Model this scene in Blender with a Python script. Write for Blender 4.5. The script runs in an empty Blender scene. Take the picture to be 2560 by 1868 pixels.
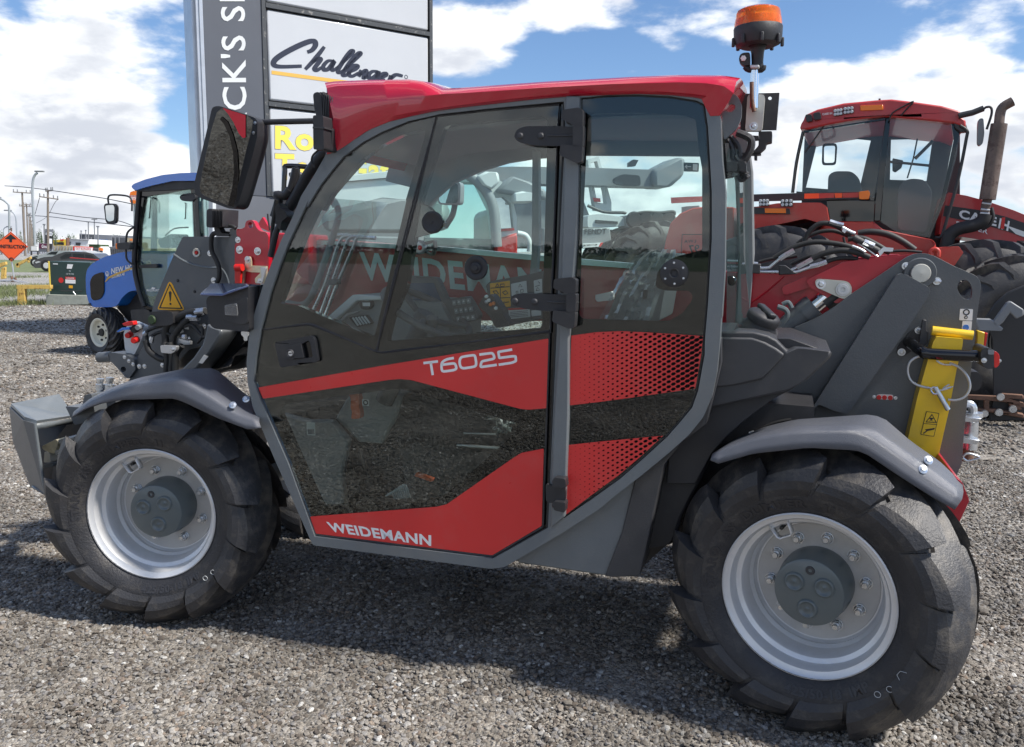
import bpy, bmesh, math, random
import numpy as np
from mathutils import Vector, Matrix
from mathutils.geometry import tessellate_polygon
random.seed(7); rng = np.random.default_rng(11)
S = bpy.context.scene
COL = S.collection
R_ = math.radians
# ---------------------------------------------------------------- camera
FPX, CX, CY, CAMH = 2150.0, 1280.0, 934.0, 1.5
PITCH = math.atan((934 - 628) / FPX); ROLL = 0.01
_fw = Vector((0, math.cos(PITCH), -math.sin(PITCH))); _r0 = Vector((1, 0, 0)); _u0 = _r0.cross(_fw)
_rt = math.cos(ROLL) * _r0 + math.sin(ROLL) * _u0
_up = -math.sin(ROLL) * _r0 + math.cos(ROLL) * _u0
CAM = Vector((0, 0, CAMH))
cd = bpy.data.cameras.new('camera'); cam = bpy.data.objects.new('camera', cd); COL.objects.link(cam)
m = Matrix((( _rt.x, _up.x, -_fw.x, CAM.x), (_rt.y, _up.y, -_fw.y, CAM.y), (_rt.z, _up.z, -_fw.z, CAM.z), (0, 0, 0, 1)))
cam.matrix_world = m
cd.sensor_width = 36; cd.sensor_fit = 'HORIZONTAL'; cd.lens = 36 * FPX / 2560; cd.clip_start = .05; cd.clip_end = 3000
S.camera = cam
S.render.engine = 'CYCLES'
S.view_settings.view_transform = 'Standard'; S.view_settings.look = 'None'; S.view_settings.gamma = 1
S.view_settings.use_curve_mapping = False
S.view_settings.exposure = 1.68
S.cycles.max_bounces = 6; S.cycles.diffuse_bounces = 3; S.cycles.transparent_max_bounces = 20; S.cycles.glossy_bounces = 3
# ---------------------------------------------------------------- world
SUN_AZ = R_(-20); SUN_EL = R_(52)      # azimuth from +X towards +Y
sunv = Vector((math.cos(SUN_AZ) * math.cos(SUN_EL), math.sin(SUN_AZ) * math.cos(SUN_EL), math.sin(SUN_EL)))
W = bpy.data.worlds.new('World'); S.world = W; W.use_nodes = True
nt = W.node_tree; N = nt.nodes; L = nt.links; N.clear()
def nd(t, **k):
    n = N.new(t)
    for a, b in k.items():
        if hasattr(n, a): setattr(n, a, b)
    return n
def mth(op, a, b=None, c=None, clamp=False):
    n = N.new('ShaderNodeMath'); n.operation = op; n.use_clamp = clamp
    for i, v in enumerate((a, b, c)):
        if v is None: continue
        if isinstance(v, (int, float)): n.inputs[i].default_value = v
        else: L.new(v, n.inputs[i])
    return n.outputs[0]
def mrange(v, a, b, c=0, d=1, smooth=True):
    n = N.new('ShaderNodeMapRange'); n.interpolation_type = 'SMOOTHSTEP' if smooth else 'LINEAR'
    L.new(v, n.inputs[0])
    for i, x in enumerate((a, b, c, d)): n.inputs[i + 1].default_value = x
    return n.outputs[0]
sky = nd('ShaderNodeTexSky', sky_type='NISHITA', sun_disc=False, sun_elevation=SUN_EL, sun_rotation=math.pi / 2 - SUN_AZ,
         altitude=400, air_density=1.0, dust_density=.6, ozone_density=2.2)
tc = nd('ShaderNodeTexCoord'); sep = nd('ShaderNodeSeparateXYZ'); L.new(tc.outputs['Generated'], sep.inputs[0])
zc = mth('MAXIMUM', sep.outputs[2], 0.0)
CT = .461
# cumulus: puffs in a layer, seen more and more edge-on towards the horizon
den = mth('ADD', mth('ABSOLUTE', sep.outputs[2]), .80)
cmb = nd('ShaderNodeCombineXYZ')
L.new(mth('DIVIDE', sep.outputs[0], den), cmb.inputs[0]); L.new(mth('DIVIDE', sep.outputs[1], den), cmb.inputs[1])
L.new(mth('MULTIPLY', mth('POWER', zc, .85), 1.9), cmb.inputs[2])
def shifted(vec, off):
    mp = nd('ShaderNodeMapping'); mp.inputs['Location'].default_value = off; L.new(vec, mp.inputs[0]); return mp.outputs[0]
def noise(vec, sc, det, rough, dist=0.0):
    n = nd('ShaderNodeTexNoise'); n.inputs['Scale'].default_value = sc; n.inputs['Detail'].default_value = det
    n.inputs['Roughness'].default_value = rough; n.inputs['Distortion'].default_value = dist
    L.new(vec, n.inputs['Vector']); return n
def puffs(vec, sc):
    n = nd('ShaderNodeTexVoronoi', feature='F1'); n.inputs['Scale'].default_value = sc; L.new(vec, n.inputs['Vector']); return n.outputs['Distance']
CO = (20.2, 1.4, 0.0)
def cloudf(shift):
    v = shifted(cmb.outputs[0], (CO[0], CO[1], CO[2] + shift))
    w = noise(v, 6, 3, .6); wm = nd('ShaderNodeVectorMath', operation='MULTIPLY_ADD'); L.new(w.outputs['Color'], wm.inputs[0]); wm.inputs[1].default_value = (.10, .10, .10); L.new(v, wm.inputs[2]); vv = wm.outputs[0]
    big = noise(v, 2.3, 2, .5).outputs['Fac']; det = noise(v, 7.5, 7, .58).outputs['Fac']
    s_ = mth('ADD', mth('MULTIPLY', big, .70), mth('MULTIPLY', det, .30))
    s_ = mth('SUBTRACT', s_, mth('MULTIPLY', puffs(vv, 9), .09))
    return mth('SUBTRACT', s_, mth('MULTIPLY', puffs(vv, 22), .05))
f0 = cloudf(0); f1 = cloudf(.055)
lowb = mrange(sep.outputs[2], .03, .27, .105, 0.0)
fs = mth('ADD', f0, lowb)
mask = mrange(fs, CT - .012, CT + .055)
dens = mrange(fs, CT + .015, CT + .13)
edge = mrange(mth('SUBTRACT', f0, f1), -.045, .05)
lit = mth('ADD', mth('MULTIPLY', edge, .60), mth('MULTIPLY', mth('SUBTRACT', 1.0, dens), .50))
ccol = nd('ShaderNodeMix', data_type='RGBA'); L.new(mrange(lit, .05, 1.0), ccol.inputs[0])
ccol.inputs[6].default_value = (2.2, 2.33, 2.6, 1); ccol.inputs[7].default_value = (3.9, 3.95, 4.0, 1)
hz = nd('ShaderNodeMix', data_type='RGBA'); L.new(mrange(sep.outputs[2], -.02, .13, .85, 0), hz.inputs[0])
skb = nd('ShaderNodeMix', data_type='RGBA', blend_type='MULTIPLY'); skb.inputs[0].default_value = 1; skb.inputs[7].default_value = (.345, .40, .465, 1)
L.new(sky.outputs[0], skb.inputs[6]); L.new(skb.outputs[2], hz.inputs[6]); hz.inputs[7].default_value = (2.8, 3.15, 3.5, 1)
fin = nd('ShaderNodeMix', data_type='RGBA'); L.new(mask, fin.inputs[0]); L.new(hz.outputs[2], fin.inputs[6]); L.new(ccol.outputs[2], fin.inputs[7])
bg = nd('ShaderNodeBackground'); bg.inputs[1].default_value = .10; L.new(fin.outputs[2], bg.inputs[0])
wo = nd('ShaderNodeOutputWorld'); L.new(bg.outputs[0], wo.inputs[0])
W.cycles.sampling_method = 'MANUAL'; W.cycles.sample_map_resolution = 1024
sl = bpy.data.lights.new('sun', 'SUN'); sl.energy = 2.05; sl.angle = R_(4.0); sl.color = (1, .95, .88)
so = bpy.data.objects.new('sun', sl); COL.objects.link(so); so.rotation_euler = (-sunv).to_track_quat('-Z', 'Y').to_euler(); so.location = (0, 0, 20)
# ---------------------------------------------------------------- materials
M = {}
def mat(name, col, rough=.5, metal=0, coat=0, var=.0, vs=6, bump=0, bs=60, rvar=0, spec=.5, dirt=None, dirtamt=.0, ds=3, dlo=.5, dhi=.7, emis=None, es=0, space='Object'):
    mt = bpy.data.materials.new(name); mt.use_nodes = True; t = mt.node_tree; b = t.nodes['Principled BSDF']
    b.inputs['Base Color'].default_value = (*col, 1); b.inputs['Roughness'].default_value = rough; b.inputs['Metallic'].default_value = metal
    b.inputs['Coat Weight'].default_value = coat; b.inputs['Coat Roughness'].default_value = .04; b.inputs['Specular IOR Level'].default_value = spec
    if emis: b.inputs['Emission Color'].default_value = (*emis, 1); b.inputs['Emission Strength'].default_value = es
    tcn = t.nodes.new('ShaderNodeTexCoord'); co = tcn.outputs[space]
    def nz(sc, det=6, rg=.6):
        n = t.nodes.new('ShaderNodeTexNoise'); n.inputs['Scale'].default_value = sc; n.inputs['Detail'].default_value = det; n.inputs['Roughness'].default_value = rg
        t.links.new(co, n.inputs['Vector']); return n.outputs['Fac']
    def mr(v, a, b_, c, d):
        n = t.nodes.new('ShaderNodeMapRange'); t.links.new(v, n.inputs[0])
        for i, x in enumerate((a, b_, c, d)): n.inputs[i + 1].default_value = x
        return n.outputs[0]
    last = None
    if var:
        mx = t.nodes.new('ShaderNodeMix'); mx.data_type = 'RGBA'; t.links.new(mr(nz(vs), .3, .7, 0, 1), mx.inputs[0])
        mx.inputs[6].default_value = (*[c * (1 - var) for c in col], 1); mx.inputs[7].default_value = (*[min(1, c * (1 + var)) for c in col], 1)
        last = mx.outputs[2]
    if dirt:
        mx = t.nodes.new('ShaderNodeMix'); mx.data_type = 'RGBA'; t.links.new(mr(nz(ds, 9, .7), dlo, dhi, 0, dirtamt), mx.inputs[0])
        if last: t.links.new(last, mx.inputs[6])
        else: mx.inputs[6].default_value = (*col, 1)
        mx.inputs[7].default_value = (*dirt, 1); last = mx.outputs[2]
    if last: t.links.new(last, b.inputs['Base Color'])
    if rvar: t.links.new(mr(nz(vs * 2.3), .3, .7, max(0, rough - rvar), min(1, rough + rvar)), b.inputs['Roughness'])
    if bump:
        bn = t.nodes.new('ShaderNodeBump'); bn.inputs['Strength'].default_value = bump; bn.inputs['Distance'].default_value = .01
        t.links.new(nz(bs, 4), bn.inputs['Height']); t.links.new(bn.outputs[0], b.inputs['Normal'])
    M[name] = mt; return mt
def glass(name, tint, refl=1.45, rough=0.0, dusty=.0, dcol=(.5, .5, .48), REFL=.8):
    mt = bpy.data.materials.new(name); mt.use_nodes = True; t = mt.node_tree; t.nodes.clear()
    o = t.nodes.new('ShaderNodeOutputMaterial'); tr = t.nodes.new('ShaderNodeBsdfTransparent'); tr.inputs[0].default_value = (*tint, 1)
    gl = t.nodes.new('ShaderNodeBsdfGlossy'); gl.inputs['Roughness'].default_value = rough; gl.inputs[0].default_value = (1, 1, 1, 1)
    fr = t.nodes.new('ShaderNodeFresnel'); fr.inputs[0].default_value = refl
    mu = t.nodes.new('ShaderNodeMath'); mu.operation = 'MULTIPLY_ADD'; mu.inputs[1].default_value = REFL; mu.inputs[2].default_value = 0; mu.use_clamp = True
    t.links.new(fr.outputs[0], mu.inputs[0])
    mx = t.nodes.new('ShaderNodeMixShader'); t.links.new(mu.outputs[0], mx.inputs[0]); t.links.new(tr.outputs[0], mx.inputs[1]); t.links.new(gl.outputs[0], mx.inputs[2])
    out = mx.outputs[0]
    if dusty:
        df = t.nodes.new('ShaderNodeBsdfDiffuse'); df.inputs[0].default_value = (*dcol, 1)
        n = t.nodes.new('ShaderNodeTexNoise'); n.inputs['Scale'].default_value = 4; n.inputs['Detail'].default_value = 8
        tcn = t.nodes.new('ShaderNodeTexCoord'); t.links.new(tcn.outputs['Object'], n.inputs['Vector'])
        mr = t.nodes.new('ShaderNodeMapRange'); t.links.new(n.outputs['Fac'], mr.inputs[0]); mr.inputs[1].default_value = .35; mr.inputs[2].default_value = .75; mr.inputs[3].default_value = 0; mr.inputs[4].default_value = dusty
        m2 = t.nodes.new('ShaderNodeMixShader'); t.links.new(mr.outputs[0], m2.inputs[0]); t.links.new(out, m2.inputs[1]); t.links.new(df.outputs[0], m2.inputs[2]); out = m2.outputs[0]
    t.links.new(out, o.inputs[0]); M[name] = mt; return mt
DUST = (.24, .215, .18)
mat('roof_red', (.50, .012, .034), .22, coat=1, rvar=.04, bump=.02, bs=90)
mat('boom_red', (.47, .010, .026), .32, coat=.5, var=.06, bump=.05, bs=60)
mat('decal_red', (.66, .036, .034), .32, var=.03, rvar=.05, dirt=(.4, .2, .17), dirtamt=.12, ds=8)
mat('frame_grey', (.135, .152, .162), .36, coat=.25, var=.08, vs=5, bump=.12, bs=240, dirt=DUST, dirtamt=.20, ds=4)
mat('plate_grey', (.092, .100, .107), .42, coat=.15, var=.08, vs=4, bump=.10, bs=180, dirt=(.16, .155, .15), dirtamt=.25, ds=5)
mat('fender_grey', (.098, .104, .122), .36, var=.10, vs=3, bump=.30, bs=700, rvar=.05, dirt=(.2, .19, .18), dirtamt=.2, ds=6)
mat('plastic_black', (.022, .022, .025), .48, bump=.22, bs=600, var=.2, dirt=DUST, dirtamt=.10, ds=5)
mat('plastic_dark', (.038, .039, .043), .45, bump=.25, bs=500, var=.15, dirt=DUST, dirtamt=.10, ds=5)
mat('gloss_black', (.006, .006, .007), .03, coat=0, spec=.6)
mat('frit_black', (.006, .006, .0065), .5, spec=.05)
mat('rubber', (.018, .018, .018), .6)
mat('tyre', (.024, .024, .027), .52, var=.25, vs=7, bump=.35, bs=130, dirt=(.13, .115, .095), dirtamt=.50, ds=9, dlo=.50, dhi=.72)
mat('lug', (.031, .031, .034), .48, var=.25, vs=6, bump=.3, bs=120, dirt=(.19, .165, .13), dirtamt=.65, ds=7, dlo=.48, dhi=.72)
mat('tyre_text', (.030, .030, .034), .42)
mat('visor', (.07, .09, .19), .12, coat=1)  # dark visor; the reflected sky's blue is put into its base colour
mat('rim_silver', (.70, .705, .71), .36, metal=.35, var=.05, rvar=.06, bump=.04, bs=150, dirt=(.35, .32, .28), dirtamt=.25, ds=6)
mat('rim_disc', (.50, .49, .47), .5, metal=.25, var=.08, bump=.10, bs=260, dirt=(.3, .27, .22), dirtamt=.3, ds=8)
mat('hub_grey', (.10, .122, .126), .34, coat=.3, var=.06, dirt=(.16, .15, .14), dirtamt=.25, ds=7)
mat('zinc', (.62, .64, .66), .30, metal=.9, var=.12, vs=20, rvar=.08)
mat('zinc_yellow', (.62, .56, .40), .4, metal=.6, var=.2, vs=30)
mat('chrome', (.8, .81, .82), .10, metal=1)
mat('cream', (.55, .54, .48), .4, metal=.3, var=.05)
mat('white', (.80, .80, .79), .4)
mat('white_dull', (.62, .64, .64), .45, var=.05, vs=2)
mat('ink', (.012, .012, .014), .4)
mat('yellow', (.78, .50, .010), .36, coat=.3, var=.05, dirt=(.3, .25, .12), dirtamt=.2, ds=7)
mat('yellow_sticker', (.86, .42, .01), .35)
mat('red_bright', (.62, .015, .012), .38)
mat('orange_sign', (.92, .11, .02), .5)
mat('orange', (.85, .20, .02), .5)
mat('blue_paint', (.006, .155, .60), .25, coat=1, var=.03)
mat('case_red', (.46, .030, .032), .42, coat=.25, var=.10, vs=2, dirt=(.30, .12, .10), dirtamt=.35, ds=3)
mat('case_red2', (.50, .035, .022), .45, coat=.2, var=.10, vs=2, dirt=(.35, .16, .11), dirtamt=.4, ds=3)
mat('green_box', (.018, .045, .040), .45, var=.08)
mat('concrete', (.34, .36, .31), .85, var=.18, vs=7, bump=.4, bs=40)
mat('rust_yellow', (.60, .40, .10), .6, var=.1, dirt=(.18, .07, .02), dirtamt=.9, ds=9, dlo=.52, dhi=.60)
mat('rust', (.16, .085, .055), .75, var=.35, vs=9, bump=.3, bs=60)
mat('stack', (.16, .12, .10), .55, metal=.4, var=.4, vs=6, dirt=(.06, .035, .03), dirtamt=.8, ds=12, dlo=.48, dhi=.62)
mat('wood_pole', (.20, .17, .14), .9, var=.2, vs=4)
mat('lamp_pole', (.38, .41, .44), .5, metal=.3)
mat('sign_grey', (.078, .087, .106), .55, var=.06, vs=1.2, bump=.05)
mat('sign_grey2', (.125, .135, .155), .6, var=.05, vs=1.5)
mat('sign_white', (.50, .515, .53), .32, coat=.4, var=.04, vs=.8)
mat('sign_frame', (.05, .055, .06), .5, dirt=(.35, .33, .3), dirtamt=.6, ds=12, dlo=.58, dhi=.65)
mat('aluminium', (.55, .56, .57), .35, metal=.7, var=.1, vs=3)
mat('navy', (.022, .026, .045), .4)
mat('gold', (.66, .40, .08), .4)
mat('lemon', (.86, .66, .10), .4)
mat('screen_blue', (.05, .09, .15), .12)
mat('interior_grey', (.24, .26, .26), .6, var=.08, bump=.2, bs=300)
mat('interior_dark', (.10, .105, .108), .6, var=.1)
mat('interior_light', (.6, .63, .63), .55)
mat('liner', (.16, .17, .175), .7)
mat('strap_orange', (.75, .13, .03), .6, bump=.5, bs=200)
mat('car_dark', (.04, .042, .046), .25, coat=1)
mat('car_silver', (.45, .47, .49), .3, metal=.5, coat=1)
mat('car_glass', (.02, .025, .03), .05)
mat('bldg_dark', (.09, .095, .105), .7, var=.1, vs=.3)
mat('bldg_mid', (.22, .23, .25), .7, var=.1, vs=.3)
mat('bldg_tan', (.42, .36, .24), .8, var=.1, vs=.3)
mat('bldg_yellow', (.75, .50, .04), .6)
mat('bldg_white', (.72, .72, .70), .6, var=.05, vs=.4)
mat('berry', (.10, .01, .045), .5)
mat('pet_blue', (.04, .20, .55), .5)
mat('bark', (.09, .07, .05), .9, var=.3)
mat('leaf', (.045, .085, .030), .6, var=.45, vs=1.2)
mat('leaf2', (.075, .11, .045), .6, var=.4, vs=1.2)
mat('grass', (.13, .155, .06), .7, var=.4, vs=3)
mat('machine_white', (.60, .63, .63), .45, var=.06, vs=1)
mat('rim_cream', (.74, .72, .60), .45)
mat('machine_grey', (.20, .21, .22), .5, var=.1, vs=1.5)
mat('machine_black', (.03, .03, .032), .5)
mat('window_screen', (.10, .13, .14), .1)
mat('seat_black', (.10, .105, .11), .7, bump=.4, bs=400)
mat('mirror_glass', (.55, .58, .60), .0, metal=1)
mat('mirror_dark', (.20, .21, .21), .02, metal=1)
glass('cab_glass', (.945, .985, .97), 1.50, dusty=.010, REFL=.95)
glass('low_glass', (.82, .87, .85), 1.50, dusty=.01, REFL=1.1)
glass('far_glass', (.90, .975, .96), 1.42, dusty=.01, REFL=.5)
glass('tractor_glass', (.78, .93, .89), 1.40, dusty=.06)
glass('case_glass', (.88, .94, .95), 1.45, dusty=.04)
glass('plastic_film', (.84, .88, .88), 1.4, .38, dusty=.55, dcol=(.42, .45, .46), REFL=.7)
glass('lens_clear', (.9, .9, .9), 1.6, .05, dusty=.3, dcol=(.6, .6, .6))
a = mat('amber_lens', (.95, .22, .01), .08, coat=.6); bb = a.node_tree.nodes['Principled BSDF']; bb.inputs['Transmission Weight'].default_value = .55; bb.inputs['IOR'].default_value = 1.3
mat('amber', (.9, .20, .01), .25); mat('red_lens', (.65, .012, .012), .12, coat=.5)
# ---------------------------------------------------------------- photo -> place
CR = {'Z': (0, 0, 1.13074), 'A': (0, 380, .2905), 'B': (0, 860, .42363), 'C': (380, 0, .33898), 'D': (440, 500, .30261), 'E': (1000, 200, .39753),
      'F': (1780, 0, .38748), 'G': (1760, 520, .36314), 'H': (1600, 1000, .52545), 'I': (600, 780, .42373), 'J': (1300, 780, .42373)}
def q(c, s):
    ox, oy, k = CR[c]; out = []
    for w in s.split():
        x, y = w.split(','); out.append((ox + k * float(x), oy + k * float(y)))
    return out
def ray(u, v): return _fw + _rt * ((u - CX) / FPX) - _up * ((v - CY) / FPX)
class Frame:
    def __init__(s, O, yaw):
        s.O = Vector(O); s.yaw = yaw; s.ex = Vector((math.cos(yaw), -math.sin(yaw), 0)); s.ey = Vector((math.sin(yaw), math.cos(yaw), 0))
    def loc(s, P):
        d = P - s.O; return Vector((d @ s.ex, d @ s.ey, d.z))
    def at(s, p, Y):
        d = ray(*p); t = (Y - (CAM - s.O) @ s.ey) / (d @ s.ey); return s.loc(CAM + d * t)
    def atx(s, p, X):
        d = ray(*p); t = (X - (CAM - s.O) @ s.ex) / (d @ s.ex); return s.loc(CAM + d * t)
    def atz(s, p, z):
        d = ray(*p); t = (z - CAMH) / d.z; return s.loc(CAM + d * t)
    def px(s, n, p, Y):          # size in metres of n photo pixels there
        return (s.at((p[0], p[1] + n), Y) - s.at(p, Y)).length
WF = Frame((0, 0, 0), 0)
# ---------------------------------------------------------------- mesh helpers
def mkmesh(name, V, F, mt=None, sharp=35):
    me = bpy.data.meshes.new(name); me.from_pydata([tuple(v) for v in V], [], [tuple(f) for f in F])
    bm = bmesh.new(); bm.from_mesh(me); bmesh.ops.recalc_face_normals(bm, faces=bm.faces); bm.to_mesh(me); bm.free()
    if mt: me.materials.append(M[mt] if isinstance(mt, str) else mt)
    if sharp:
        me.shade_smooth(); me.set_sharp_from_angle(angle=R_(sharp))
    me.update(); return me
def ob(name, me, parent=None, loc=None, label=None, kind=None):
    o = bpy.data.objects.new(name, me); COL.objects.link(o)
    if parent is not None: o.parent = parent
    if loc is not None: o.location = loc
    if label: o['label'] = label
    if kind: o['kind'] = kind
    return o
def mk(name, V, F, mt, parent=None, sharp=35, bevel=0, seg=2, label=None, kind=None):
    o = ob(name, mkmesh(name, V, F, mt, sharp), parent, None, label, kind)
    if bevel:
        b = o.modifiers.new('bevel', 'BEVEL'); b.width = bevel; b.segments = seg; b.limit_method = 'ANGLE'; b.angle_limit = R_(30); b.harden_normals = False
    return o
def thing(name, label, cat, loc=(0, 0, 0), yaw=0, group=None, kind=None):
    o = bpy.data.objects.new(name, None); COL.objects.link(o); o.location = loc; o.rotation_euler = (0, 0, -yaw); o.empty_display_size = .2
    o['label'] = label; o['category'] = cat
    if group: o['group'] = group
    return o
def tag(o, label, cat, group=None):
    o['label'] = label; o['category'] = cat
    if group: o['group'] = group
    return o
def structure(o, label=None):
    o['kind'] = 'structure'
    if label: o['label'] = label
    return o
class G:                       # geometry collector
    def __init__(s): s.V = []; s.F = []
    def add(s, V, F):
        k = len(s.V); s.V += [Vector(v) for v in V]; s.F += [tuple(i + k for i in f) for f in F]; return s
    def mk(s, name, mt, parent=None, **k): return mk(name, s.V, s.F, mt, parent, **k)
BAD = []
def dd(P, e=4e-4):
    out = []
    for p in P:
        if not out or math.dist(out[-1], p) > e: out.append(tuple(p))
    while len(out) > 3 and math.dist(out[0], out[-1]) <= e: out.pop()
    return out
def g_prism(P, Y0, Y1, holes=()):      # P: list of (x,z)
    loops = [dd(P)] + [dd(h) for h in holes]
    tri = tessellate_polygon([[Vector((a, b, 0)) for a, b in lp] for lp in loops])
    pts = [p for lp in loops for p in lp]; n = len(pts)
    def _a(lp): return abs(sum(lp[i - 1][0] * lp[i][1] - lp[i][0] * lp[i - 1][1] for i in range(len(lp)))) / 2
    ta = sum(abs((pts[b][0] - pts[a][0]) * (pts[c][1] - pts[a][1]) - (pts[c][0] - pts[a][0]) * (pts[b][1] - pts[a][1])) / 2 for a, b, c in tri); ea = _a(loops[0]) - sum(_a(h) for h in loops[1:])
    if abs(ta - ea) > .03 * max(ea, 1e-9): BAD.append((round(ta / max(ea, 1e-9), 2), len(pts), len(loops)))
    V = [(x, Y0, z) for x, z in pts] + [(x, Y1, z) for x, z in pts]; F = []
    F += [tuple(t) for t in tri] + [tuple(i + n for i in reversed(t)) for t in tri]
    k = 0
    for lp in loops:
        m_ = len(lp)
        for i in range(m_):
            a = k + i; b = k + (i + 1) % m_; F.append((a, b, b + n, a + n))
        k += m_
    return V, F
def g_box(c, s, rot=None):
    V = []
    for i in (-1, 1):
        for j in (-1, 1):
            for k in (-1, 1):
                v = Vector((i * s[0] / 2, j * s[1] / 2, k * s[2] / 2))
                if rot is not None: v = rot @ v
                V.append(v + Vector(c))
    return V, [(0, 1, 3, 2), (4, 6, 7, 5), (0, 4, 5, 1), (2, 3, 7, 6), (0, 2, 6, 4), (1, 5, 7, 3)]
def rotz(a): return Matrix.Rotation(a, 3, 'Z')
def basis(d):
    d = Vector(d).normalized(); a = Vector((0, 0, 1)) if abs(d.z) < .9 else Vector((1, 0, 0))
    x = d.cross(a).normalized(); y = d.cross(x); return x, y, d
def cr(P, n=6, closed=False):
    P = [Vector(p) for p in P]; out = []; m_ = len(P)
    for i in range(m_ if closed else m_ - 1):
        if closed: p0, p1, p2, p3 = P[i - 1], P[i], P[(i + 1) % m_], P[(i + 2) % m_]
        else: p0, p1, p2, p3 = P[max(0, i - 1)], P[i], P[i + 1], P[min(m_ - 1, i + 2)]
        for k in range(n):
            t = k / n; out.append(.5 * ((2 * p1) + (p2 - p0) * t + (2 * p0 - 5 * p1 + 4 * p2 - p3) * t * t + (-p0 + 3 * p1 - 3 * p2 + p3) * t ** 3))
    if not closed: out.append(P[-1])
    return out
def rnd(P, r, n=4):            # round the corners of a closed pixel polygon
    P = [Vector(p) for p in P]; out = []; m_ = len(P)
    for i in range(m_):
        a, b, c = P[i - 1], P[i], P[(i + 1) % m_]; la = (a - b).length; lc = (c - b).length
        ra = min(r, la * .45); rc = min(r, lc * .45); s_ = b + (a - b) * (ra / la if la else 0); e = b + (c - b) * (rc / lc if lc else 0)
        for k in range(n + 1):
            t = k / n; out.append(tuple((1 - t) ** 2 * s_ + 2 * t * (1 - t) * b + t * t * e))
    return out
def g_tube(P, r, n=10, closed=False, caps=True):
    P = [Vector(p) for p in P]; m_ = len(P); V = []; F = []; rr = r if isinstance(r, (list, tuple)) else [r] * m_
    T = []
    for i in range(m_):
        if closed: t = P[(i + 1) % m_] - P[i - 1]
        else: t = P[min(m_ - 1, i + 1)] - P[max(0, i - 1)]
        T.append(t.normalized())
    x, y, _ = basis(T[0])
    for i in range(m_):
        x = (x - T[i] * (x @ T[i])).normalized(); y = T[i].cross(x)
        for k in range(n):
            a = 2 * math.pi * k / n; V.append(P[i] + (x * math.cos(a) + y * math.sin(a)) * rr[i])
    for i in range(m_ if closed else m_ - 1):
        for k in range(n):
            a = i * n + k; b = i * n + (k + 1) % n; j = ((i + 1) % m_) * n; F.append((a, b, j + (k + 1) % n, j + k))
    if caps and not closed: F += [tuple(range(n - 1, -1, -1)), tuple(range((m_ - 1) * n, m_ * n))]
    return V, F
def g_lathe(prof, c, axis, n=48, close=False, a0=0, a1=2 * math.pi):   # prof: (r, t) with t along axis
    x, y, d = basis(axis); c = Vector(c); V = []; F = []; full = abs(a1 - a0 - 2 * math.pi) < 1e-6; m_ = n if full else n + 1
    for r, t in prof:
        for k in range(m_):
            a = a0 + (a1 - a0) * k / n; V.append(c + d * t + (x * math.cos(a) + y * math.sin(a)) * r)
    for i in range(len(prof) - 1 + (1 if close else 0)):
        i2 = (i + 1) % len(prof)
        for k in range(n if full else n):
            k2 = (k + 1) % m_ if full else k + 1
            F.append((i * m_ + k, i * m_ + k2, i2 * m_ + k2, i2 * m_ + k))
    return V, F
def g_cyl(a, b, r, n=16, r2=None):
    a = Vector(a); b = Vector(b); L_ = (b - a).length; r2 = r if r2 is None else r2
    return g_lathe([(0, 0), (r, 0), (r2, L_), (0, L_)], a, b - a, n)
def resample(P, n):
    P = [Vector(p) for p in P]; Ls = [0]
    for i in range(1, len(P)): Ls.append(Ls[-1] + (P[i] - P[i - 1]).length)
    out = []
    for k in range(n):
        s_ = Ls[-1] * k / (n - 1); i = 1
        while i < len(P) - 1 and Ls[i] < s_: i += 1
        t = (s_ - Ls[i - 1]) / max(1e-9, Ls[i] - Ls[i - 1]); out.append(P[i - 1].lerp(P[i], min(1, max(0, t))))
    return out
def g_loft(rows, thick=0, closed=False):
    n = len(rows[0]); V = [v for r in rows for v in r]; F = []
    for i in range(len(rows) - 1 + (1 if closed else 0)):
        j = (i + 1) % len(rows)
        for k in range(n - 1): F.append((i * n + k, i * n + k + 1, j * n + k + 1, j * n + k))
    return V, F
def solidify(o, t, off=0):
    s_ = o.modifiers.new('solid', 'SOLIDIFY'); s_.thickness = t; s_.offset = off; return o
# text ---------------------------------------------------------------
TX = {}
def textgeo(s, bold=0.0):
    k = (s, bold)
    if k in TX: return TX[k]
    c = bpy.data.curves.new('txt', 'FONT'); c.body = s; c.offset = bold * .62; c.resolution_u = 3; c.space_character = 1.06
    o = bpy.data.objects.new('txt', c); COL.objects.link(o); dg = bpy.context.evaluated_depsgraph_get()
    me = bpy.data.meshes.new_from_object(o.evaluated_get(dg)); V = [(v.co.x, v.co.y) for v in me.vertices]; F = [tuple(p.vertices) for p in me.polygons]
    bpy.data.objects.remove(o); bpy.data.curves.remove(c); bpy.data.meshes.remove(me)
    xs = [v[0] for v in V]; ys = [v[1] for v in V]; x0, x1, y0, y1 = min(xs), max(xs), min(ys), max(ys)
    V = [((x - x0) / (x1 - x0), (y - y0) / (y1 - y0)) for x, y in V]; TX[k] = (V, F); return TX[k]
def textq(name, s, quad, mt, parent, bold=.03, off=(0, -.0015, 0), label=None):   # quad: bottom-left, bottom-right, top-right, top-left (local 3D)
    V, F = textgeo(s, bold); a, b, c, d = [Vector(p) for p in quad]; o = Vector(off)
    P = [(a * (1 - x) + b * x) * (1 - y) + (d * (1 - x) + c * x) * y + o for x, y in V]
    me = bpy.data.meshes.new(name); me.from_pydata([tuple(p) for p in P], [], F); me.materials.append(M[mt])
    return ob(name, me, parent, None, label)
for s_, b_ in (('WEIDEMANN', .052), ('Challenger', 0), ('CK\'S SI', .03), ("RACK'S SH", .03)): textgeo(s_, b_)
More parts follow.
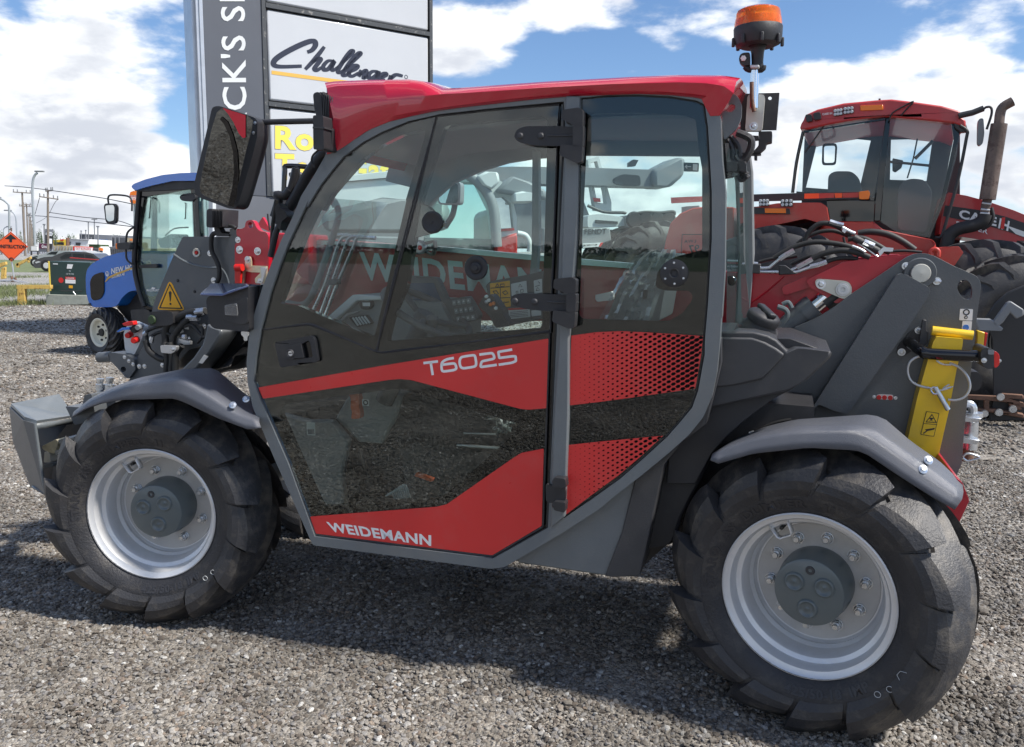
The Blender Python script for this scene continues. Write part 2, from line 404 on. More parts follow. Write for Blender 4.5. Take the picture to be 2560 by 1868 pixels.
def lug_copy(o, parent, rot=None):
    c = o.copy(); COL.objects.link(c); c.parent = parent
    if rot is not None: c.rotation_euler = rot
    return c
# ================================================================ ground
def gh(x, y):
    x = np.asarray(x, float); y = np.asarray(y, float)
    h = .012 * np.sin(1.7 * x + .6 * y + 1) * np.sin(1.3 * y - .4 * x) + .008 * np.sin(4.1 * x + 2.2 * y) * np.sin(3.3 * y + .7) + .004 * np.sin(9.3 * x - 5 * y) * np.sin(8 * y + 3 * x)
    f = np.clip((14 - np.hypot(x, y)) / 5, 0, 1); return h * f - .004
def ground_material():
    mt = bpy.data.materials.new('gravel_ground'); mt.use_nodes = True; t = mt.node_tree; b = t.nodes['Principled BSDF']; b.inputs['Roughness'].default_value = .92
    tcn = t.nodes.new('ShaderNodeTexCoord'); co = tcn.outputs['Object']
    def nz(sc, det=8, rg=.65):
        n = t.nodes.new('ShaderNodeTexNoise'); n.inputs['Scale'].default_value = sc; n.inputs['Detail'].default_value = det; n.inputs['Roughness'].default_value = rg
        t.links.new(co, n.inputs['Vector']); return n.outputs['Fac']
    def vor(sc):
        n = t.nodes.new('ShaderNodeTexVoronoi'); n.inputs['Scale'].default_value = sc; t.links.new(co, n.inputs['Vector']); return n
    def mr(v, a, b_, c, d):
        n = t.nodes.new('ShaderNodeMapRange'); t.links.new(v, n.inputs[0])
        for i, x in enumerate((a, b_, c, d)): n.inputs[i + 1].default_value = x
        return n.outputs[0]
    def mix(f, a, b_, bt='MIX'):
        n = t.nodes.new('ShaderNodeMix'); n.data_type = 'RGBA'; n.blend_type = bt
        if isinstance(f, float): n.inputs[0].default_value = f
        else: t.links.new(f, n.inputs[0])
        for i, x in ((6, a), (7, b_)):
            if isinstance(x, tuple): n.inputs[i].default_value = (*x, 1)
            else: t.links.new(x, n.inputs[i])
        return n.outputs[2]
    v1 = vor(38); v2 = vor(90)
    bw = t.nodes.new('ShaderNodeSeparateColor'); t.links.new(v1.outputs['Color'], bw.inputs[0])
    bw2 = t.nodes.new('ShaderNodeSeparateColor'); t.links.new(v2.outputs['Color'], bw2.inputs[0])
    geo_ = t.nodes.new('ShaderNodeNewGeometry'); sp_ = t.nodes.new('ShaderNodeSeparateXYZ'); t.links.new(geo_.outputs['Position'], sp_.inputs[0])
    c = mix(mr(nz(.5), .35, .65, 0, 1), (.165, .142, .114), (.24, .214, .178))
    c = mix(mr(sp_.outputs[1], 9, 17, 0, 1), c, mix(mr(nz(.35), .35, .65, 0, 1), (.25, .24, .22), (.34, .33, .305)))
    c = mix(mr(bw.outputs[0], 0, 1, 0, 1), mix(1.0, c, (.55, .55, .55), 'MULTIPLY'), mix(1.0, c, (1.7, 1.72, 1.75), 'MULTIPLY'))
    c = mix(.35, c, mix(mr(bw2.outputs[0], 0, 1, 0, 1), (.06, .055, .05), (.36, .35, .33)))
    c = mix(mr(nz(.45, 9), .56, .66, 0, .55), c, (.105, .088, .070)); v3 = vor(17); bw3 = t.nodes.new('ShaderNodeSeparateColor'); t.links.new(v3.outputs['Color'], bw3.inputs[0]); c = mix(1.0, c, mr(bw3.outputs[0], 0, 1, .72, 1.3), 'MULTIPLY')
    t.links.new(c, b.inputs['Base Color'])
    bn = t.nodes.new('ShaderNodeBump'); bn.inputs['Strength'].default_value = .9; bn.inputs['Distance'].default_value = .012
    ad = t.nodes.new('ShaderNodeMath'); ad.operation = 'ADD'; t.links.new(v1.outputs['Distance'], ad.inputs[0]); t.links.new(v2.outputs['Distance'], ad.inputs[1])
    iv = t.nodes.new('ShaderNodeMath'); iv.operation = 'MULTIPLY'; iv.inputs[1].default_value = -1; t.links.new(ad.outputs[0], iv.inputs[0])
    t.links.new(iv.outputs[0], bn.inputs['Height']); t.links.new(bn.outputs[0], b.inputs['Normal'])
    M['gravel_ground'] = mt
ground_material()
xs = np.concatenate([[-1500, -400, -120, -40, -20], np.arange(-10, 10.01, .25), [20, 40, 120, 400, 1500]])
ys = np.concatenate([[-1500, -300, -60, -15, -5, -1], np.arange(0, 14.01, .25), [20, 30, 60, 120, 400, 1800]])
XX, YY = np.meshgrid(xs, ys); ZZ = gh(XX, YY); ZZ[(abs(XX) > 10) | (YY < 0) | (YY > 14)] = -.004
V = np.stack([XX.ravel(), YY.ravel(), ZZ.ravel()], 1); nx = len(xs)
F = [(j * nx + i, j * nx + i + 1, (j + 1) * nx + i + 1, (j + 1) * nx + i) for j in range(len(ys) - 1) for i in range(nx - 1)]
structure(mk('gravel_ground', [tuple(v) for v in V], F, 'gravel_ground', sharp=80), 'grey brown gravel yard')
# loose stones ------------------------------------------------------
sm = bpy.data.materials.new('stone'); sm.use_nodes = True; t = sm.node_tree; b = t.nodes['Principled BSDF']; b.inputs['Roughness'].default_value = .85
oi = t.nodes.new('ShaderNodeObjectInfo'); rp = t.nodes.new('ShaderNodeValToRGB'); t.links.new(oi.outputs['Random'], rp.inputs[0])
cols = [(0, (.06, .05, .042)), (.16, (.13, .108, .086)), (.34, (.235, .212, .182)), (.5, (.165, .144, .118)), (.62, (.30, .28, .25)), (.74, (.17, .16, .155)), (.84, (.35, .335, .305)), (.92, (.20, .15, .11)), (.955, (.14, .13, .13)), (.985, (.50, .49, .46))]
e = rp.color_ramp.elements; rp.color_ramp.interpolation = 'LINEAR'
e[0].position = 0; e[0].color = (*cols[0][1], 1); e[1].position = cols[1][0]; e[1].color = (*cols[1][1], 1)
for p_, c_ in cols[2:]: n_ = e.new(p_); n_.color = (*c_, 1)
ns = t.nodes.new('ShaderNodeTexNoise'); ns.inputs['Scale'].default_value = 2.2; ns.inputs['Detail'].default_value = 6
tcn = t.nodes.new('ShaderNodeTexCoord'); t.links.new(tcn.outputs['Object'], ns.inputs['Vector'])
mr_ = t.nodes.new('ShaderNodeMapRange'); t.links.new(ns.outputs['Fac'], mr_.inputs[0]); mr_.inputs[1].default_value = .3; mr_.inputs[2].default_value = .7; mr_.inputs[3].default_value = .62; mr_.inputs[4].default_value = 1.3
mx = t.nodes.new('ShaderNodeMix'); mx.data_type = 'RGBA'; mx.blend_type = 'MULTIPLY'; mx.inputs[0].default_value = 1; t.links.new(rp.outputs[0], mx.inputs[6]); t.links.new(mr_.outputs[0], mx.inputs[7])
geo = t.nodes.new('ShaderNodeNewGeometry'); n2 = t.nodes.new('ShaderNodeTexNoise'); n2.inputs['Scale'].default_value = 1.5; n2.inputs['Detail'].default_value = 5; t.links.new(geo.outputs['Position'], n2.inputs['Vector'])
mr2_ = t.nodes.new('ShaderNodeMapRange'); t.links.new(n2.outputs['Fac'], mr2_.inputs[0]); mr2_.inputs[1].default_value = .36; mr2_.inputs[2].default_value = .60; mr2_.inputs[3].default_value = .60; mr2_.inputs[4].default_value = 1.12
m2_ = t.nodes.new('ShaderNodeMix'); m2_.data_type = 'RGBA'; m2_.blend_type = 'MULTIPLY'; m2_.inputs[0].default_value = 1; t.links.new(mx.outputs[2], m2_.inputs[6]); t.links.new(mr2_.outputs[0], m2_.inputs[7]); t.links.new(m2_.outputs[2], b.inputs['Base Color'])
M['stone'] = sm
rocks = bpy.data.collections.new('stone_shapes')
for k in range(9):
    bm = bmesh.new(); bmesh.ops.create_icosphere(bm, subdivisions=2, radius=1)
    cuts = [(Vector(rng.normal(size=3)).normalized(), rng.uniform(.50, .85)) for _ in range(9)]
    for v in bm.verts:
        for n_, d_ in cuts:
            e_ = v.co @ n_ - d_
            if e_ > 0: v.co -= n_ * e_ * .92
        v.co *= 1 + rng.uniform(-.05, .05); v.co.x *= 1.25; v.co.z *= .72
    me = bpy.data.meshes.new('stone'); bm.to_mesh(me); bm.free(); me.materials.append(sm); me.shade_smooth(); me.set_sharp_from_angle(angle=R_(28))
    o = bpy.data.objects.new('stone_shape', me); rocks.objects.link(o)
def stones(name, d0, d1, dens, smin, smax, bury, seed, label, slope=.70):
    r = np.random.default_rng(seed); area = slope * (d1 * d1 - d0 * d0); n = int(area * dens)
    d = np.sqrt(r.uniform(d0 * d0, d1 * d1, n)); x = r.uniform(-slope, slope, n) * d
    s = smin + (smax - smin) * r.random(n) ** 3.2
    cl = np.sin(2.1 * x + 1.1 * d) * np.sin(1.7 * d - .8 * x + 2) + .5 * np.sin(5.3 * x + 1) * np.sin(4.7 * d)
    keep = r.random(n) < np.clip(.86 + .35 * cl, .35, 1); x, d, s = x[keep], d[keep], s[keep]
    z = gh(x, d) + s * (bury + r.uniform(-.2, .45, len(s)))
    me = bpy.data.meshes.new(name); me.from_pydata(np.stack([x, d, z], 1).tolist(), [], [])
    at = me.attributes.new('size', 'FLOAT', 'POINT'); at.data.foreach_set('value', s.astype(np.float32))
    o = ob(name, me); o['kind'] = 'stuff'; o['label'] = label
    ng = bpy.data.node_groups.new('scatter_stones', 'GeometryNodeTree')
    ng.interface.new_socket('Geometry', in_out='INPUT', socket_type='NodeSocketGeometry'); ng.interface.new_socket('Geometry', in_out='OUTPUT', socket_type='NodeSocketGeometry')
    gi = ng.nodes.new('NodeGroupInput'); go = ng.nodes.new('NodeGroupOutput'); ci = ng.nodes.new('GeometryNodeCollectionInfo'); ci.inputs[0].default_value = rocks; ci.inputs[1].default_value = True; ci.inputs[2].default_value = True
    ip = ng.nodes.new('GeometryNodeInstanceOnPoints'); m2p = ng.nodes.new('GeometryNodeMeshToPoints')
    na = ng.nodes.new('GeometryNodeInputNamedAttribute'); na.data_type = 'FLOAT'; na.inputs[0].default_value = 'size'
    rv = ng.nodes.new('FunctionNodeRandomValue'); rv.data_type = 'FLOAT_VECTOR'; rv.inputs[0].default_value = (-.5, -.5, 0); rv.inputs[1].default_value = (.5, .5, 6.283)
    ri = ng.nodes.new('FunctionNodeRandomValue'); ri.data_type = 'INT'; ri.inputs[4].default_value = 0; ri.inputs[5].default_value = 8
    ng.links.new(gi.outputs[0], m2p.inputs[0]); ng.links.new(m2p.outputs[0], ip.inputs['Points']); ng.links.new(ci.outputs[0], ip.inputs['Instance']); ip.inputs['Pick Instance'].default_value = True
    ng.links.new(ri.outputs[2], ip.inputs['Instance Index']); ng.links.new(rv.outputs[0], ip.inputs['Rotation']); ng.links.new(na.outputs[0], ip.inputs['Scale']); ng.links.new(ip.outputs[0], go.inputs[0])
    md = o.modifiers.new('scatter', 'NODES'); md.node_group = ng
    return o
stones('gravel_stones', 2.2, 6.2, 15500, .0022, .0120, .10, 1, 'loose grey gravel stones in the foreground')
stones('gravel_stones', 6.2, 15, 1500, .006, .022, .05, 2, 'loose gravel stones further back in the yard')
stones('gravel_stones', 15, 24, 260, .012, .030, .0, 3, 'pale gravel stones at the far side of the yard')
stones('gravel_stones', 2.3, 9, 9, .013, .024, .1, 9, 'scattered larger stones in the gravel')
def stones_box(name, x0, x1, y0, y1, dens, smin, smax, seed, label):
    src = bpy.data.objects['gravel_stones']; r = np.random.default_rng(seed); n = int((x1 - x0) * (y1 - y0) * dens)
    x = r.uniform(x0, x1, n); y = r.uniform(y0, y1, n); s = smin + (smax - smin) * r.random(n) ** 3; z = gh(x, np.abs(y)) * (y > 0) - .004 * (y <= 0) + s * r.uniform(-.1, .5, n)
    me = bpy.data.meshes.new(name); me.from_pydata(np.stack([x, y, z], 1).tolist(), [], []); at = me.attributes.new('size', 'FLOAT', 'POINT'); at.data.foreach_set('value', s.astype(np.float32))
    o = ob(name, me); o['kind'] = 'stuff'; o['label'] = label; md = o.modifiers.new('scatter', 'NODES'); md.node_group = src.modifiers[0].node_group
stones_box('gravel_stones', -4.5, 3.0, -4.0, 2.15, 3600, .004, .016, 21, 'gravel stones just in front of the viewer')
# ================================================================ telehandler
YAW = R_(17.6); ZC = .445
tmp = WF.atz((2014, 1492), ZC); TF = Frame((tmp.x, tmp.y, 0), YAW)
TEL = thing('telehandler', 'compact telehandler with grey cab frame, red roof, red and black door and big silver wheels', 'telehandler', TF.O, YAW)
def AT(c, s, Y): return [TF.at(p, Y) for p in q(c, s)]
def XZ(pix, Y, fr=None): return [((fr or TF).at(p, Y).x, (fr or TF).at(p, Y).z) for p in pix]
def prism(name, pix, Y0, Y1, mt, parent=None, holes=(), bevel=0, fr=None, label=None, seg=2, sharp=35):
    V, F = g_prism(XZ(pix, Y0, fr), Y0, Y1, [XZ(h, Y0, fr) for h in holes]); return mk(name, V, F, mt, parent if parent is not None else TEL, bevel=bevel, label=label, seg=seg, sharp=sharp)
def tube(name, pts, r, mt, parent=None, n=10, smooth=5, closed=False, label=None):
    P = cr(pts, smooth, closed) if smooth else pts
    if isinstance(r, (list, tuple)) and smooth and not closed:
        k = len(pts); r = [r[min(k - 1, i // smooth)] + (r[min(k - 1, i // smooth + 1)] - r[min(k - 1, i // smooth)]) * ((i % smooth) / smooth) for i in range(len(P))]
    V, F = g_tube(P, r, n, closed); return mk(name, V, F, mt, parent if parent is not None else TEL, label=label, sharp=50)
def lathe(name, prof, c, axis, mt, parent=None, n=48, label=None, sharp=35):
    V, F = g_lathe(prof, c, axis, n); return mk(name, V, F, mt, parent if parent is not None else TEL, label=label, sharp=sharp)
def bolt(c, r, parent=None, axis=(0, -1, 0), mt='zinc', h=None, washer=True):
    h = h or r * .8; g = G(); g.add(*g_lathe([(0, h), (r * .62, h), (r * .95, h * .8), (r * .95, h * .12), (r * .95, 0)], c, axis, 6))
    if washer: g.add(*g_lathe([(0, h * .2), (r * 1.5, h * .2), (r * 1.5, 0)], c, axis, 18))
    return g.mk('bolt', mt, parent if parent is not None else TEL, sharp=25)
def boltat(c, s, Y, rpx, parent=None, mt='zinc', **k):
    p = q(c, s)[0]; return bolt(TF.at(p, Y), TF.px(CR[c][2] * rpx, p, Y), parent, mt=mt, **k)
# ---------------------------------------------------------------- wheels
TR, RR = .452, .262         # outer radius, rim flange radius
# tyre profile in (radius, inward offset t); t=0 at the flange plane, tyre width .38
prof = [(.2605, .014), (.2665, .003), (.284, -.014), (.315, -.029), (.350, -.034), (.376, -.026), (.394, -.006), (.402, .022), (.406, .07), (.407, .14), (.406, .21), (.402, .258), (.394, .286), (.376, .306), (.350, .314), (.315, .309), (.284, .296), (.2665, .280), (.2605, .27)]
def prof_at(s):   # s in 0..1 from the sidewall (r~.335) over the shoulder to just past the tread centre
    P = [(.328, -.0315), (.350, -.034), (.376, -.026), (.394, -.006), (.402, .022), (.406, .07), (.407, .11), (.407, .158)]
    L_ = [0]
    for i in range(1, len(P)): L_.append(L_[-1] + math.dist(P[i], P[i - 1]))
    d = s * L_[-1]; i = 1
    while i < len(P) - 1 and L_[i] < d: i += 1
    t = (d - L_[i - 1]) / (L_[i] - L_[i - 1]); a, b = P[i - 1], P[i]; dx, dy = b[0] - a[0], b[1] - a[1]; l = math.hypot(dx, dy)
    return (a[0] + dx * t, a[1] + dy * t), (-dy / l * -1, dx / l * -1)
# wheel local frame: axis = +Y inward (away from the outer face); x rearward, z up
def pol(r, a, t): return Vector((r * math.cos(a), t, r * math.sin(a)))
NL = 14
def lug_mesh(flip):
    ns, nw = 12, 5; V = []; F = []
    for i in range(ns):
        s = i / (ns - 1); (r, t), _ = prof_at(s)
        # outward normal of the profile
        (r2, t2), _ = prof_at(min(1, s + .02)); (r1, t1), _ = prof_at(max(0, s - .02)); dr, dt = r2 - r1, t2 - t1; l = math.hypot(dr, dt); nr, nt_ = dt / l, -dr / l
        c = (-.11 * s / .36) if s < .36 else (-.11 + .62 * ((s - .36) / .64) ** 1.1); w = .205 * (1 - .60 * max(0, s - .36) / .64)
        hmax = 0.003 + .055 * min(1, max(0, (s - .02) / .34))
        for k in range(nw):
            u = k / (nw - 1); hh = hmax * (1 - .80 * u ** 1.3) if 0 < i else .001
            if i == ns - 1: hh *= .9
            a = c + (u - .5) * 2 * w
            if k == 0: V.append((r, a - .004, t, -.002, nr, nt_))
            V.append((r, a, t, hh, nr, nt_))
            if k == nw - 1: V.append((r, a + .012, t, -.003, nr, nt_))
    m_ = nw + 2; P = []
    for r, a, t, h, nr, nt_ in V:
        rr, tt = r + nr * h, t + nt_ * h
        if flip: tt = .28 - tt; a = a + math.pi / NL
        P.append(pol(rr, a, tt))
    for i in range(ns - 1):
        for k in range(m_ - 1): F.append((i * m_ + k, i * m_ + k + 1, (i + 1) * m_ + k + 1, (i + 1) * m_ + k))
    F.append(tuple(range((ns - 1) * m_, ns * m_)))
    return mkmesh('tread_lug', P, F, 'lug', 16)
LUGA, LUGB = lug_mesh(False), lug_mesh(True)
def arc_text(name, s, r0, r1, a0, a1, parent, mt='tyre_text', bold=.04, t0=None):
    V, F = textgeo(s, bold); k = len(V); P = []
    def tt(r): return np.interp(r, [x[0] for x in prof[:8]], [x[1] for x in prof[:8]])
    for lay in (.0020, -.002):
        for x, y in V:
            r = r0 + (r1 - r0) * y; P.append(pol(r, a0 + (a1 - a0) * x, tt(r) - lay))
    F2 = list(F); edges = {}
    for f in F:
        for i in range(len(f)):
            e_ = (f[i], f[(i + 1) % len(f)]); edges[e_] = 1
    for (a_, b_) in edges:
        if (b_, a_) not in edges: F2.append((a_, b_, b_ + k, a_ + k))
    return mk(name, P, F2, mt, parent, sharp=30)
tyre_me = None
def wheel(p, Yf, yaw_w, spin, front, nb=10, b0=0.1, text=True, side=1):
    """one wheel: part tyre (> tread_lug ...) and part rim (> wheel_bolt, hub_cap ...), both centred on the flange plane"""
    global tyre_me
    c = p; rot = yaw_w
    if tyre_me is None:
        V, F = g_lathe([(r, t) for r, t in prof], (0, 0, 0), (0, 1, 0), 72); tyre_me = mkmesh('tyre', V, F, 'tyre', 60)
    ty = ob('tyre', tyre_me, TEL, c); ty.rotation_euler = (0, spin, rot)
    for k in range(NL):
        for me in (LUGA, LUGB):
            o = bpy.data.objects.new('tread_lug', me); COL.objects.link(o); o.parent = ty; o.rotation_euler = (0, 2 * math.pi * k / NL, 0)
    rg = G(); rp = [(.262, -.004), (.2665, -.001), (.2665, .004), (.258, .010), (.245, .014), (.238, .03), (.236, .055), (.222, .062), (.215, .075), (.213, .125), (.203, .135), (.205, .150), (.198, .160), (.150, .163), (.100, .163)]
    V, F = g_lathe(rp + [(.100, .175), (.21, .175), (.245, .265), (.262, .275)], (0, 0, 0), (0, 1, 0), 96)
    rim = mk('rim', V, F, 'rim_silver', TEL, sharp=30); rim.location = c; rim.rotation_euler = (0, spin, rot); rim.scale = (1.0, 1, 1.0)
    lathe('wheel_disc', [(.108, .160), (.160, .1605), (.192, .158), (.197, .164)], (0, 0, 0), (0, 1, 0), 'rim_disc', rim, 72)
    hub = lathe('hub_cap', [(0, .037), (.100, .038), (.1065, .041), (.109, .046), (.111, .10), (.116, .115), (.116, .164)], (0, 0, 0), (0, 1, 0), 'hub_grey', rim, 64)
    # three dimples on the cap, each a raised ring round a hollow bowl, and a screw plug
    g = G()
    for k in range(3):
        a = b0 + .35 + k * 2 * math.pi / 3; cc = pol(.053, a, .0375)
        g.add(*g_lathe([(.0, -.003), (.005, -.002), (.007, .0), (.015, .0), (.020, -.001), (.024, -.0075), (.0265, -.008), (.030, -.005), (.033, .001)], cc, (0, 1, 0), 28))
    g.mk('hub_dimples', 'hub_grey', rim, sharp=60)
    cc = pol(.073, b0 + 1.4, .037); lathe('screw_plug', [(0, .001), (.006, .001), (.0065, -.003), (.013, -.003), (.0145, 0)], cc, (0, 1, 0), 'plastic_dark', rim, 20)
    for k in range(nb):
        a = b0 + 2 * math.pi * k / nb; cc = pol(.150, a, .160)
        g = G(); g.add(*g_lathe([(0, -.034), (.0085, -.034), (.0105, -.031), (.0105, -.010)], cc, (0, 1, 0), 12)); g.add(*g_lathe([(.0105, -.021), (.0145, -.021), (.0170, -.018), (.0170, 0)], cc, (0, 1, 0), 6)); g.add(*g_lathe([(.0170, -.004), (.0205, -.004), (.0205, 0)], cc, (0, 1, 0), 20))
        g.mk('wheel_bolt', 'zinc', rim, sharp=25)
    # valve guard: bent strap with a black valve behind
    g = G(); a = R_(118); P = [pol(.235, a - .13, .045), pol(.190, a - .13, .050), pol(.183, a - .10, .050), pol(.183, a + .10, .050), pol(.190, a + .13, .050), pol(.235, a + .13, .045)]
    rows = [P, [v + Vector((0, .030, 0)) for v in P]]; V, F = g_loft(rows); o = mk('valve_guard', V, F, 'rim_silver', rim); solidify(o, .004)
    tube('valve', [pol(.212, a, .10), pol(.212, a, .055)], .006, 'rubber', rim, 8, 0)
    if text:
        for s_, a0_, a1_ in (('STARO', 186, 158), ('AS', 150, 140), ('DUMPER', 132, 92), ('II', 82, 76)): arc_text('tyre_lettering', s_, .287, .315, R_(a0_), R_(a1_), ty)
        arc_text('size_lettering', '425/50-18', .316, .289, R_(262), R_(295), ty); arc_text('size_lettering', 'IMP', .316, .289, R_(300), R_(312), ty)
        if not front: arc_text('size_lettering', 'N03', .343, .331, R_(-26.5), R_(-31.5), ty, 'white_dull', .02)
        g = G(); cc = pol(.337, R_(-29), -.0375)
        if not front: g.add(*g_tube([cc + Vector((  .016 * math.cos(a * math.pi / 3), 0, .016 * math.sin(a * math.pi / 3))) for a in range(6)], .0008, 4, closed=True)); g.mk('hexagon_mark', 'white_dull', ty)
        for aa, rr_ in ((R_(-39), .338), (R_(-46), .332)):
            cc = pol(rr_, aa, -.0365); lathe('paint_mark', [(.0085, 0), (.0085, -.0022), (.0095, -.0022), (.0095, 0)], cc, (0, 1, 0), 'white_dull', ty, 18)
    return rim
CF = TF.at((377, 1286.6), 0.0); CRr = Vector((0, 0, ZC))
YF, YR = 5.0, 32.0
wheel(CF, 0, YAW - R_(YF), 0, True, 8, .38)
wheel(CRr, 0, YAW - R_(YR), 0, False, 10, .16)
for cc, y_ in ((CF, YF), (CRr, YR)):      # right-hand wheels
    wheel(Vector((cc.x, 1.42, ZC)), 0, YAW - R_(y_) + math.pi, 0, False, 8, .2, text=False)
# axles
tube('axle', [Vector((CF.x, .25, ZC)), Vector((CF.x, 1.2, ZC))], .085, 'hub_grey', smooth=0, n=16)
tube('axle', [Vector((0, .25, ZC)), Vector((0, 1.2, ZC))], .085, 'hub_grey', smooth=0, n=16)
prism('chassis', q('Z', '560,900 700,1180 1100,1235 1400,1270 1480,1200 1600,1100 1800,1100 1800,900 1200,850'), .38, 1.05, 'plastic_black')
# ---------------------------------------------------------------- fenders
def fender(rows, Ys, c):
    N_ = 30; R3 = [resample([TF.at(p, Y) for p in q(c, s)], N_) for s, Y in zip(rows, Ys)]
    R4 = []
    for i in range(len(R3) - 1):
        for t in ((0, .12, .5, .88) if i else (0, .5, .88)): R4.append([a.lerp(b, t) for a, b in zip(R3[i], R3[i + 1])])
    R4.append(R3[-1])
    for it in range(1):
        R5 = [R4[0]] + [[(a + b * 2 + c_) / 4 for a, b, c_ in zip(R4[i - 1], R4[i], R4[i + 1])] for i in range(1, len(R4) - 1)] + [R4[-1]]; R4 = R5
    V, F = g_loft(R4); o = mk('fender', V, F, 'fender_grey', TEL, sharp=50); solidify(o, .006); return o
FR = fender(['335,287 372,303 540,255 800,228 1030,240 1085,262 1230,360 1390,462 1497,522', '345,262 420,226 560,182 740,152 1010,148 1088,170 1250,282 1400,390 1530,475',
        '352,256 430,212 570,162 740,128 1030,124 1112,140 1275,255 1420,355 1536,440', '360,250 450,190 600,128 740,95 1100,70 1160,88 1290,200 1420,290 1530,395', '360,290 450,240 600,170 740,125 1100,100 1160,118 1290,230 1420,320 1520,420'],
       (-.03, -.015, .02, .30, .42), 'H')
FF = fender(['430,432 500,385 600,350 720,330 1030,322 1090,345 1290,440 1470,508 1540,495', '432,418 520,352 640,292 820,238 1050,218 1100,232 1250,322 1400,420 1530,462',
        '434,412 525,338 650,276 825,222 1060,196 1120,208 1290,300 1430,395 1530,440', '440,400 540,320 680,250 830,200 1080,150 1245,143 1285,158 1450,300 1510,335', '440,420 540,350 680,280 830,230 1080,180 1245,170 1285,190 1450,320 1510,360'],
       (-.03, -.015, .02, .28, .42), 'B')
for c, s, Y, p in (('H', '1347,330', -.012, FR), ('H', '1372,287', .03, FR), ('B', '1373,360', -.012, FF), ('B', '1452,325', .05, FF)):
    pp = q(c, s)[0]; r = TF.px(CR[c][2] * 17, pp, Y); g = G()
    g.add(*g_lathe([(0, .006), (r * .6, .006), (r * .65, .002), (r * 1.25, .0), (r * 1.25, -.006)], TF.at(pp, Y), (.25, -.8, .55), 16)); g.mk('fender_screw', 'zinc', p)
# ---------------------------------------------------------------- body behind and below the cab
dark = prism('wheel_arch', q('J', '1250,150 1416,200 1416,372 1300,460 1210,560 1150,690 1110,800 1090,950 1010,1100 960,1200 920,1330 900,1370 735,1402 700,1440 650,1450 500,1400 400,1000 800,800 1100,500'), .20, .75, 'plastic_black', bevel=.01)
prism('wheel_arch', q('G', '60,900 600,900 880,1000 870,1032 730,1165 610,1245 470,1320 360,1400 250,1490 150,1580 60,1680 -60,1900 -260,1900 -200,1300'), .17, .60, 'plastic_black', bevel=.012)
prism('side_skirt', q('J', '-20,1470 0,1484 548,1564 628,1430 737,990 727,962 700,950 -20,1380'), .085, .125, 'frame_grey', bevel=.006, label='plain grey lower side panel')
prism('side_skirt', q('J', '548,1566 690,1560 712,1545 740,1410 800,1130 850,900 960,765 1100,660 1132,540 1160,430 1190,300 1190,150 1000,300 700,900 600,1300 500,1560'), .075, .25, 'plastic_dark', bevel=.006, label='black plastic strip behind the grey panel')
# tank with filler cap
tk = prism('fuel_tank', q('G', '-20,848 115,850 340,852 440,878 500,910 572,985 620,962 700,968 880,990 868,1030 790,1110 720,1180 620,1235 560,1265 -60,1400'), .12, .50, 'plastic_dark', bevel=.012, seg=3)
prism('tank_panel', q('G', '-10,892 110,890 330,895 420,925 500,968 556,1010 480,1100 400,1180 200,1225 -40,1250'), .108, .13, 'plastic_dark', tk, bevel=.008, seg=3)
cc = TF.at(q('G', '372,840')[0], .30); ax = Vector((.38, -.20, 1)).normalized(); k = TF.px(.36314, q('G', '372,840')[0], .3)
lathe('filler_neck', [(135 * k, -20 * k), (122 * k, 20 * k), (100 * k, 60 * k), (98 * k, 90 * k)], cc, ax, 'plastic_black', tk, 40)
cap = lathe('filler_cap', [(98 * k, 62 * k), (112 * k, 66 * k), (114 * k, 100 * k), (108 * k, 118 * k), (92 * k, 130 * k), (60 * k, 138 * k), (40 * k, 140 * k), (38 * k, 133 * k), (0, 133 * k)], cc, ax, 'plastic_black', tk, 40)
x_, y_, d_ = basis(ax); mtx = Matrix((x_, y_, d_)).transposed()
V, F = g_box((0, 0, 0), (200 * k, 56 * k, 34 * k)); V = [mtx @ (rotz(.5) @ Vector(v)) + cc + ax * 146 * k for v in V]; mk('cap_grip', V, F, 'plastic_black', tk, bevel=.006, seg=3)
# ---------------------------------------------------------------- rear boom mast plate
PY = .68
mast_px = q('G', '620,824 700,790 780,755 900,680 1000,602 1200,470 1395,338 1450,315 1520,311 1585,330 1720,400 1865,462 1897,492 1908,530 1885,700 1840,1100 1795,1500 1775,1760 1700,1930 1000,2000 150,1990 60,1740 90,1640 180,1540 330,1420 520,1330 560,1000')
hole = rnd(q('G', '1737,545 1768,492 1826,503 1848,560 1843,625 1800,632 1762,600'), 14)
mast = prism('mast_plate', rnd(mast_px, 6, 2), PY, PY + .02, 'plate_grey', holes=[hole], bevel=.003)
prism('mast_plate', rnd(mast_px, 6, 2), PY + .42, PY + .44, 'plate_grey', holes=[hole], bevel=.003).location = (-.0, 0, 0)
prism('stiffener', rnd(q('G', '1300,500 1335,455 1380,452 1555,550 1550,600 1380,860 990,1418 900,1400 790,1352 716,1425 880,1165'), 8), PY - .055, PY + .005, 'plate_grey', mast, bevel=.014, seg=4)
k = TF.px(.36314, q('G', '1493,450')[0], PY)
bc = TF.at(q('G', '1493,450')[0], PY - .03)
lathe('pivot_boss', [(0, 0), (66 * k, 0), (67 * k, .012), (100 * k, .012), (106 * k, .018), (107 * k, .06)], bc, (0, 1, 0), 'plate_grey', mast, 48)
lathe('pivot_pin', [(0, -.004), (2 * k, -.008), (60 * k, -.006), (64 * k, -.001), (64 * k, .01)], bc, (0, 1, 0), 'cream', mast, 40)
for s in ('1390,400', '1603,503'): boltat('G', s, PY - .01, 18, mast)
g = G(); g.add(*g_cyl(TF.at(q('G', '1595,500')[0], PY - .012), TF.at(q('G', '1632,508')[0], PY - .012), .006, 8)); g.mk('grease_nipple', 'zinc', mast)
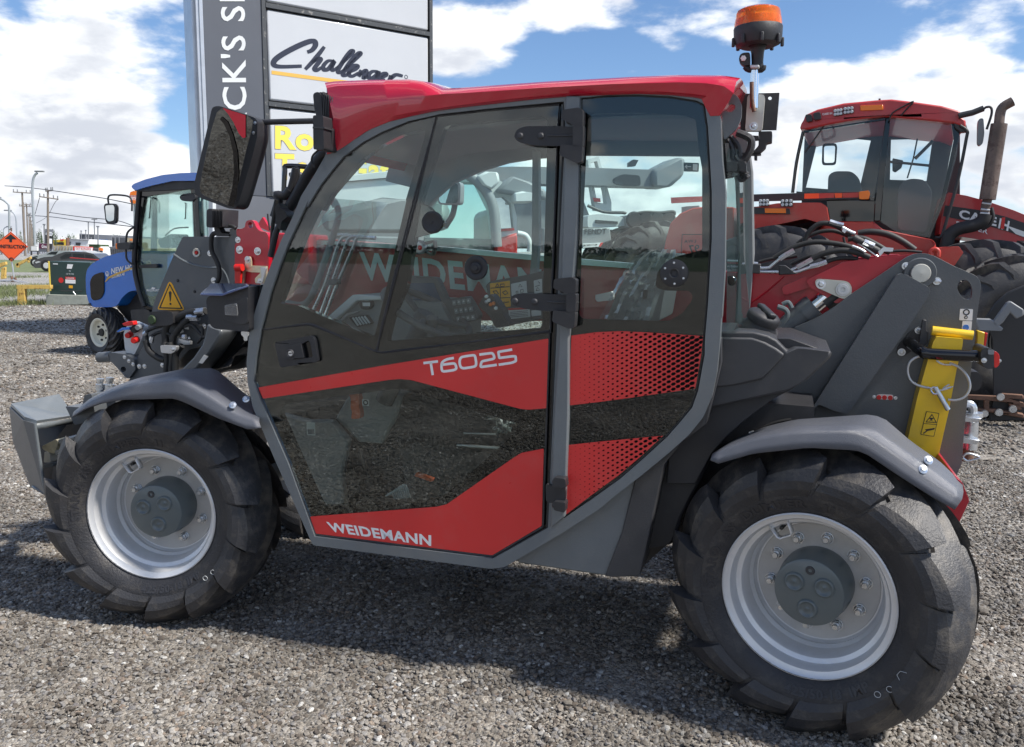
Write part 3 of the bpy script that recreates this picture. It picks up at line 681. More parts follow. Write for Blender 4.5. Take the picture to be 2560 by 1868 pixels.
# stickers
def sticker(name, c, s, Y, mt, parent, r=2):
    return prism(name, rnd(q(c, s), r, 2), Y, Y + .0012, mt, parent, sharp=35)
sticker('sticker', 'G', '1763,695 1852,697 1847,776 1757,773', PY - .003, 'white', mast)
sticker('sticker', 'G', '1780,778 1846,780 1840,845 1774,842', PY - .003, 'white', mast)
def flatpoly(name, c, s, Y, mt, parent, holes=()): return prism(name, q(c, s), Y, Y + .0006, mt, parent, holes=[q(c, h) for h in holes])
g = G(); P = [TF.at(p, PY - .0035) for p in q('G', '1802,745 1792,752 1796,762 1808,762 1814,752 1806,742 1800,734')]; g.add(*g_tube(P, .0016, 6)); g.add(*g_lathe([(.007, 0), (.007, -.001), (.011, -.001), (.011, 0)], TF.at(q('G', '1806,718')[0], PY - .0032), (0, 1, 0), 20)); g.mk('hook_symbol', 'ink', mast)
g = G(); g.add(*g_lathe([(0, 0), (.0105, 0), (.0105, .001)], TF.at(q('G', '1802,824')[0], PY - .0042), (0, 1, 0), 20)); g.mk('blue_symbol', 'blue_paint', mast)
# red link plates and boom
prism('boom_bracket', rnd(q('G', '705,508 712,495 960,372 1200,340 1440,318 1560,330 1560,480 1300,560 1010,602 940,652 905,657 835,610 735,548'), 5), PY + .035, PY + .06, 'boom_red', bevel=.003)
BY = PY + .11
boom = prism('boom', q('Z', '520,518 640,522 1985,560 2080,575 2080,650 1950,690 1850,712 1640,714 600,706 520,700') if False else q('Z', '528,514 620,521 1290,576 1640,603 1760,604 1840,575 1985,562 2060,600 2040,660 1850,700 1640,716 1200,710 600,706 528,700'), BY, BY + .20, 'boom_red', bevel=.012, seg=3)
prism('boom_gusset', rnd(q('G', '535,560 545,540 700,470 712,495 735,545 570,598 545,590'), 5), BY - .04, BY, 'boom_red', boom, bevel=.006)
tube('weld_rib', AT('G', '330,650 440,570 550,470', BY - .002), .004, 'boom_red', boom, 6, 2)
prism('rail_cover', q('Z', '700,531 965,545 1285,573 1600,600 1600,608 1285,586 965,555 700,540'), BY - .02, BY + .05, 'aluminium', boom)
for s in ('1390,1010', ): pass
# boom lettering
Q = [TF.at(p, BY) for p in q('Z', '800,618 1268,668 1262,602 794,556')]
textq('boom_lettering', 'WEIDEMANN', Q, 'white_dull', boom, .045, (0, -.004, 0))
lk = prism('link_plate', rnd(q('G', '763,512 775,492 800,489 970,503 1000,515 1018,545 1015,595 995,618 960,628 920,612 775,548'), 8), PY + .01, PY + .024, 'cream', bevel=.002)
kk = TF.px(.36314, q('G', '955,562')[0], PY)
lathe('link_pin', [(0, -.002), (14 * kk, -.002), (16 * kk, -.010), (34 * kk, -.010), (36 * kk, -.004), (46 * kk, -.004), (48 * kk, .0)], TF.at(q('G', '955,562')[0], PY + .008), (0, 1, 0), 'aluminium', lk, 32)
boltat('G', '806,525', PY + .008, 22, lk)
# lift cylinder
tube('lift_cylinder', AT('G', '560,840 650,760 760,672', PY + .065), TF.px(.36314 * 82, q('G', '700,720')[0], PY + .16), 'plate_grey', n=24, smooth=0)
tube('cylinder_collar', AT('G', '690,735 752,682', PY + .065), TF.px(.36314 * 90, q('G', '700,720')[0], PY + .16), 'plate_grey', n=24, smooth=0)
tube('piston_rod', AT('G', '740,695 900,565', PY + .065), TF.px(.36314 * 52, q('G', '700,720')[0], PY + .16), 'chrome', n=20, smooth=0)
tube('piston_end', AT('G', '830,660 960,560', PY + .065), TF.px(.36314 * 58, q('G', '700,720')[0], PY + .16), 'plastic_black', n=20, smooth=0)
g = G(); P = AT('G', '505,680 560,700 575,740 540,790', .45); g.add(*g_tube(cr(P, 4), .009, 8)); P = AT('G', '540,665 580,650 605,690', .46); g.add(*g_tube(cr(P, 4), .008, 8)); g.mk('tank_fittings', 'hub_grey', TEL)
# hoses over the boom end
HY = PY + .05
def pxr(n, s='800,350', Y=HY): return TF.px(.36314 * n, q('G', s)[0], Y)
for s, r, Y in (('480,345 560,300 640,262 760,235 900,245 1010,270 1075,310 1140,340', 19, HY), ('690,235 720,170 790,112 870,110 950,145 1010,195', 19, HY + .03), ('740,352 830,312 950,292 1060,310 1140,342', 21, HY - .01),
                ('835,375 900,352 980,345 1060,352', 15, HY), ('1060,175 1150,165 1260,182 1360,228 1450,290', 24, HY + .12), ('640,250 700,205 800,165 900,160 1010,200', 15, HY + .06),
                ('990,215 1090,210 1180,250 1280,310', 20, HY + .02), ('600,390 680,350 760,330 840,345', 13, HY + .05), ('380,372 470,350 560,345 640,330', 13, HY + .08), ('960,200 975,250 1030,275 1110,300', 9, HY),
                ('1270,300 1380,295 1500,305', 10, HY + .05)):
    tube('hydraulic_hose', AT('G', s, Y), pxr(r), 'rubber', n=10, smooth=5)
for s, r, Y in (('160,408 300,410 430,415 470,395 520,350', 11, HY - .01), ('160,430 300,432 420,440 560,440 610,425 690,385', 11, HY - .01), ('160,368 260,372 370,385', 12, HY + .05), ('560,448 640,440 720,412 790,392', 12, HY - .02),
                ('520,352 560,325 620,292', 20, HY - .005), ('640,410 700,378 745,352', 18, HY - .015), ('730,405 790,390 845,372', 18, HY - .02), ('865,92 915,108 960,118', 17, HY + .02), ('950,135 1000,162 1040,178', 14, HY + .02),
                ('1060,240 1130,290 1195,338', 10, HY + .01), ('1100,232 1170,262', 22, HY), ('1020,262 1070,282 1110,305', 10, HY - .02)):
    tube('hose_fitting', AT('G', s, Y), pxr(r), 'zinc', n=8 if r < 15 else 6, smooth=4)
for s, Y in (('1030,205 1200,300', HY + .015),):
    tube('hose_sleeve', AT('G', s, Y), pxr(27), 'plastic_black', n=12, smooth=0)
for s in ('335,385 390,385 385,455 330,450', '515,395 560,395 640,455 515,462'): prism('pipe_clamp', q('G', s), HY - .03, HY + .03, 'plastic_black', bevel=.003)
for s in ('958,140 985,150 970,175 950,160', '1200,300 1235,270 1305,275 1300,300 1240,300 1210,335'): prism('hose_tag', q('G', s), HY - .03, HY - .028, 'white')
# yellow safety strut, pin and wire loop
ys = prism('safety_strut', rnd(q('G', '1600,885 1785,900 1778,955 1740,1110 1685,1400 1625,1660 1595,1800 1330,1800 1392,1640 1470,1300 1540,1050 1580,920'), 4), PY - .095, PY - .015, 'yellow', bevel=.008, seg=3)
tube('cross_tube', AT('G', '1568,845 1850,878', PY - .06), TF.px(.36314 * 33, q('G', '1700,850')[0], PY - .06), 'yellow', ys, 20, 0)
o = sticker('warning_sticker', 'G', '1530,1400 1621,1414 1584,1575 1490,1560', PY - .097, 'ink', ys)
sticker('sticker_face', 'G', '1534,1404 1616,1417 1581,1571 1495,1557', PY - .0985, 'yellow', ys)
flatpoly('sticker_symbol', 'G', '1570,1418 1604,1480 1524,1476', PY - .0992, 'ink', ys, holes=['1570,1428 1594,1474 1534,1471'])
flatpoly('sticker_symbol', 'G', '1556,1444 1584,1446 1576,1454 1568,1458 1576,1470 1562,1462 1550,1470 1560,1456 1550,1450', PY - .0992, 'ink', ys)
flatpoly('sticker_symbol', 'G', '1510,1482 1606,1490 1605,1494 1509,1486', PY - .0992, 'ink', ys)
flatpoly('sticker_symbol', 'G', '1522,1525 1590,1514 1586,1526 1540,1536 1512,1556 1508,1550 1530,1534', PY - .0992, 'ink', ys, holes=[])
tube('wire_loop', AT('G', '1530,1020 1470,1025 1415,1065 1402,1130 1425,1190 1475,1222 1550,1240', PY - .11), .0045, 'aluminium', ys, 8)
tube('wire_loop', AT('G', '1690,1068 1760,1100 1815,1165 1830,1235 1800,1295 1740,1322 1680,1320', PY - .11), .0045, 'aluminium', ys, 8)
tube('wire_loop', AT('G', '1600,1050 1640,1075 1700,1080', PY - .11), .0035, 'zinc', ys, 8)
tube('locking_pin', AT('G', '1590,1235 1680,1390', PY - .12), .0085, 'zinc', ys, 12, 0)
tube('spring_clip', AT('G', '1540,1235 1590,1250 1640,1255 1715,1230 1640,1245 1690,1215', PY - .12), .0025, 'zinc', ys, 6, 3)
tube('spring_clip', AT('G', '1560,1255 1580,1280 1610,1275 1605,1245 1575,1235 1560,1255', PY - .125), .0035, 'zinc', ys, 6, 3)
# tail lamp arm
br = prism('lamp_bracket', rnd(q('G', '1335,955 1420,850 1480,820 1500,835 1495,900 1440,980 1390,1012 1350,1020 1330,1000'), 10), PY - .012, PY - .002, 'plastic_black', bevel=.002)
boltat('G', '1478,843', PY - .014, 17, br); boltat('G', '1360,993', PY - .014, 17, br)
prism('lamp_bracket', q('G', '1505,768 1532,772 1530,840 1545,860 1540,935 1500,960 1480,930 1490,850'), PY - .06, PY - .045, 'plastic_black', bevel=.002)
tube('lamp_arm', [TF.at(q('G', '1410,925')[0], PY - .01), TF.at(q('G', '1432,938')[0], PY - .05), TF.at(q('G', '1500,985')[0], PY - .12), TF.at(q('G', '1560,1005')[0], PY - .13), TF.at(q('G', '1905,1022')[0], PY - .13)], TF.px(.36314 * 40, q('G', '1700,1000')[0], PY - .13), 'gloss_black', n=20, smooth=6)
lm = prism('tail_lamp', rnd(q('G', '1905,985 1935,958 1995,975 1998,1108 1940,1110 1905,1060'), 8), PY - .19, PY - .05, 'plastic_black', bevel=.008, seg=3)
prism('lamp_lens', rnd(q('G', '1995,978 2036,1010 2034,1085 1998,1108'), 8), PY - .185, PY - .055, 'red_lens', lm, bevel=.006, seg=3)
prism('lamp_side', rnd(q('G', '1955,975 1998,978 1998,1010 1955,1010'), 4), PY - .193, PY - .188, 'machine_grey', lm)
boltat('G', '1928,1050', PY - .195, 12, lm); boltat('G', '2035,1052', PY - .12, 8, lm)
prism('reflector', q('G', '1935,858 1954,862 1940,955 1926,950'), PY + .1, PY + .16, 'red_lens', bevel=.002)
prism('plate_holder', q('G', '1880,842 1935,858 1926,950 1935,990 1870,1000 1880,900'), PY + .10, PY + .13, 'yellow', bevel=.003)
rc = prism('round_marks', rnd(q('G', '1187,1290 1210,1284 1300,1288 1305,1300 1300,1322 1210,1318 1187,1308'), 6), PY - .006, PY - .001, 'aluminium', mast)
for s in ('1205,1305', '1243,1306', '1283,1308'):
    lathe('red_cap', [(0, 0), (16 * k, 0), (17 * k, .004)], TF.at(q('G', s)[0], PY - .009), (0, 1, 0), 'red_bright', mast, 20)
for s in ('1172,1300', '1319,1308'): boltat('G', s, PY - .001, 8, mast)
# tow hitch, horn, counterweight
h = G(); 
h.add(*g_tube(cr(AT('G', '1800,1350 1835,1355 1850,1380 1850,1410', PY + .2), 4), .016, 10)); h.add(*g_cyl(TF.at(q('G', '1850,1410')[0], PY + .2), TF.at(q('G', '1850,1440')[0], PY + .2), .035, 20)); 
h.mk('tow_hitch', 'zinc', TEL)
prism('tow_hitch', q('G', '1790,1440 1915,1450 1880,1480 1790,1470'), PY + .12, PY + .28, 'zinc', bevel=.003); prism('tow_hitch', q('G', '1780,1585 1900,1600 1880,1630 1770,1620'), PY + .12, PY + .28, 'zinc', bevel=.003)
tube('tow_pin', AT('G', '1840,1470 1835,1600 1830,1660', PY + .2), .026, 'zinc', smooth=0, n=16); tube('tow_pin', AT('H', '1558,230 1555,290', PY + .2), .022, 'rust', smooth=0, n=14)
tube('tow_clip', AT('H', '1535,270 1555,255 1590,262 1615,275 1585,285 1555,290 1535,275', PY + .15), .005, 'zinc', smooth=3, n=8)
prism('horn', rnd(q('G', '1830,1130 1890,1128 1912,1160 1912,1230 1880,1262 1830,1255'), 8), PY + .1, PY + .2, 'plastic_black', bevel=.01)
prism('counterweight', rnd(q('H', '1440,500 1510,375 1535,395 1567,480 1510,602 1480,560'), 4), .22, 1.2, 'boom_red', bevel=.01)
for a_, b_ in (('235,1605', '270,1590'), ('312,1555', '345,1543')):
    tube('brake_line_end', [TF.at(q('G', a_)[0], .30), TF.at(q('G', b_)[0], .30)], .007, 'white', smooth=0, n=8)
tube('brake_line', AT('G', '80,1640 235,1600 345,1545 480,1480 600,1455', .305), .005, 'rubber', smooth=4, n=6)
# ================================================================ cab
P1 = q('D', '708,1068 730,960 790,760 870,530 930,372 1000,222 1110,5') + q('C', '1150,1530 1250,1372 1330,1270 1420,1165 1560,1062 1700,985 1900,905 2092,862') + q('D', '1975,20 1650,1248 1140,1036 1090,1026')
P1C = rnd(q('D', '857,856 910,720 960,560 1060,300 1175,60') + q('C', '1250,1560 1330,1430 1450,1290 1560,1170 1700,1065 1850,992 1975,955 2020,962 2012,1010 1870,1480') + q('D', '1905,0 1720,800 1642,1122 1600,1124 1010,876 980,866'), 5, 3)
P2 = q('E', '235,232 600,190 998,158 990,300 945,1590') + q('I', '1825,108 1400,170 830,236 812,232 845,60') + q('E', '105,700')
P2C = rnd(q('E', '275,298 330,280 600,255 905,230 928,262 918,700 893,1545 880,1556') + q('I', '1780,95 880,172 868,165 905,20') + q('E', '40,1300 130,765'), 7, 3)
P3 = q('E', '1135,125 1300,108 1500,104 1700,114 1860,140 1905,162 1925,300 1948,700 1948,1000 1925,1400 1905,1635') + q('J', '1078,250 1040,460 1005,560 930,650 860,730 720,858 580,980 420,1095 262,1207 275,900 290,600 300,200') + q('E', '1075,1635 1105,900')
P3C = rnd(q('E', '1182,240 1212,212 1500,206 1790,224 1860,250 1880,450 1900,560 1900,1070 1740,1110 1680,1140 1622,1205 1604,1290 1622,1312 1670,1325 1815,1326 1840,1350 1836,1385 1780,1462 1700,1512 1650,1516 1150,1502 1128,1480 1145,1000'), 6, 3)
P4 = rnd(q('I', '125,112 400,73 435,80 790,234 850,246 1822,122 1808,568 1785,1266 1490,1439 450,1311 300,900 135,520 97,420 90,300'), 5, 3)
P4C = rnd(q('I', '262,545 850,462 930,452 1000,466 1615,652 1640,670 1630,705 1530,800 1210,1080 1140,1100 490,1150 470,1135 400,980 232,600'), 8, 3)
Yc = .04
# grey cab frame: the outer outline with two openings
OUT = rnd(q('C', '1060,1140 1290,1140') [:0] + q('Z', '725,330 716,350') + q('C', '1200,1285 1100,1445') + q('D', '960,150 870,330 790,520 715,720 640,960 600,1150 582,1350 590,1480') + q('I', '45,420 75,560 200,860 425,1368 440,1378 1480,1516 1560,1506 1900,1305 2124,1160') + q('J', '560,1085 720,962 880,830 1000,722 1080,622 1132,500 1162,350 1178,180 1188,0') + q('E', '2022,1500 2042,1200 2047,700 2025,500 2015,225 1955,190 1915,75 1100,70 900,88 300,180 -100,250 -300,320'), 4, 2)
def grow(P, d):
    c = Vector((sum(p[0] for p in P) / len(P), sum(p[1] for p in P) / len(P))); out = []; n = len(P)
    ar = sum(P[i][0] * P[(i + 1) % n][1] - P[(i + 1) % n][0] * P[i][1] for i in range(n)); sg = 1 if ar > 0 else -1
    for i in range(n):
        a, b, c_ = Vector(P[i - 1]), Vector(P[i]), Vector(P[(i + 1) % n]); n1 = (b - a); n2 = (c_ - b)
        if n1.length < 1e-6 or n2.length < 1e-6: out.append(tuple(b)); continue
        n1 = Vector((n1.y, -n1.x)).normalized(); n2 = Vector((n2.y, -n2.x)).normalized(); v = n1 + n2
        v = v / max(.6, v.length_squared / 2) if v.length > .2 else n1
        out.append(tuple(b + v * d * sg))
    return out
H_front = q('D', '640,1500 660,1300 700,1060 780,760 862,520 925,360 995,210 1095,0') + q('C', '1140,1528 1240,1365 1322,1260 1410,1155 1552,1050 1695,972 1895,892 2090,850') + q('E', '240,215 600,175 1030,135 1040,300 1000,1100 985,1590') + q('J', '190,700 165,1275') + q('I', '1492,1456 440,1326 285,900 120,520 84,420')
H_rear = grow(P3, 5)
frame = prism('cab_frame', OUT, Yc - .01, Yc + .055, 'frame_grey', holes=[H_front, H_rear], bevel=.012, seg=4)
P_left = grow(P1, 3)
tube('door_seal', [TF.at(p, Yc + .004) for p in H_front[::1]], .0065, 'rubber', frame, 6, 0, closed=True)
tube('window_seal', [TF.at(p, Yc + .004) for p in grow(P3, 2.5)], .005, 'rubber', frame, 6, 0, closed=True)
prism('door_frame', grow(H_front, -1), Yc + .012, Yc + .045, 'gloss_black', frame, holes=[P1C, P2C, P4C])
def pane(name, out, clear, gm, label=None):
    V, F = g_prism(XZ(out, Yc), Yc, Yc + .004); o = mk(name, V, F, gm, TEL, sharp=20, label=label)
    V, F = g_prism(XZ(out, Yc + .0045), Yc + .0045, Yc + .007, [XZ(clear, Yc + .0045)]); mk('pane_border', V, F, 'frit_black', o, sharp=20)
    return o
w1 = pane('cab_window', P1, P1C, 'cab_glass', 'triangular front side window'); w2 = pane('cab_window', P2, P2C, 'cab_glass', 'upper door window'); w3 = pane('cab_window', P3, P3C, 'cab_glass', 'rear side window with red honeycomb panels')
w4 = pane('door_panel', P4, P4C, 'low_glass', 'lower door glass with red stripes')
for P in (P1, P2, P4): tube('pane_seal', [TF.at(p, Yc + .001) for p in grow(P, 1.5)], .0035, 'plastic_black', frame, 6, 0, closed=True)
# red stripes
def decal(name, pix, par, mt='decal_red', Y=Yc - .0012): return prism(name, pix, Y, Y + .0010, mt, par)
decal('red_stripe', rnd(q('I', '108,446 835,318 1820,157 1808,568 1700,577 1650,571 1010,402 940,396 880,401 136,512'), 3, 2), w4)
decal('red_stripe', rnd(q('I', '413,1208 1160,1150 1220,1135 1600,870 1660,832 1792,806 1780,1262 1488,1436 448,1308'), 3, 2), w4)
RU = q('J', '303,140 450,120 600,114 800,124 1080,143 1068,260 1034,452 850,478 660,505 460,532 288,552'); RL = q('J', '276,787 430,770 640,750 845,731 720,846 580,965 420,1082 263,1203')
decal('red_stripe', RU, w3); decal('red_stripe', RL, w3)
def inside(p, P):
    c = False; n = len(P)
    for i in range(n):
        a, b = P[i], P[i - 1]
        if (a[1] > p[1]) != (b[1] > p[1]) and p[0] < (b[0] - a[0]) * (p[1] - a[1]) / (b[1] - a[1]) + a[0]: c = not c
    return c
def clip_convexish(poly, P):      # keep hexagons whose centre lies inside; trim vertices by pulling them in
    return poly
def hexes(P, xa, xb, name):
    g = G(); J = CR['J'][2]; ox, oy = CR['J'][0], CR['J'][1]
    dx, dy = 27.5, 30.0; sh = -.22; V = []
    for i in range(-2, 40):
        for j in range(-2, 60):
            x = 300 + i * dx; y = 60 + j * dy / 1.0 + (dy / 2 if i % 2 else 0) + (x - 300) * sh * .0 + i * (-1.1)
            px_, py_ = ox + J * x, oy + J * y
            if not inside((px_, py_), P): continue
            t = min(1, max(0, (x - xa) / (xb - xa))); w = 1.6 + 16.6 * t ** .9; h = 1.5 + 10.3 * t ** .9
            pts = []
            for kx, ky in ((-1, .25), (-.45, 1), (.45, .75), (1, -.25), (.45, -1), (-.45, -.75)):
                a = (px_ + J * kx * w, py_ + J * ky * h)
                s_ = 1.0
                while not inside(a, P) and s_ > .1: s_ -= .1; a = (px_ + J * kx * w * s_, py_ + J * ky * h * s_)
                pts.append(a)
            V3 = [TF.at(p, Yc - .0016) for p in pts]; g.add(V3, [tuple(range(6))])
    o = g.mk(name, 'frit_black', w3, sharp=0); o['kind'] = 'stuff'; return o
hexes(RU, 330, 1010, 'honeycomb_print'); hexes(RL, 330, 900, 'honeycomb_print')
# lettering on the door
textq('lettering', 'WEIDEMANN', [TF.at(p, Yc - .0014) for p in q('I', '535,1296 1128,1382 1128,1318 507,1238')], 'white', w4, .052, (0, 0, 0))
def strokes(name, segs, w, mt, parent, Y, c='I'):
    g = G()
    for sg in segs:
        P = [Vector(p) for p in q(c, sg)]; n = len(P); L_ = []; R2 = []
        closed = (P[0] - P[-1]).length < 1
        for i in range(n):
            if closed: a = P[(i - 1) % (n - 1)]; b_ = P[(i + 1) % (n - 1)] if i < n - 1 else P[1]
            else: a = P[max(0, i - 1)]; b_ = P[min(n - 1, i + 1)]
            cpt = P[i]; n1 = (cpt - a); n2 = (b_ - cpt)
            d1 = Vector((-n1.y, n1.x)).normalized() if n1.length > 1e-6 else None; d2 = Vector((-n2.y, n2.x)).normalized() if n2.length > 1e-6 else None
            if d1 is None: d = d2
            elif d2 is None: d = d1
            else: d = d1 + d2; d = d / max(.5, d.length_squared / 2)
            ww = w * CR[c][2] / 2; L_.append(cpt + d * ww); R2.append(cpt - d * ww)
        V = [TF.at(p, Y) for p in L_ + R2]; F = [(i, i + 1, n + i + 1, n + i) for i in range(n - 1)]; g.add(V, F)
    return g.mk(name, mt, parent, sharp=0)
def sm(s, k=4): # smooth an open stroke given as crop coords, return string
    P = [tuple(map(float, w.split(','))) for w in s.split()]; P = cr([(a, b, 0) for a, b in P], k); return ' '.join('%.1f,%.1f' % (p.x, p.y) for p in P)
def rs(s, r=12):
    P = [tuple(map(float, w.split(','))) for w in s.split()]; out = [P[0]]
    for i in range(1, len(P) - 1):
        a, b, c = Vector(P[i - 1]), Vector(P[i]), Vector(P[i + 1]); ra = min(r, (a - b).length * .48); rc = min(r, (c - b).length * .48)
        s0 = b + (a - b).normalized() * ra; e0 = b + (c - b).normalized() * rc
        for k in range(5): t_ = k / 4; out.append(tuple((1 - t_) ** 2 * s0 + 2 * t_ * (1 - t_) * b + t_ * t_ * e0))
    out.append(P[-1]); return ' '.join('%.1f,%.1f' % (p[0], p[1]) for p in out)
strokes('model_lettering', [rs('1082,302 1168,292'), '1125,297 1137,373', rs('1262,272 1215,280 1188,300 1190,345 1200,352 1260,344 1278,336 1272,310 1262,303 1192,312', 18),
        rs('1330,262 1300,268 1294,300 1304,335 1370,326 1396,318 1388,262 1380,254 1330,262', 24), rs('1412,252 1490,242 1500,262 1500,276 1425,292 1418,326 1515,312', 12), rs('1606,222 1524,236 1530,272 1604,262 1626,262 1628,290 1604,300 1526,312', 5)], 15, 'white', w4, Yc - .0014)
# centre post strip, hinges
post = prism('centre_post', q('E', '1040,100 1130,100 1110,1000 1062,1640') + q('J', '286,600 264,1210 180,1278 185,1000 200,600') + q('E', '1005,1560 1025,900'), Yc - .022, Yc + .03, 'frame_grey', frame, bevel=.005)
def hinge(c, strap, bar, bolts_, rx):
    h = prism('hinge', rnd(q(c, strap), 10), Yc - .034, Yc - .020, 'plastic_black', bevel=.004, seg=3)
    for b_ in bar: prism('hinge_knuckle', rnd(q(c, b_), 5), Yc - .058, Yc - .018, 'plastic_black', h, bevel=.006, seg=3)
    for s in bolts_:
        pp = q(c, s)[0]; r = TF.px(CR[c][2] * rx, pp, Yc); lathe('hinge_bolt', [(0, -.004), (r * .4, -.005), (r * .7, -.004), (r, 0)], TF.at(pp, Yc - .036), (0, 1, 0), 'plastic_dark', h, 18)
    return h
h1 = hinge('E', '717,350 735,310 790,291 1000,289 1135,300 1135,405 1000,416 850,412 760,397 725,375', ['1020,188 1125,172 1150,190 1148,290 1100,290 1010,240', '1085,285 1152,285 1148,420 1085,420', '1010,405 1148,415 1140,518 1108,524 1000,470'], ('755,352', '885,352', '1065,258', '1058,430'), 22)
h2 = hinge('E', '690,1385 710,1352 765,1340 1000,1350 1092,1357 1090,1452 930,1456 780,1440 712,1417', ['968,1252 1075,1240 1106,1255 1103,1345 1050,1345 962,1310', '1045,1345 1108,1345 1103,1465 1045,1465', '962,1450 1103,1462 1095,1560 1062,1566 955,1520'], ('722,1392', '845,1396', '1022,1318', '1020,1478'), 22)
h3 = hinge('I', '1803,1010 1830,1025 1922,1040 1920,1120 1860,1130 1805,1125', ['1850,978 1918,985 1924,1040 1840,1035', '1848,1120 1920,1125 1915,1186 1850,1170'], ('1860,1004', '1857,1142'), 18)
for s in ('800,355 1125,355', '930,1398 1080,1405'): prism('hinge_rib', q('E', '%s,%d %s,%d %s,%d %s,%d' % (s.split()[0].split(',')[0], float(s.split()[0].split(',')[1]) - 8, s.split()[1].split(',')[0], float(s.split()[1].split(',')[1]) - 8, s.split()[1].split(',')[0], float(s.split()[1].split(',')[1]) + 4, s.split()[0].split(',')[0], float(s.split()[0].split(',')[1]) + 4)) if False else q('E', '925,%s 1120,%s 1120,%s 925,%s' % (('342', '345', '357', '354') if '355' in s else ('1390', '1396', '1408', '1402'))), Yc - .038, Yc - .03, 'plastic_dark', h1 if '355' in s else h2, bevel=.002)
# door handle
dh = prism('door_handle', rnd(q('I', '204,186 214,178 412,141 430,146 440,165 459,288 450,297 246,328 234,320'), 5, 3), Yc - .016, Yc, 'plastic_black', bevel=.004, seg=3, holes=[rnd(q('I', '362,190 402,168 414,182 430,262 424,268 378,275'), 4, 3)])
prism('handle_lever', rnd(q('I', '234,213 358,185 377,272 256,286'), 3, 3), Yc - .021, Yc - .014, 'plastic_black', dh, bevel=.003)
prism('handle_recess', q('I', '358,180 405,160 440,270 370,285'), Yc - .002, Yc - .0005, 'gloss_black', dh)
pp = q('I', '297,245')[0]; k = TF.px(CR['I'][2], pp, Yc)
lathe('lock_ring', [(16 * k, -.002), (20 * k, -.004), (25 * k, 0)], TF.at(pp, Yc - .022), (0, 1, 0), 'plastic_dark', dh, 24); lathe('lock', [(0, 0), (15 * k, 0), (15 * k, .004)], TF.at(pp, Yc - .024), (0, 1, 0), 'zinc', dh, 20)
prism('key_slot', q('I', '286,244 308,240 309,245 287,249'), Yc - .0248, Yc - .0243, 'ink', dh)
# round knobs fixed through the glass
def knob(c, s, r, pr, mt='plastic_black', n=''):
    pp = q(c, s)[0]; k = TF.px(CR[c][2] * r, pp, Yc); return lathe('window_knob', [(a * k, b * k) for a, b in pr], TF.at(pp, Yc), (0, 1, 0), mt, TEL, 40)
knob('E', '480,1182', 78, [(0, -.42), (.22, -.42), (.27, -.38), (.27, -.28), (.42, -.25), (.50, -.14), (.66, -.20), (.74, -.22), (.95, -.18), (1, -.08), (1, 0)])
kb = knob('E', '1725,1216', 88, [(0, -.08), (.20, -.08), (.24, -.16), (.34, -.20), (.36, -.14), (.9, -.14), (1, -.08), (1, 0)])
for a in range(6):
    pp = q('E', '%f,%f' % (1725 + 66 * math.cos(a * 1.047 + .5), 1216 + 66 * math.sin(a * 1.047 + .5)))[0]; bolt(TF.at(pp, Yc - .004), .004, kb, mt='aluminium', washer=False)
kn = knob('E', '205,896', 70, [(0, -.22), (.06, -.22), (.12, -.16), (.75, -.16), (.82, -.20), (1, -.16), (1, 0.1)])
prism('wiper_arm', q('E', '75,850 60,810 110,765 190,800 280,900 230,960 100,990 -10,1060 -15,980'), Yc + .01, Yc + .03, 'gloss_black', kn, bevel=.004)
sticker('exit_sign', 'E', '1783,519 1880,522 1878,578 1785,576', Yc + .012, 'green_box', w3)
g = G()
for s in ('1793,545 1830,545', '1793,545 1806,535', '1793,545 1806,556'): g.add(*g_tube([TF.at(p, Yc + .011) for p in q('E', s)], .0014, 5))
g.mk('exit_arrow', 'white', w3); prism('exit_figure', q('E', '1842,528 1872,530 1870,570 1842,568'), Yc + .0110, Yc + .0115, 'white', w3)
g = G(); g.add(*g_tube([TF.at(p, Yc + .011) for p in q('E', '1775,972 1900,972')], .0012, 5)); g.add(*g_tube([TF.at(p, Yc + .011) for p in q('E', '1775,972 1768,1095')], .0012, 5)); g.mk('noise_label', 'ink', w3)
textq('noise_label', '97', [TF.at(p, Yc + .011) for p in q('E', '1880,1082 1812,1092 1816,1040 1884,1036')], 'ink', w3, .03, (0, 0, 0)); textq('noise_label', 'LWA', [TF.at(p, Yc + .011) for p in q('E', '1862,1022 1786,1026 1788,1006 1862,1004')], 'ink', w3, .02, (0, 0, 0))
# roof ---------------------------------------------------------------
def sampx(P, n, px_):
    x0, x1 = P[0][0], P[-1][0]; out = []
    xs_ = [p[0] for p in P]; ys_ = [p[1] for p in P]
    for k in range(n): x = x0 + (x1 - x0) * k / (n - 1); out.append((x, float(np.interp(x, xs_, ys_))))
    return out
NR = 90
rb = sampx(q('Z', '722.8,341.8 738,337 756,328 780,311 816,287 861,269 906,258 966,246 1025,238 1183,220 1271,213 1412,208 1482,211 1535,216 1556,220 1565,257 1590,256'), NR, 0)
rm0 = sampx(q('Z', '726,310 742,302 790,280 840,262 920,247 1000,235 1100,222 1200,211 1300,204 1412,200 1520,206 1575,214 1590,232 1603,238'), NR, 0)
rm = sampx(q('Z', '737,262 760,248 820,228 920,214 980,208 1040,205 1200,194 1350,186 1500,182 1560,184 1600,190 1622,206'), NR, 0)
rt = sampx(q('Z', '722,195 745,190 816,187 905,187 935,190 975,203 1008,201 1200,187 1400,176 1500,172 1590,172 1628,181'), NR, 0)
rt2 = sampx(q('Z', '718,183 740,180 816,177 905,176 935,180 975,196 1008,195 1200,181 1400,170 1500,166 1600,167 1637,173'), NR, 0)
rows = [[TF.at(p, Y) for p in P] for P, Y in ((rb, .055), (rb, .028), (rm0, .012), (rm, .0), (rt, .016), (rt2, .045))]
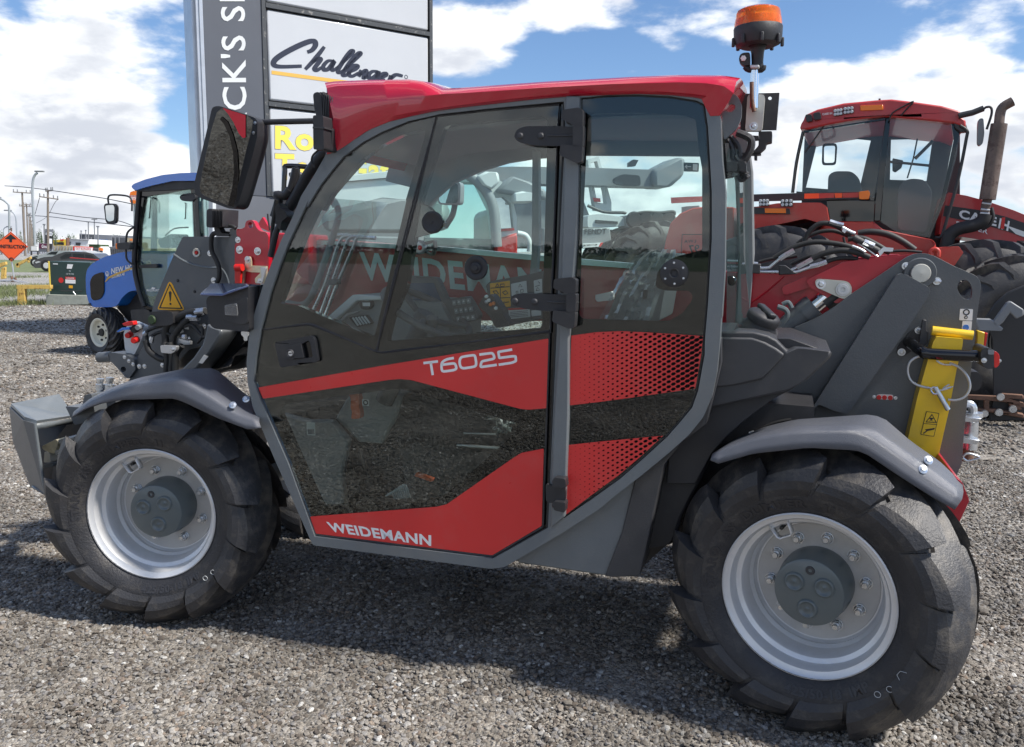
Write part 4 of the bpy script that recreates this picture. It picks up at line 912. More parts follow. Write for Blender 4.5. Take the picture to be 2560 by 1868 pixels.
t_ = rows[-1]; rows += [[v + Vector((0, .10, .012)) for v in t_], [v + Vector((0, .35, .03)) for v in t_], [v + Vector((0, .64, .012)) for v in t_]]
for r_, Y in ((rows[4], .76), (rows[3], .78), (rows[1], .76), (rows[0], .72)): rows.append([Vector((v.x, Y, v.z)) for v in r_])
V, F = g_loft(rows); F.append(tuple(i * NR for i in range(len(rows)))); F.append(tuple(i * NR + NR - 1 for i in reversed(range(len(rows)))))
roof = mk('roof', V, F, 'roof_red', TEL, sharp=38)
prism('headliner', q('Z', '780,320 900,270 1240,232 1560,228 1580,250 1560,262 1240,262 900,300 800,340'), .09, .68, 'liner', bevel=.01)
# far side of the cab
FY = .70
fp = prism('far_side_frame', q('Z', '880,290 1240,225 1600,215 1645,230 1665,380 1668,560 1655,720 1625,720 1632,560 1625,400 1610,345 1290,343 1182,350 1120,360 1060,378 1000,405 960,440 935,470 905,540 890,560 880,545 905,470 930,420 850,400'), FY, FY + .04, 'liner', bevel=.008)
prism('far_window', q('Z', '700,380 900,300 1240,250 1600,240 1640,380 1645,720 1600,740 640,740 640,500'), FY + .045, FY + .05, 'far_glass')
prism('far_pillar', q('E', '830,440 868,440 875,1000 850,1340 800,1345 825,1100'), FY - .06, FY - .02, 'interior_grey', bevel=.006)
tube('grab_rail', AT('D', '1190,5 1245,-20 1300,5 1335,70 1340,140 1310,260 1180,640 1120,790 1075,850 1020,868 940,855 870,845', .62), .014, 'interior_grey', smooth=5)
tube('hoop', AT('E', '60,1010 60,860 130,760 260,640 400,600 500,640 570,760 600,900 610,1050', 1.6), .03, 'machine_grey', smooth=5) if False else None
# rear window and far rear pillar
prism('rear_window', q('Z', '1608,330 1634,330 1640,720 1606,740'), .10, .69, 'far_glass')
prism('rear_latch', q('G', '160,470 200,468 222,490 220,520 195,540 165,530'), .10, .14, 'gloss_black', bevel=.005)
# interior -----------------------------------------------------------
prism('cab_floor', q('Z', '690,1165 1090,1215 1225,1130 1225,1150 1095,1232 690,1185'), .10, .70, 'interior_grey')
prism('cab_wall', q('Z', '560,735 800,735 1210,735 1590,735 1590,850 1480,960 1260,1110 1090,1200 700,1160 600,900'), .66, .70, 'interior_dark')
prism('front_bulkhead', q('I', '225,540 380,615 560,630 705,770 690,860 665,950 640,1200 480,1170 400,980 300,760'), .42, .66, 'interior_grey', bevel=.01)
prism('kick_panel', q('I', '240,600 400,640 540,640 640,760 600,960 620,1165 490,1160 400,960'), .30, .34, 'interior_grey', bevel=.01)
prism('console_side', q('I', '700,430 960,480 930,600 840,780 700,770 560,630 620,520'), .36, .60, 'interior_grey', bevel=.01)
prism('seat_box', q('I', '930,800 1280,690 1560,700 1640,720 1560,900 1300,1100 980,1120'), .38, .72, 'interior_dark', bevel=.015)
tube('seat_rail', AT('I', '1280,785 1540,805', .34), .006, 'aluminium', smooth=0)
tube('seat_rail', AT('I', '1320,715 1510,722', .36), .004, 'aluminium', smooth=0)
prism('orange_sleeve', rnd(q('I', '640,482 697,480 705,520 700,560 710,590 708,630 655,632 660,590 650,560 655,520'), 4, 2), .12, .15, 'strap_orange', bevel=.008)
prism('orange_rag', q('I', '1040,948 1140,985 1130,1005 1025,968'), .14, .16, 'strap_orange', bevel=.004)
for s, m_ in (('392,650 440,654 445,730 395,726', 'interior_light'), ('720,515 760,517 762,555 722,553', 'interior_light')): sticker('inside_sticker', 'I', s, .118, m_, TEL)
prism('sticker_mark', q('I', '398,690 438,693 440,722 402,720'), .1172, .1176, 'bldg_mid'); g = G(); g.add(*g_lathe([(.006, 0), (.006, -.001), (.010, -.001), (.010, 0)], TF.at(q('I', '741,535')[0], .1170), (0, 1, 0), 20)); g.mk('sticker_mark', 'ink', TEL)
g = G()
for i in range(9): g.add(*g_tube(AT('I', '%d,%d %d,%d %d,%d' % (860 + i * 12, 1085 - i * 8, 900 + i * 10, 1060 - i * 6 + 10, 915 + i * 12, 1110), .2), .0035, 5))
g.mk('foot_mat', 'interior_light', TEL)
for s in ('640,1010 700,1000 715,1060 660,1075', '730,985 780,975 792,1030 745,1042'):
    pdl = prism('pedal', rnd(q('I', s), 4), .30, .38, 'plastic_black', bevel=.006)
tube('pedal_arm', AT('I', '680,1005 650,900 640,820', .35), .010, 'plastic_black'); tube('pedal_arm', AT('I', '760,980 730,880 715,800', .36), .010, 'plastic_black')
V = []; rr = np.random.default_rng(8); c4 = AT('I', '1462,612 1625,650 1590,700 1520,735', .17)
for i in range(9):
    for k in range(9): V.append((c4[0].lerp(c4[1], i / 8)).lerp(c4[3].lerp(c4[2], i / 8), k / 8) + Vector(rr.normal(size=3)) * .008)
mk('film_bag', V, [(i * 9 + k, i * 9 + k + 1, (i + 1) * 9 + k + 1, (i + 1) * 9 + k) for i in range(8) for k in range(8)], 'plastic_film', TEL, sharp=20)
# dashboard
ds = prism('dashboard', rnd(q('D', '1230,985 1455,785 1705,800 1760,830 2180,850 2260,1000 2260,1260 1640,1190 1400,1050'), 6), .36, .72, 'interior_grey', bevel=.015)
prism('dash_top', q('D', '1250,972 1460,783 1710,800 1700,830 1490,835 1310,1000'), .32, .36, 'interior_light', bevel=.006)
vent = prism('air_vent', rnd(q('D', '1425,970 1560,950 1615,1020 1495,1052'), 5), .33, .36, 'plastic_black', bevel=.004)
for i in range(5): tube('vent_slat', AT('D', '%d,%d %d,%d' % (1460 + i * 24, 972 - i * 3, 1505 + i * 24, 1038 - i * 5), .325), .004, 'interior_light', vent, 6, 0)
prism('vent_pod', rnd(q('D', '1500,840 1550,822 1600,825 1615,870 1590,910 1530,905'), 8), .33, .37, 'plastic_black', bevel=.01)
g = G()
for i in range(6): g.add(*g_tube(AT('D', '%d,848 %d,878' % (1545 + i * 11, 1548 + i * 10), .325), .0025, 5))
g.mk('gauge_marks', 'white', TEL)
prism('dash_handle', rnd(q('D', '1340,1010 1400,940 1500,918 1505,925 1410,955 1360,1015'), 3), .31, .33, 'aluminium')
dsp = prism('display', rnd(q('E', '-20,1240 10,1228 215,1240 235,1250 300,1395 280,1425 40,1420'), 6), .44, .48, 'interior_dark', bevel=.01)
prism('display_screen', q('E', '45,1278 212,1276 262,1398 90,1402'), .437, .439, 'screen_blue', dsp)
bp = prism('button_panel', rnd(q('E', '262,1390 300,1378 418,1362 490,1480 480,1510 345,1548'), 6), .40, .46, 'interior_dark', bevel=.01)
for r in range(3):
    for i in range(4):
        x = 325 + i * 30 + r * 14; y = 1388 + r * 52 - i * 4; prism('button', rnd(q('E', '%d,%d %d,%d %d,%d %d,%d' % (x, y, x + 24, y - 4, x + 30, y + 28, x + 6, y + 32)), 2, 2), .394, .400, 'interior_grey', bp, bevel=.001)
        prism('button_mark', q('E', '%d,%d %d,%d %d,%d' % (x + 8, y + 18, x + 14, y + 4, x + 20, y + 16)), .392, .3935, 'white_dull', bp)
js = prism('joystick', rnd(q('E', '490,1420 530,1352 580,1350 640,1440 640,1460 692,1550 600,1560 560,1480'), 8), .30, .36, 'plastic_black', bevel=.012)
for s, m_ in (('545,1362', 'white'), ('560,1385', 'white'), ('572,1412', 'orange'), ('605,1435', 'white'), ('545,1395', 'aluminium'), ('590,1405', 'orange')):
    lathe('thumb_button', [(0, -.010), (.006, -.008), (.007, 0)], TF.at(q('E', s)[0], .30), (0, 1, 0), m_, js, 14)
ip = prism('instruction_board', rnd(q('E', '540,1290 570,1265 800,1225 900,1200 905,1500 620,1560 560,1400'), 5), .60, .62, 'interior_dark', bevel=.004)
sticker('instruction_sticker', 'E', '565,1280 690,1262 697,1425 572,1438', .598, 'yellow_sticker', ip)
g = G()
for s in ('570,1310 690,1300', '572,1375 694,1368', '630,1306 634,1432'): g.add(*g_tube(AT('E', s, .5975), .0016, 4))
for s in ('612,1282 600,1302 624,1302 612,1282', '632,1285 655,1283 655,1300 632,1300 632,1285', '585,1330 605,1325 620,1345 600,1350 585,1330', '645,1335 665,1325 680,1340 660,1352 645,1335', '655,1395 660,1400 655,1410 650,1400 655,1395', '660,1400 685,1396'): g.add(*g_tube(AT('E', s, .597), .0018, 4))
g.mk('sticker_drawing', 'ink', ip)
for s in ('697,1283 795,1262 800,1345 702,1360', '840,1262 892,1250 894,1335 845,1345', '680,1440 815,1435 820,1490 688,1505', '825,1450 885,1445 888,1480 828,1488'): sticker('instruction_sticker', 'E', s, .597, 'white_dull', ip)
sticker('instruction_sticker', 'E', '678,1436 815,1430 815,1442 680,1448', .596, 'red_bright', ip)
g = G()
for i in range(4): g.add(*g_tube(AT('E', '692,%d 805,%d' % (1462 + i * 10, 1452 + i * 10), .596), .0009, 4))
for s in ('755,1285 745,1302 768,1300 755,1285', '758,1320 775,1318 775,1335 758,1337 758,1320', '730,1330 742,1328 742,1340 730,1342 730,1330', '850,1300 880,1290', '855,1325 865,1305 880,1322 855,1325', '870,1268 880,1280'): g.add(*g_tube(AT('E', s, .596), .0012, 4))
g.mk('sticker_drawing', 'ink', ip)
c0 = TF.at(q('Z', '945,692')[0], .25); ax = Vector((.48, -.05, .88)).normalized(); x_, y_, _ = basis(ax)
sw = tube('steering_wheel', [c0 + x_ * .175 * math.cos(a) + y_ * .175 * math.sin(a) for a in np.linspace(0, 2 * math.pi, 33)[:-1]], .0135, 'interior_dark', smooth=0, closed=True)
for a in (.4, 2.4, 4.4): tube('wheel_spoke', [c0 - ax * .03, c0 + x_ * .17 * math.cos(a) + y_ * .17 * math.sin(a)], .012, 'interior_dark', sw, 8, 0)
lathe('wheel_hub', [(.0, .0), (.04, -.003), (.045, -.03), (.03, -.06)], c0, ax, 'interior_dark', sw, 24)
lathe('spinner_knob', [(0, .055), (.018, .05), (.024, .035), (.018, .02), (.008, .0)], c0 + x_ * .12 + y_ * .1, (0, 0, 1), 'interior_dark', sw, 20)
tube('steering_column', [c0 - ax * .04, c0 - ax * .4], .035, 'interior_dark', smooth=0)
tube('stalk', AT('D', '1830,840 1920,925', .38), .006, 'aluminium', smooth=0)
# seat with its plastic cover
st = prism('seat_back', rnd(q('E', '1480,1530 1500,1400 1540,1240 1600,1130 1680,1085 1735,1095 1700,1200 1665,1320 1630,1520'), 8), .30, .66, 'seat_black', bevel=.03, seg=4)
prism('seat_back', rnd(q('E', '1290,1520 1370,1330 1470,1150 1540,1090 1610,1080 1590,1180 1560,1300 1530,1540'), 8), .34, .62, 'seat_black', bevel=.03, seg=4, label='front of the seat cushion under clear film')
V = []; cols_ = 26; rows_ = 14; base = [(TF.at(a, .285), TF.at(b, .285)) for a, b in zip([tuple(v)[:2] for v in resample([(x, y, 0) for x, y in q('E', '1255,1502 1340,1320 1430,1170 1490,1100 1560,1068')], cols_)], [tuple(v)[:2] for v in resample([(x, y, 0) for x, y in q('E', '1580,1512 1620,1380 1690,1240 1725,1150 1735,1065')], cols_)])]
rr = np.random.default_rng(5)
for a, b in base:
    for k in range(rows_): v = a.lerp(b, k / (rows_ - 1)) + Vector((rr.normal() * .0015, .006 * math.sin(k * 2.4 + len(V) * .013) + rr.normal() * .0028, rr.normal() * .0015)); V.append(v)
F = [(i * rows_ + k, i * rows_ + k + 1, (i + 1) * rows_ + k + 1, (i + 1) * rows_ + k) for i in range(cols_ - 1) for k in range(rows_ - 1)]
o = mk('plastic_cover', V, F, 'plastic_film', st, sharp=25)
prism('armrest', rnd(q('E', '1330,1330 1340,1345 1340,1385 1240,1395 1228,1380 1228,1352'), 3), .5, .53, 'interior_light'); prism('belt_buckle', rnd(q('E', '1530,1322 1558,1318 1552,1375 1522,1380'), 3), .28, .31, 'ink', bevel=.003)
# far mirror, pipes and clamp seen through the glass
mr2 = prism('far_mirror', rnd(q('E', '240,640 262,628 370,640 382,660 378,770 365,785 255,785 238,770'), 10), 1.15, 1.20, 'machine_grey', bevel=.01, seg=3)
prism('far_mirror_glass', rnd(q('E', '248,645 268,640 355,650 365,668 362,760 350,775 262,775 246,765'), 6), 1.145, 1.149, 'mirror_glass', mr2)
tube('mirror_arm', AT('E', '345,785 330,850 300,900 285,925', 1.17), .014, 'plastic_black', mr2, 10, 4)
for s in ('1065,905 1160,680 1270,430 1305,320 1340,292 1420,290', '1128,925 1230,700 1330,400 1368,318 1400,300 1440,296', '1190,950 1300,650 1400,380 1430,318 1470,303 1540,303', '1228,968 1330,700 1460,400 1490,322 1530,308 1650,316'):
    tube('hydraulic_pipe', AT('D', s, BY - .06), .0085, 'zinc', smooth=5, n=8)
prism('pipe_clamp', q('D', '1255,660 1320,650 1320,700 1250,705'), BY - .09, BY - .04, 'plastic_dark', bevel=.003)
cl = prism('side_clamp', rnd(q('E', '60,1030 120,1005 150,1020 215,1005 220,1060 200,1110 150,1085 100,1100 60,1075'), 5), BY - .15, BY - .12, 'plastic_black', bevel=.006, holes=[rnd(q('E', '150,1035 205,1020 208,1045 160,1050'), 3), rnd(q('E', '150,1065 205,1062 195,1095 160,1080'), 3)])
lathe('clamp_knob', [(0, -.01), (.02, -.008), (.026, 0), (.026, .02)], TF.at(q('E', '125,1055')[0], BY - .16), (0, 1, 0), 'aluminium', cl, 20); lathe('clamp_knob', [(0, -.003), (.010, 0)], TF.at(q('E', '125,1055')[0], BY - .172), (0, 1, 0), 'red_bright', cl, 16)
# ---------------------------------------------------------------- mirror, work lamps, beacon
MY = -.06
mh = prism('mirror_housing', rnd(q('C', '440,800 460,785 500,782 758,868 778,895 776,1010 742,1150 660,1430 628,1520 600,1540 570,1540 340,1455 313,1415 312,1350 428,860'), 9), MY, MY + .07, 'plastic_black', bevel=.02, seg=4)
def plane3(c, s, Yl, Yr):      # polygon on a slightly turned plane
    P = q(c, s); x0 = min(p[0] for p in P); x1 = max(p[0] for p in P); y0 = .33898 * 785; y1 = .33898 * 1530; return [TF.at(p, Yl + (Yr - Yl) * (p[0] - x0) / (x1 - x0) + .055 * ((p[1] - y0) / (y1 - y0) - 1)) for p in P]
V = plane3('C', '512,800 700,850 745,890 735,960 700,1090 655,1280 600,1500 565,1518 385,1445 358,1420 352,1370 400,1130 440,950 478,830', MY - .045, MY - .002); mk('mirror_glass', V, [tuple(range(len(V)))], 'mirror_dark' if 'mirror_dark' in M else 'mirror_glass', mh, sharp=0)
V = plane3('C', '515,860 560,900 600,1000 630,1120 640,1280 625,1450 600,1528 560,1516 588,1400 605,1280 598,1130 570,1000 530,915 500,880', MY - .032, MY - .018); mk('mirror_divider', V, [tuple(range(len(V)))], 'gloss_black', mh, sharp=0)
V = plane3('C', '520,795 690,850 690,1012 672,1020 640,985 600,900 560,840', MY - .040, MY - .012); mk('painted_roof_reflection', V, [tuple(range(len(V)))], 'roof_red', mh, sharp=0)  # red patch painted on the glass as the roof's reflection
for s in ('760,907', '748,980'): boltat('C', s, MY - .006, 9, mh)
tube('mirror_arm', AT('C', '770,903 1200,893', MY + .05), TF.px(.339 * 22, q('C', '1000,900')[0], MY), 'plastic_black', smooth=0, n=14)
mb = prism('mirror_bracket', rnd(q('C', '1186,850 1262,852 1268,1100 1255,1106 1195,1104 1190,1092'), 6), MY, MY + .09, 'plastic_black', bevel=.012, seg=3)
prism('mirror_bracket', rnd(q('C', '1262,945 1330,945 1320,1100 1262,1095'), 4), MY + .05, MY + .12, 'plastic_black', mb, bevel=.005)
prism('bracket_collar', q('C', '1184,935 1270,935 1270,948 1184,948'), MY - .004, MY + .094, 'plastic_dark', mb)
tube('mirror_cable', AT('C', '1230,1105 1185,1150 1178,1200 1200,1235', MY + .05), .0035, 'rubber')
def worklamp(c, body, Y, ribs, label=None):
    o = prism('work_lamp', rnd(q(c, body), 8), Y, Y + .10, 'plastic_black', bevel=.012, seg=3, label=label)
    for r in ribs: prism('cooling_fin', q(c, r), Y - .012, Y + .105, 'plastic_black', o, bevel=.0015)
    return o
wl = worklamp('C', '1186,690 1225,675 1250,700 1262,900 1210,860 1196,800', .02, ['%d,%d %d,%d %d,%d %d,%d' % (1255 + i * 14, 676 + i * 8, 1262 + i * 14, 676 + i * 8, 1272 + i * 14 - (i * 2), 900 + i * 3, 1264 + i * 14 - (i * 2), 900 + i * 3) for i in range(6)])
prism('lamp_back', rnd(q('C', '1225,676 1300,690 1335,740 1330,870 1310,900 1262,905 1235,860'), 8), .03, .11, 'plastic_black', wl, bevel=.01)
w2_ = worklamp('A', '1778,500 1800,487 1905,495 1922,510 1926,600 1915,640 1890,650 1790,652 1775,640', .62, ['%d,492 %d,493 %d,645 %d,645' % (1822 + i * 13, 1827 + i * 13, 1829 + i * 12, 1824 + i * 12) for i in range(8)], 'small finned work lamp on the boom head')
prism('lamp_foot', rnd(q('A', '1838,648 1880,648 1905,700 1970,705 1970,725 1860,725'), 5), .66, .70, 'plastic_black', w2_, bevel=.003); tube('lamp_cable', AT('A', '1885,620 1940,632 2000,640 2030,660', .66), .008, 'rubber', w2_)
# beacon
bk = q('F', '290,140')[0]; BK = .30; k = TF.px(.38748, bk, BK); bz = TF.at(q('F', '297,178')[0], BK); tl = Vector((-.03, 0, 1)).normalized()
be = lathe('beacon', [(0, -142 * k), (52 * k, -140 * k), (56 * k, -100 * k), (62 * k, -132 * k) if False else (60 * k, -118 * k), (110 * k, -128 * k), (146 * k, -112 * k), (158 * k, -70 * k), (161 * k, -5 * k), (156 * k, 4 * k)], bz, tl, 'plastic_black', TEL, 56)
lathe('beacon_lens', [(157 * k, 2 * k), (156 * k, 30 * k), (152 * k, 44 * k), (152 * k, 50 * k), (149 * k, 60 * k), (146 * k, 88 * k), (138 * k, 108 * k), (120 * k, 118 * k), (60 * k, 122 * k), (0, 123 * k)], bz, tl, 'amber_lens', be, 56)
lathe('beacon_core', [(110 * k, 6 * k), (110 * k, 60 * k), (95 * k, 64 * k), (0, 64 * k)], bz, tl, 'amber', be, 24)
for a in range(8): 
    v = Vector((math.cos(a * .785 + .2), math.sin(a * .785 + .2), 0)); g = G(); g.add(*g_box(bz + v * 161 * k - tl * 95 * k, (22 * k, 22 * k, 60 * k), rotz(a * .785 + .2))); g.mk('beacon_rib', 'plastic_black', be, bevel=.003)
lathe('beacon_stem', [(52 * k, -130 * k), (42 * k, -165 * k), (38 * k, -230 * k), (42 * k, -250 * k), (34 * k, -270 * k), (0, -270 * k)], bz, tl, 'plastic_black', be, 28)
prism('stem_clamp', rnd(q('F', '178,355 200,340 245,338 245,420 200,422 172,395'), 6), BK - .02, BK + .02, 'plastic_black', be, bevel=.004); boltat('F', '203,378', BK - .02, 20, be, washer=False, mt='white')
tube('stem_clamp', AT('F', '215,430 240,450 320,450 330,425', BK), .010, 'plastic_black', be, 8, 3)
prism('clamp_band', q('F', '246,418 306,418 306,436 246,436'), BK - .035, BK + .02, 'white_dull', be, bevel=.004)
tube('beacon_pole', AT('F', '276,455 274,560 272,700', BK), 28 * k, 'chrome', be, 20, 0); tube('pole_foot', AT('F', '256,530 258,640 272,720', BK - .012), 14 * k, 'rust', be, 10, 3)
bp_ = prism('beacon_bracket', q('F', '190,606 436,598 416,840 182,842'), BK + .05, BK + .056, 'plastic_black', be, holes=[[(q('F', '374,634')[0][0] + .38748 * 12 * math.cos(a), q('F', '374,634')[0][1] + .38748 * 12 * math.sin(a)) for a in np.linspace(0, 2 * math.pi, 13)[:-1]]])
prism('beacon_plate', rnd(q('F', '228,625 240,610 330,610 342,625 325,830 310,846 222,846 214,835'), 5), BK + .02, BK + .045, 'cream', be, bevel=.006, seg=3); boltat('F', '268,815', BK + .02, 18, be)
prism('bracket_arm', rnd(q('F', '300,848 388,846 386,915 350,922 345,950 305,985 262,982 300,940'), 4), BK + .04, BK + .10, 'plastic_black', be, bevel=.006)
prism('bracket_arm', q('F', '175,985 315,985 315,998 290,1000 290,1030 272,1030 272,1000 175,998'), BK + .05, BK + .09, 'plastic_black', be, bevel=.002)
prism('bracket_arm', q('F', '230,872 305,876 305,902 240,908'), BK + .03, BK + .06, 'plastic_black', be, bevel=.002)
prism('rear_ear', rnd(q('F', '62,700 110,610 150,608 178,640 192,680 190,760 160,830 80,905 72,870'), 8), .06, .075, 'plate_grey', holes=[rnd(q('F', '98,680 120,668 148,675 150,700 130,722 90,722 82,705'), 4)], bevel=.003)
g = G()
for s, r in (('160,855 200,870 250,900 250,960 210,1030 175,1040 150,1010', .012), ('100,900 130,960 140,1040 170,1090 230,1130', .010), ('95,1050 160,1055 220,1060', .013), ('150,1100 190,1110 210,1150 185,1160 165,1130', .008), ('120,880 170,950 180,1040', .008), ('85,930 95,1040 110,1150', .016), ('165,1060 200,1110 232,1150', .010)):
    g.add(*g_tube(cr(AT('F', s, .20), 4), r, 8))
g.mk('rear_cables', 'plastic_black', TEL)
for s in ('90,1045 165,1045 165,1105 90,1105', '170,1040 205,1038 222,1060 222,1110 180,1105'): prism('rear_latch', rnd(q('F', s), 4), .14, .18, 'plastic_black', bevel=.006)
# ---------------------------------------------------------------- front end
YV = .02
V = [TF.at(p, Y) for p, Y in zip(q('D', '200,773 378,780 600,702 592,690 290,688'), (-.03, -.03, -.01, .14, .16))]
V2 = [v - Vector((0, 0, .008)) for v in V]; o = mk('lamp_visor', V + V2, [tuple(range(5)), tuple(range(9, 4, -1))] + [(i, (i + 1) % 5, 5 + (i + 1) % 5, 5 + i) for i in range(5)], 'visor', TEL, bevel=.003)
hl = prism('headlamp', rnd(q('D', '248,830 262,800 300,790 380,785 598,705 606,1080 560,1085 320,1065 285,1040 262,960'), 8), .0, .16, 'plastic_black', bevel=.02, seg=4)
prism('headlamp_rim', rnd(q('D', '385,850 500,835 590,800 595,1020 520,1030 395,990'), 8), -.006, .01, 'plastic_black', hl, bevel=.008)
prism('turn_signal', rnd(q('D', '398,868 498,850 512,960 408,952'), 6), -.010, -.004, 'lens_clear', hl, bevel=.003, seg=3); prism('signal_bulb', rnd(q('D', '420,885 490,880 495,935 425,935'), 8), -.0035, .0, 'amber', hl)
g = G()
for i in range(9): g.add(*g_tube(AT('D', '%d,%d %d,%d' % (404 + i * 12, 870 - i * 2, 412 + i * 12, 952 + i), -.011), .0007, 4))
for i in range(8): g.add(*g_tube(AT('D', '402,%d 508,%d' % (876 + i * 10, 864 + i * 12), -.011), .0007, 4))
g.mk('signal_grid', 'lens_clear', hl)
prism('lamp_post', q('D', '600,698 705,700 640,1075 606,1085'), .06, .18, 'gloss_black', bevel=.004)
prism('lamp_mount', rnd(q('D', '535,1085 608,1090 605,1120 590,1130 590,1165 560,1165 558,1130 540,1120'), 4), .05, .10, 'zinc', bevel=.004)
# gooseneck of the boom with the lifting head
GY = .72
gn = prism('boom_head', rnd(q('A', '1572,728 1975,732 1980,660 2035,652 2040,1140 2140,1170 2160,1400 2080,1500 1900,1560 1800,1652') + q('B', '1120,30 1010,150 900,210 760,222 795,115') + q('A', '1240,1652 1330,1280 1480,920'), 4), GY, GY + .14, 'plate_grey', bevel=.012, seg=3)
prism('boom_head_side', q('A', '1975,735 2025,735 2015,1135 1950,1150 1900,1000'), GY - .004, GY, 'plate_grey', gn)
wv = tube('weld_bead', AT('A', '1495,880 1580,935 1680,975 1790,995 1860,995 1910,1005 1950,1060 1975,1140', GY - .002), .005, 'frame_grey', gn, 6, 4)
lathe('marker_ring', [(0, -.004), (.006, -.005), (.0075, -.001), (.008, .002)], TF.at(q('A', '1689,868')[0], GY - .006), (0, 1, 0), 'red_bright', gn, 24)
kk = TF.px(.2905, q('A', '1689,868')[0], GY); lathe('marker_washer', [(20 * kk, 0), (34 * kk, -.002), (38 * kk, 0), (38 * kk, .004)], TF.at(q('A', '1689,868')[0], GY - .004), (0, 1, 0), 'cream', gn, 32)
for s in ('1807,872', '1838,1105'): boltat('A', s, GY - .002, 17, gn)
for s in ('1530,1108', '1675,1202'): boltat('A', s, GY - .001, 9, gn, mt='plastic_black')
tube('head_cable', AT('A', '1970,705 1900,700 1845,702 1820,740 1822,850 1860,930 1885,1000 1885,1080 1865,1125', GY - .03), .011, 'rubber', n=10, smooth=5)
# red head plate
rp_ = prism('lifting_plate', rnd(q('D', '497,238 540,240 570,225 572,190 590,168 625,165 648,185 662,225 690,258 745,265 765,300 765,695 485,695 485,360 530,345 535,305 500,300'), 6), GY - .05, GY - .02, 'boom_red', bevel=.004, holes=[rnd(q('D', '595,190 615,180 632,195 635,225 612,238 595,220'), 8)])
prism('head_plate_grey', rnd(q('D', '443,238 497,238 500,290 535,300 540,330 520,350 487,358 485,692 440,692'), 4), GY - .047, GY - .022, 'plate_grey', rp_, bevel=.003)
prism('boom_end', q('D', '735,265 1100,285 1100,700 760,690'), GY - .01, GY + .16, 'boom_red', bevel=.008)
boltat('D', '512,330', GY - .05, 17, rp_); boltat('D', '526,412', GY - .052, 22, rp_); boltat('D', '675,424', GY - .052, 22, rp_)
for s, m_, Y in (('570,485 590,465 610,470 618,500 618,560 570,560', 'zinc_yellow', -.07), ('545,540 748,547 745,690 655,690 650,650 700,600 620,598 565,585 560,690 530,690', 'zinc_yellow', -.065), ('565,590 618,600 618,690 562,690', 'wood_pole', -.045), ('695,555 745,560 710,692 655,690 705,640', 'aluminium', -.075)):
    prism('locking_bracket', rnd(q('D', s), 3, 2), GY + Y, GY + Y + .012, m_, bevel=.002)
tube('lever_arm', AT('D', '495,560 550,558', GY - .09), .017, 'red_bright', smooth=0); prism('lever_arm', q('D', '483,560 536,560 530,692 488,692'), GY - .09, GY - .075, 'red_bright', bevel=.003)
boltat('D', '592,492', GY - .07, 19); boltat('D', '500,557', GY - .095, 16); boltat('D', '690,668', GY - .075, 14)
# warning triangle
wt = sticker('warning_triangle', 'A', '1460,1116 1478,1130 1584,1350 1576,1363 1362,1358 1356,1345 1447,1128', GY - .0015, 'yellow_sticker', gn, 4)
flatpoly('triangle_border', 'A', '1460,1130 1574,1352 1366,1346', GY - .0022, 'ink', wt, holes=['1460,1150 1556,1342 1383,1336']); flatpoly('warning_mark', 'A', '1452,1208 1464,1196 1476,1208 1469,1285 1462,1288', GY - .0022, 'ink', wt)
lathe('warning_mark', [(0, 0), (10 * kk, 0), (10 * kk, .001)], TF.at(q('A', '1466,1308')[0], GY - .0026), (0, 1, 0), 'ink', wt, 18)
# curved lower arm, black opening, hoses, connector panel
prism('lower_arm', q('D', '255,1020 300,1050 380,1080 372,1120 260,1290 170,1400 120,1440 60,1440 40,1400 140,1300 215,1190 240,1100'), GY - .14, GY + .02, 'plate_grey', bevel=.01)
prism('arm_recess', q('D', '380,1080 620,1085 600,1160 480,1280 340,1400 170,1402 262,1290'), GY - .02, GY + .14, 'gloss_black', bevel=.006); 
prism('arm_recess', q('D', '360,1075 640,1075 590,1250 560,1390 440,1400 330,1440 60,1440 200,1290 340,1130'), GY + .12, GY + .3, 'plastic_black')
prism('data_plate', q('D', '230,1280 264,1295 218,1353 186,1345'), GY - .16, GY - .155, 'aluminium')
cb = prism('connector_box', rnd(q('A', '1285,1385 1300,1375 1440,1368 1485,1380 1490,1480 1440,1495 1300,1500 1283,1490'), 5), GY - .10, GY - .02, 'plastic_black', bevel=.01, seg=3); lathe('green_cap', [(0, -.008), (.018, -.008), (.022, -.002), (.022, .02)], TF.at(q('A', '1310,1445')[0], GY - .10), (0, 1, 0), 'leaf', cb, 24)
for s, r in (('1430,1660 1420,1560 1450,1480 1530,1430 1600,1390 1700,1370', 13), ('1490,1680 1490,1600 1540,1520 1620,1440 1700,1400 1770,1370', 13), ('1270,1650 1260,1560 1290,1530 1380,1500 1440,1500', 6), ('1290,1600 1350,1560 1420,1550 1500,1600', 7), ('1700,1480 1740,1520 1740,1590 1700,1640', 6), ('1590,1500 1650,1490 1720,1560 1760,1600', 8)):
    tube('head_hose', AT('A', s, GY - .07), .0165 if r > 10 else .008, 'rubber', n=10)
for s in ('970,-10 985,80 980,165', '1000,-10 1015,80 1010,160', '1075,10 1040,60 1035,160', '860,-20 880,40 930,80 975,95'):
    tube('head_hose', AT('B', s, GY - .09), .015, 'rubber', n=10)
for s in ('1690,1380 1765,1370', '1620,1420 1710,1420'): tube('hose_fitting', AT('A', s, GY - .07), .020, 'zinc', n=6, smooth=0)
for s in ('1262,1552 1240,1570', '1310,1590 1300,1640', '1575,1590 1600,1590'): tube('hose_fitting', AT('A', s, GY - .09), .011, 'zinc', n=6, smooth=0)
for s in ('1757,1498', '1622,1608', '1490,1425', '1540,1620', '1522,1618'): boltat('A', s, GY - .01, 15)
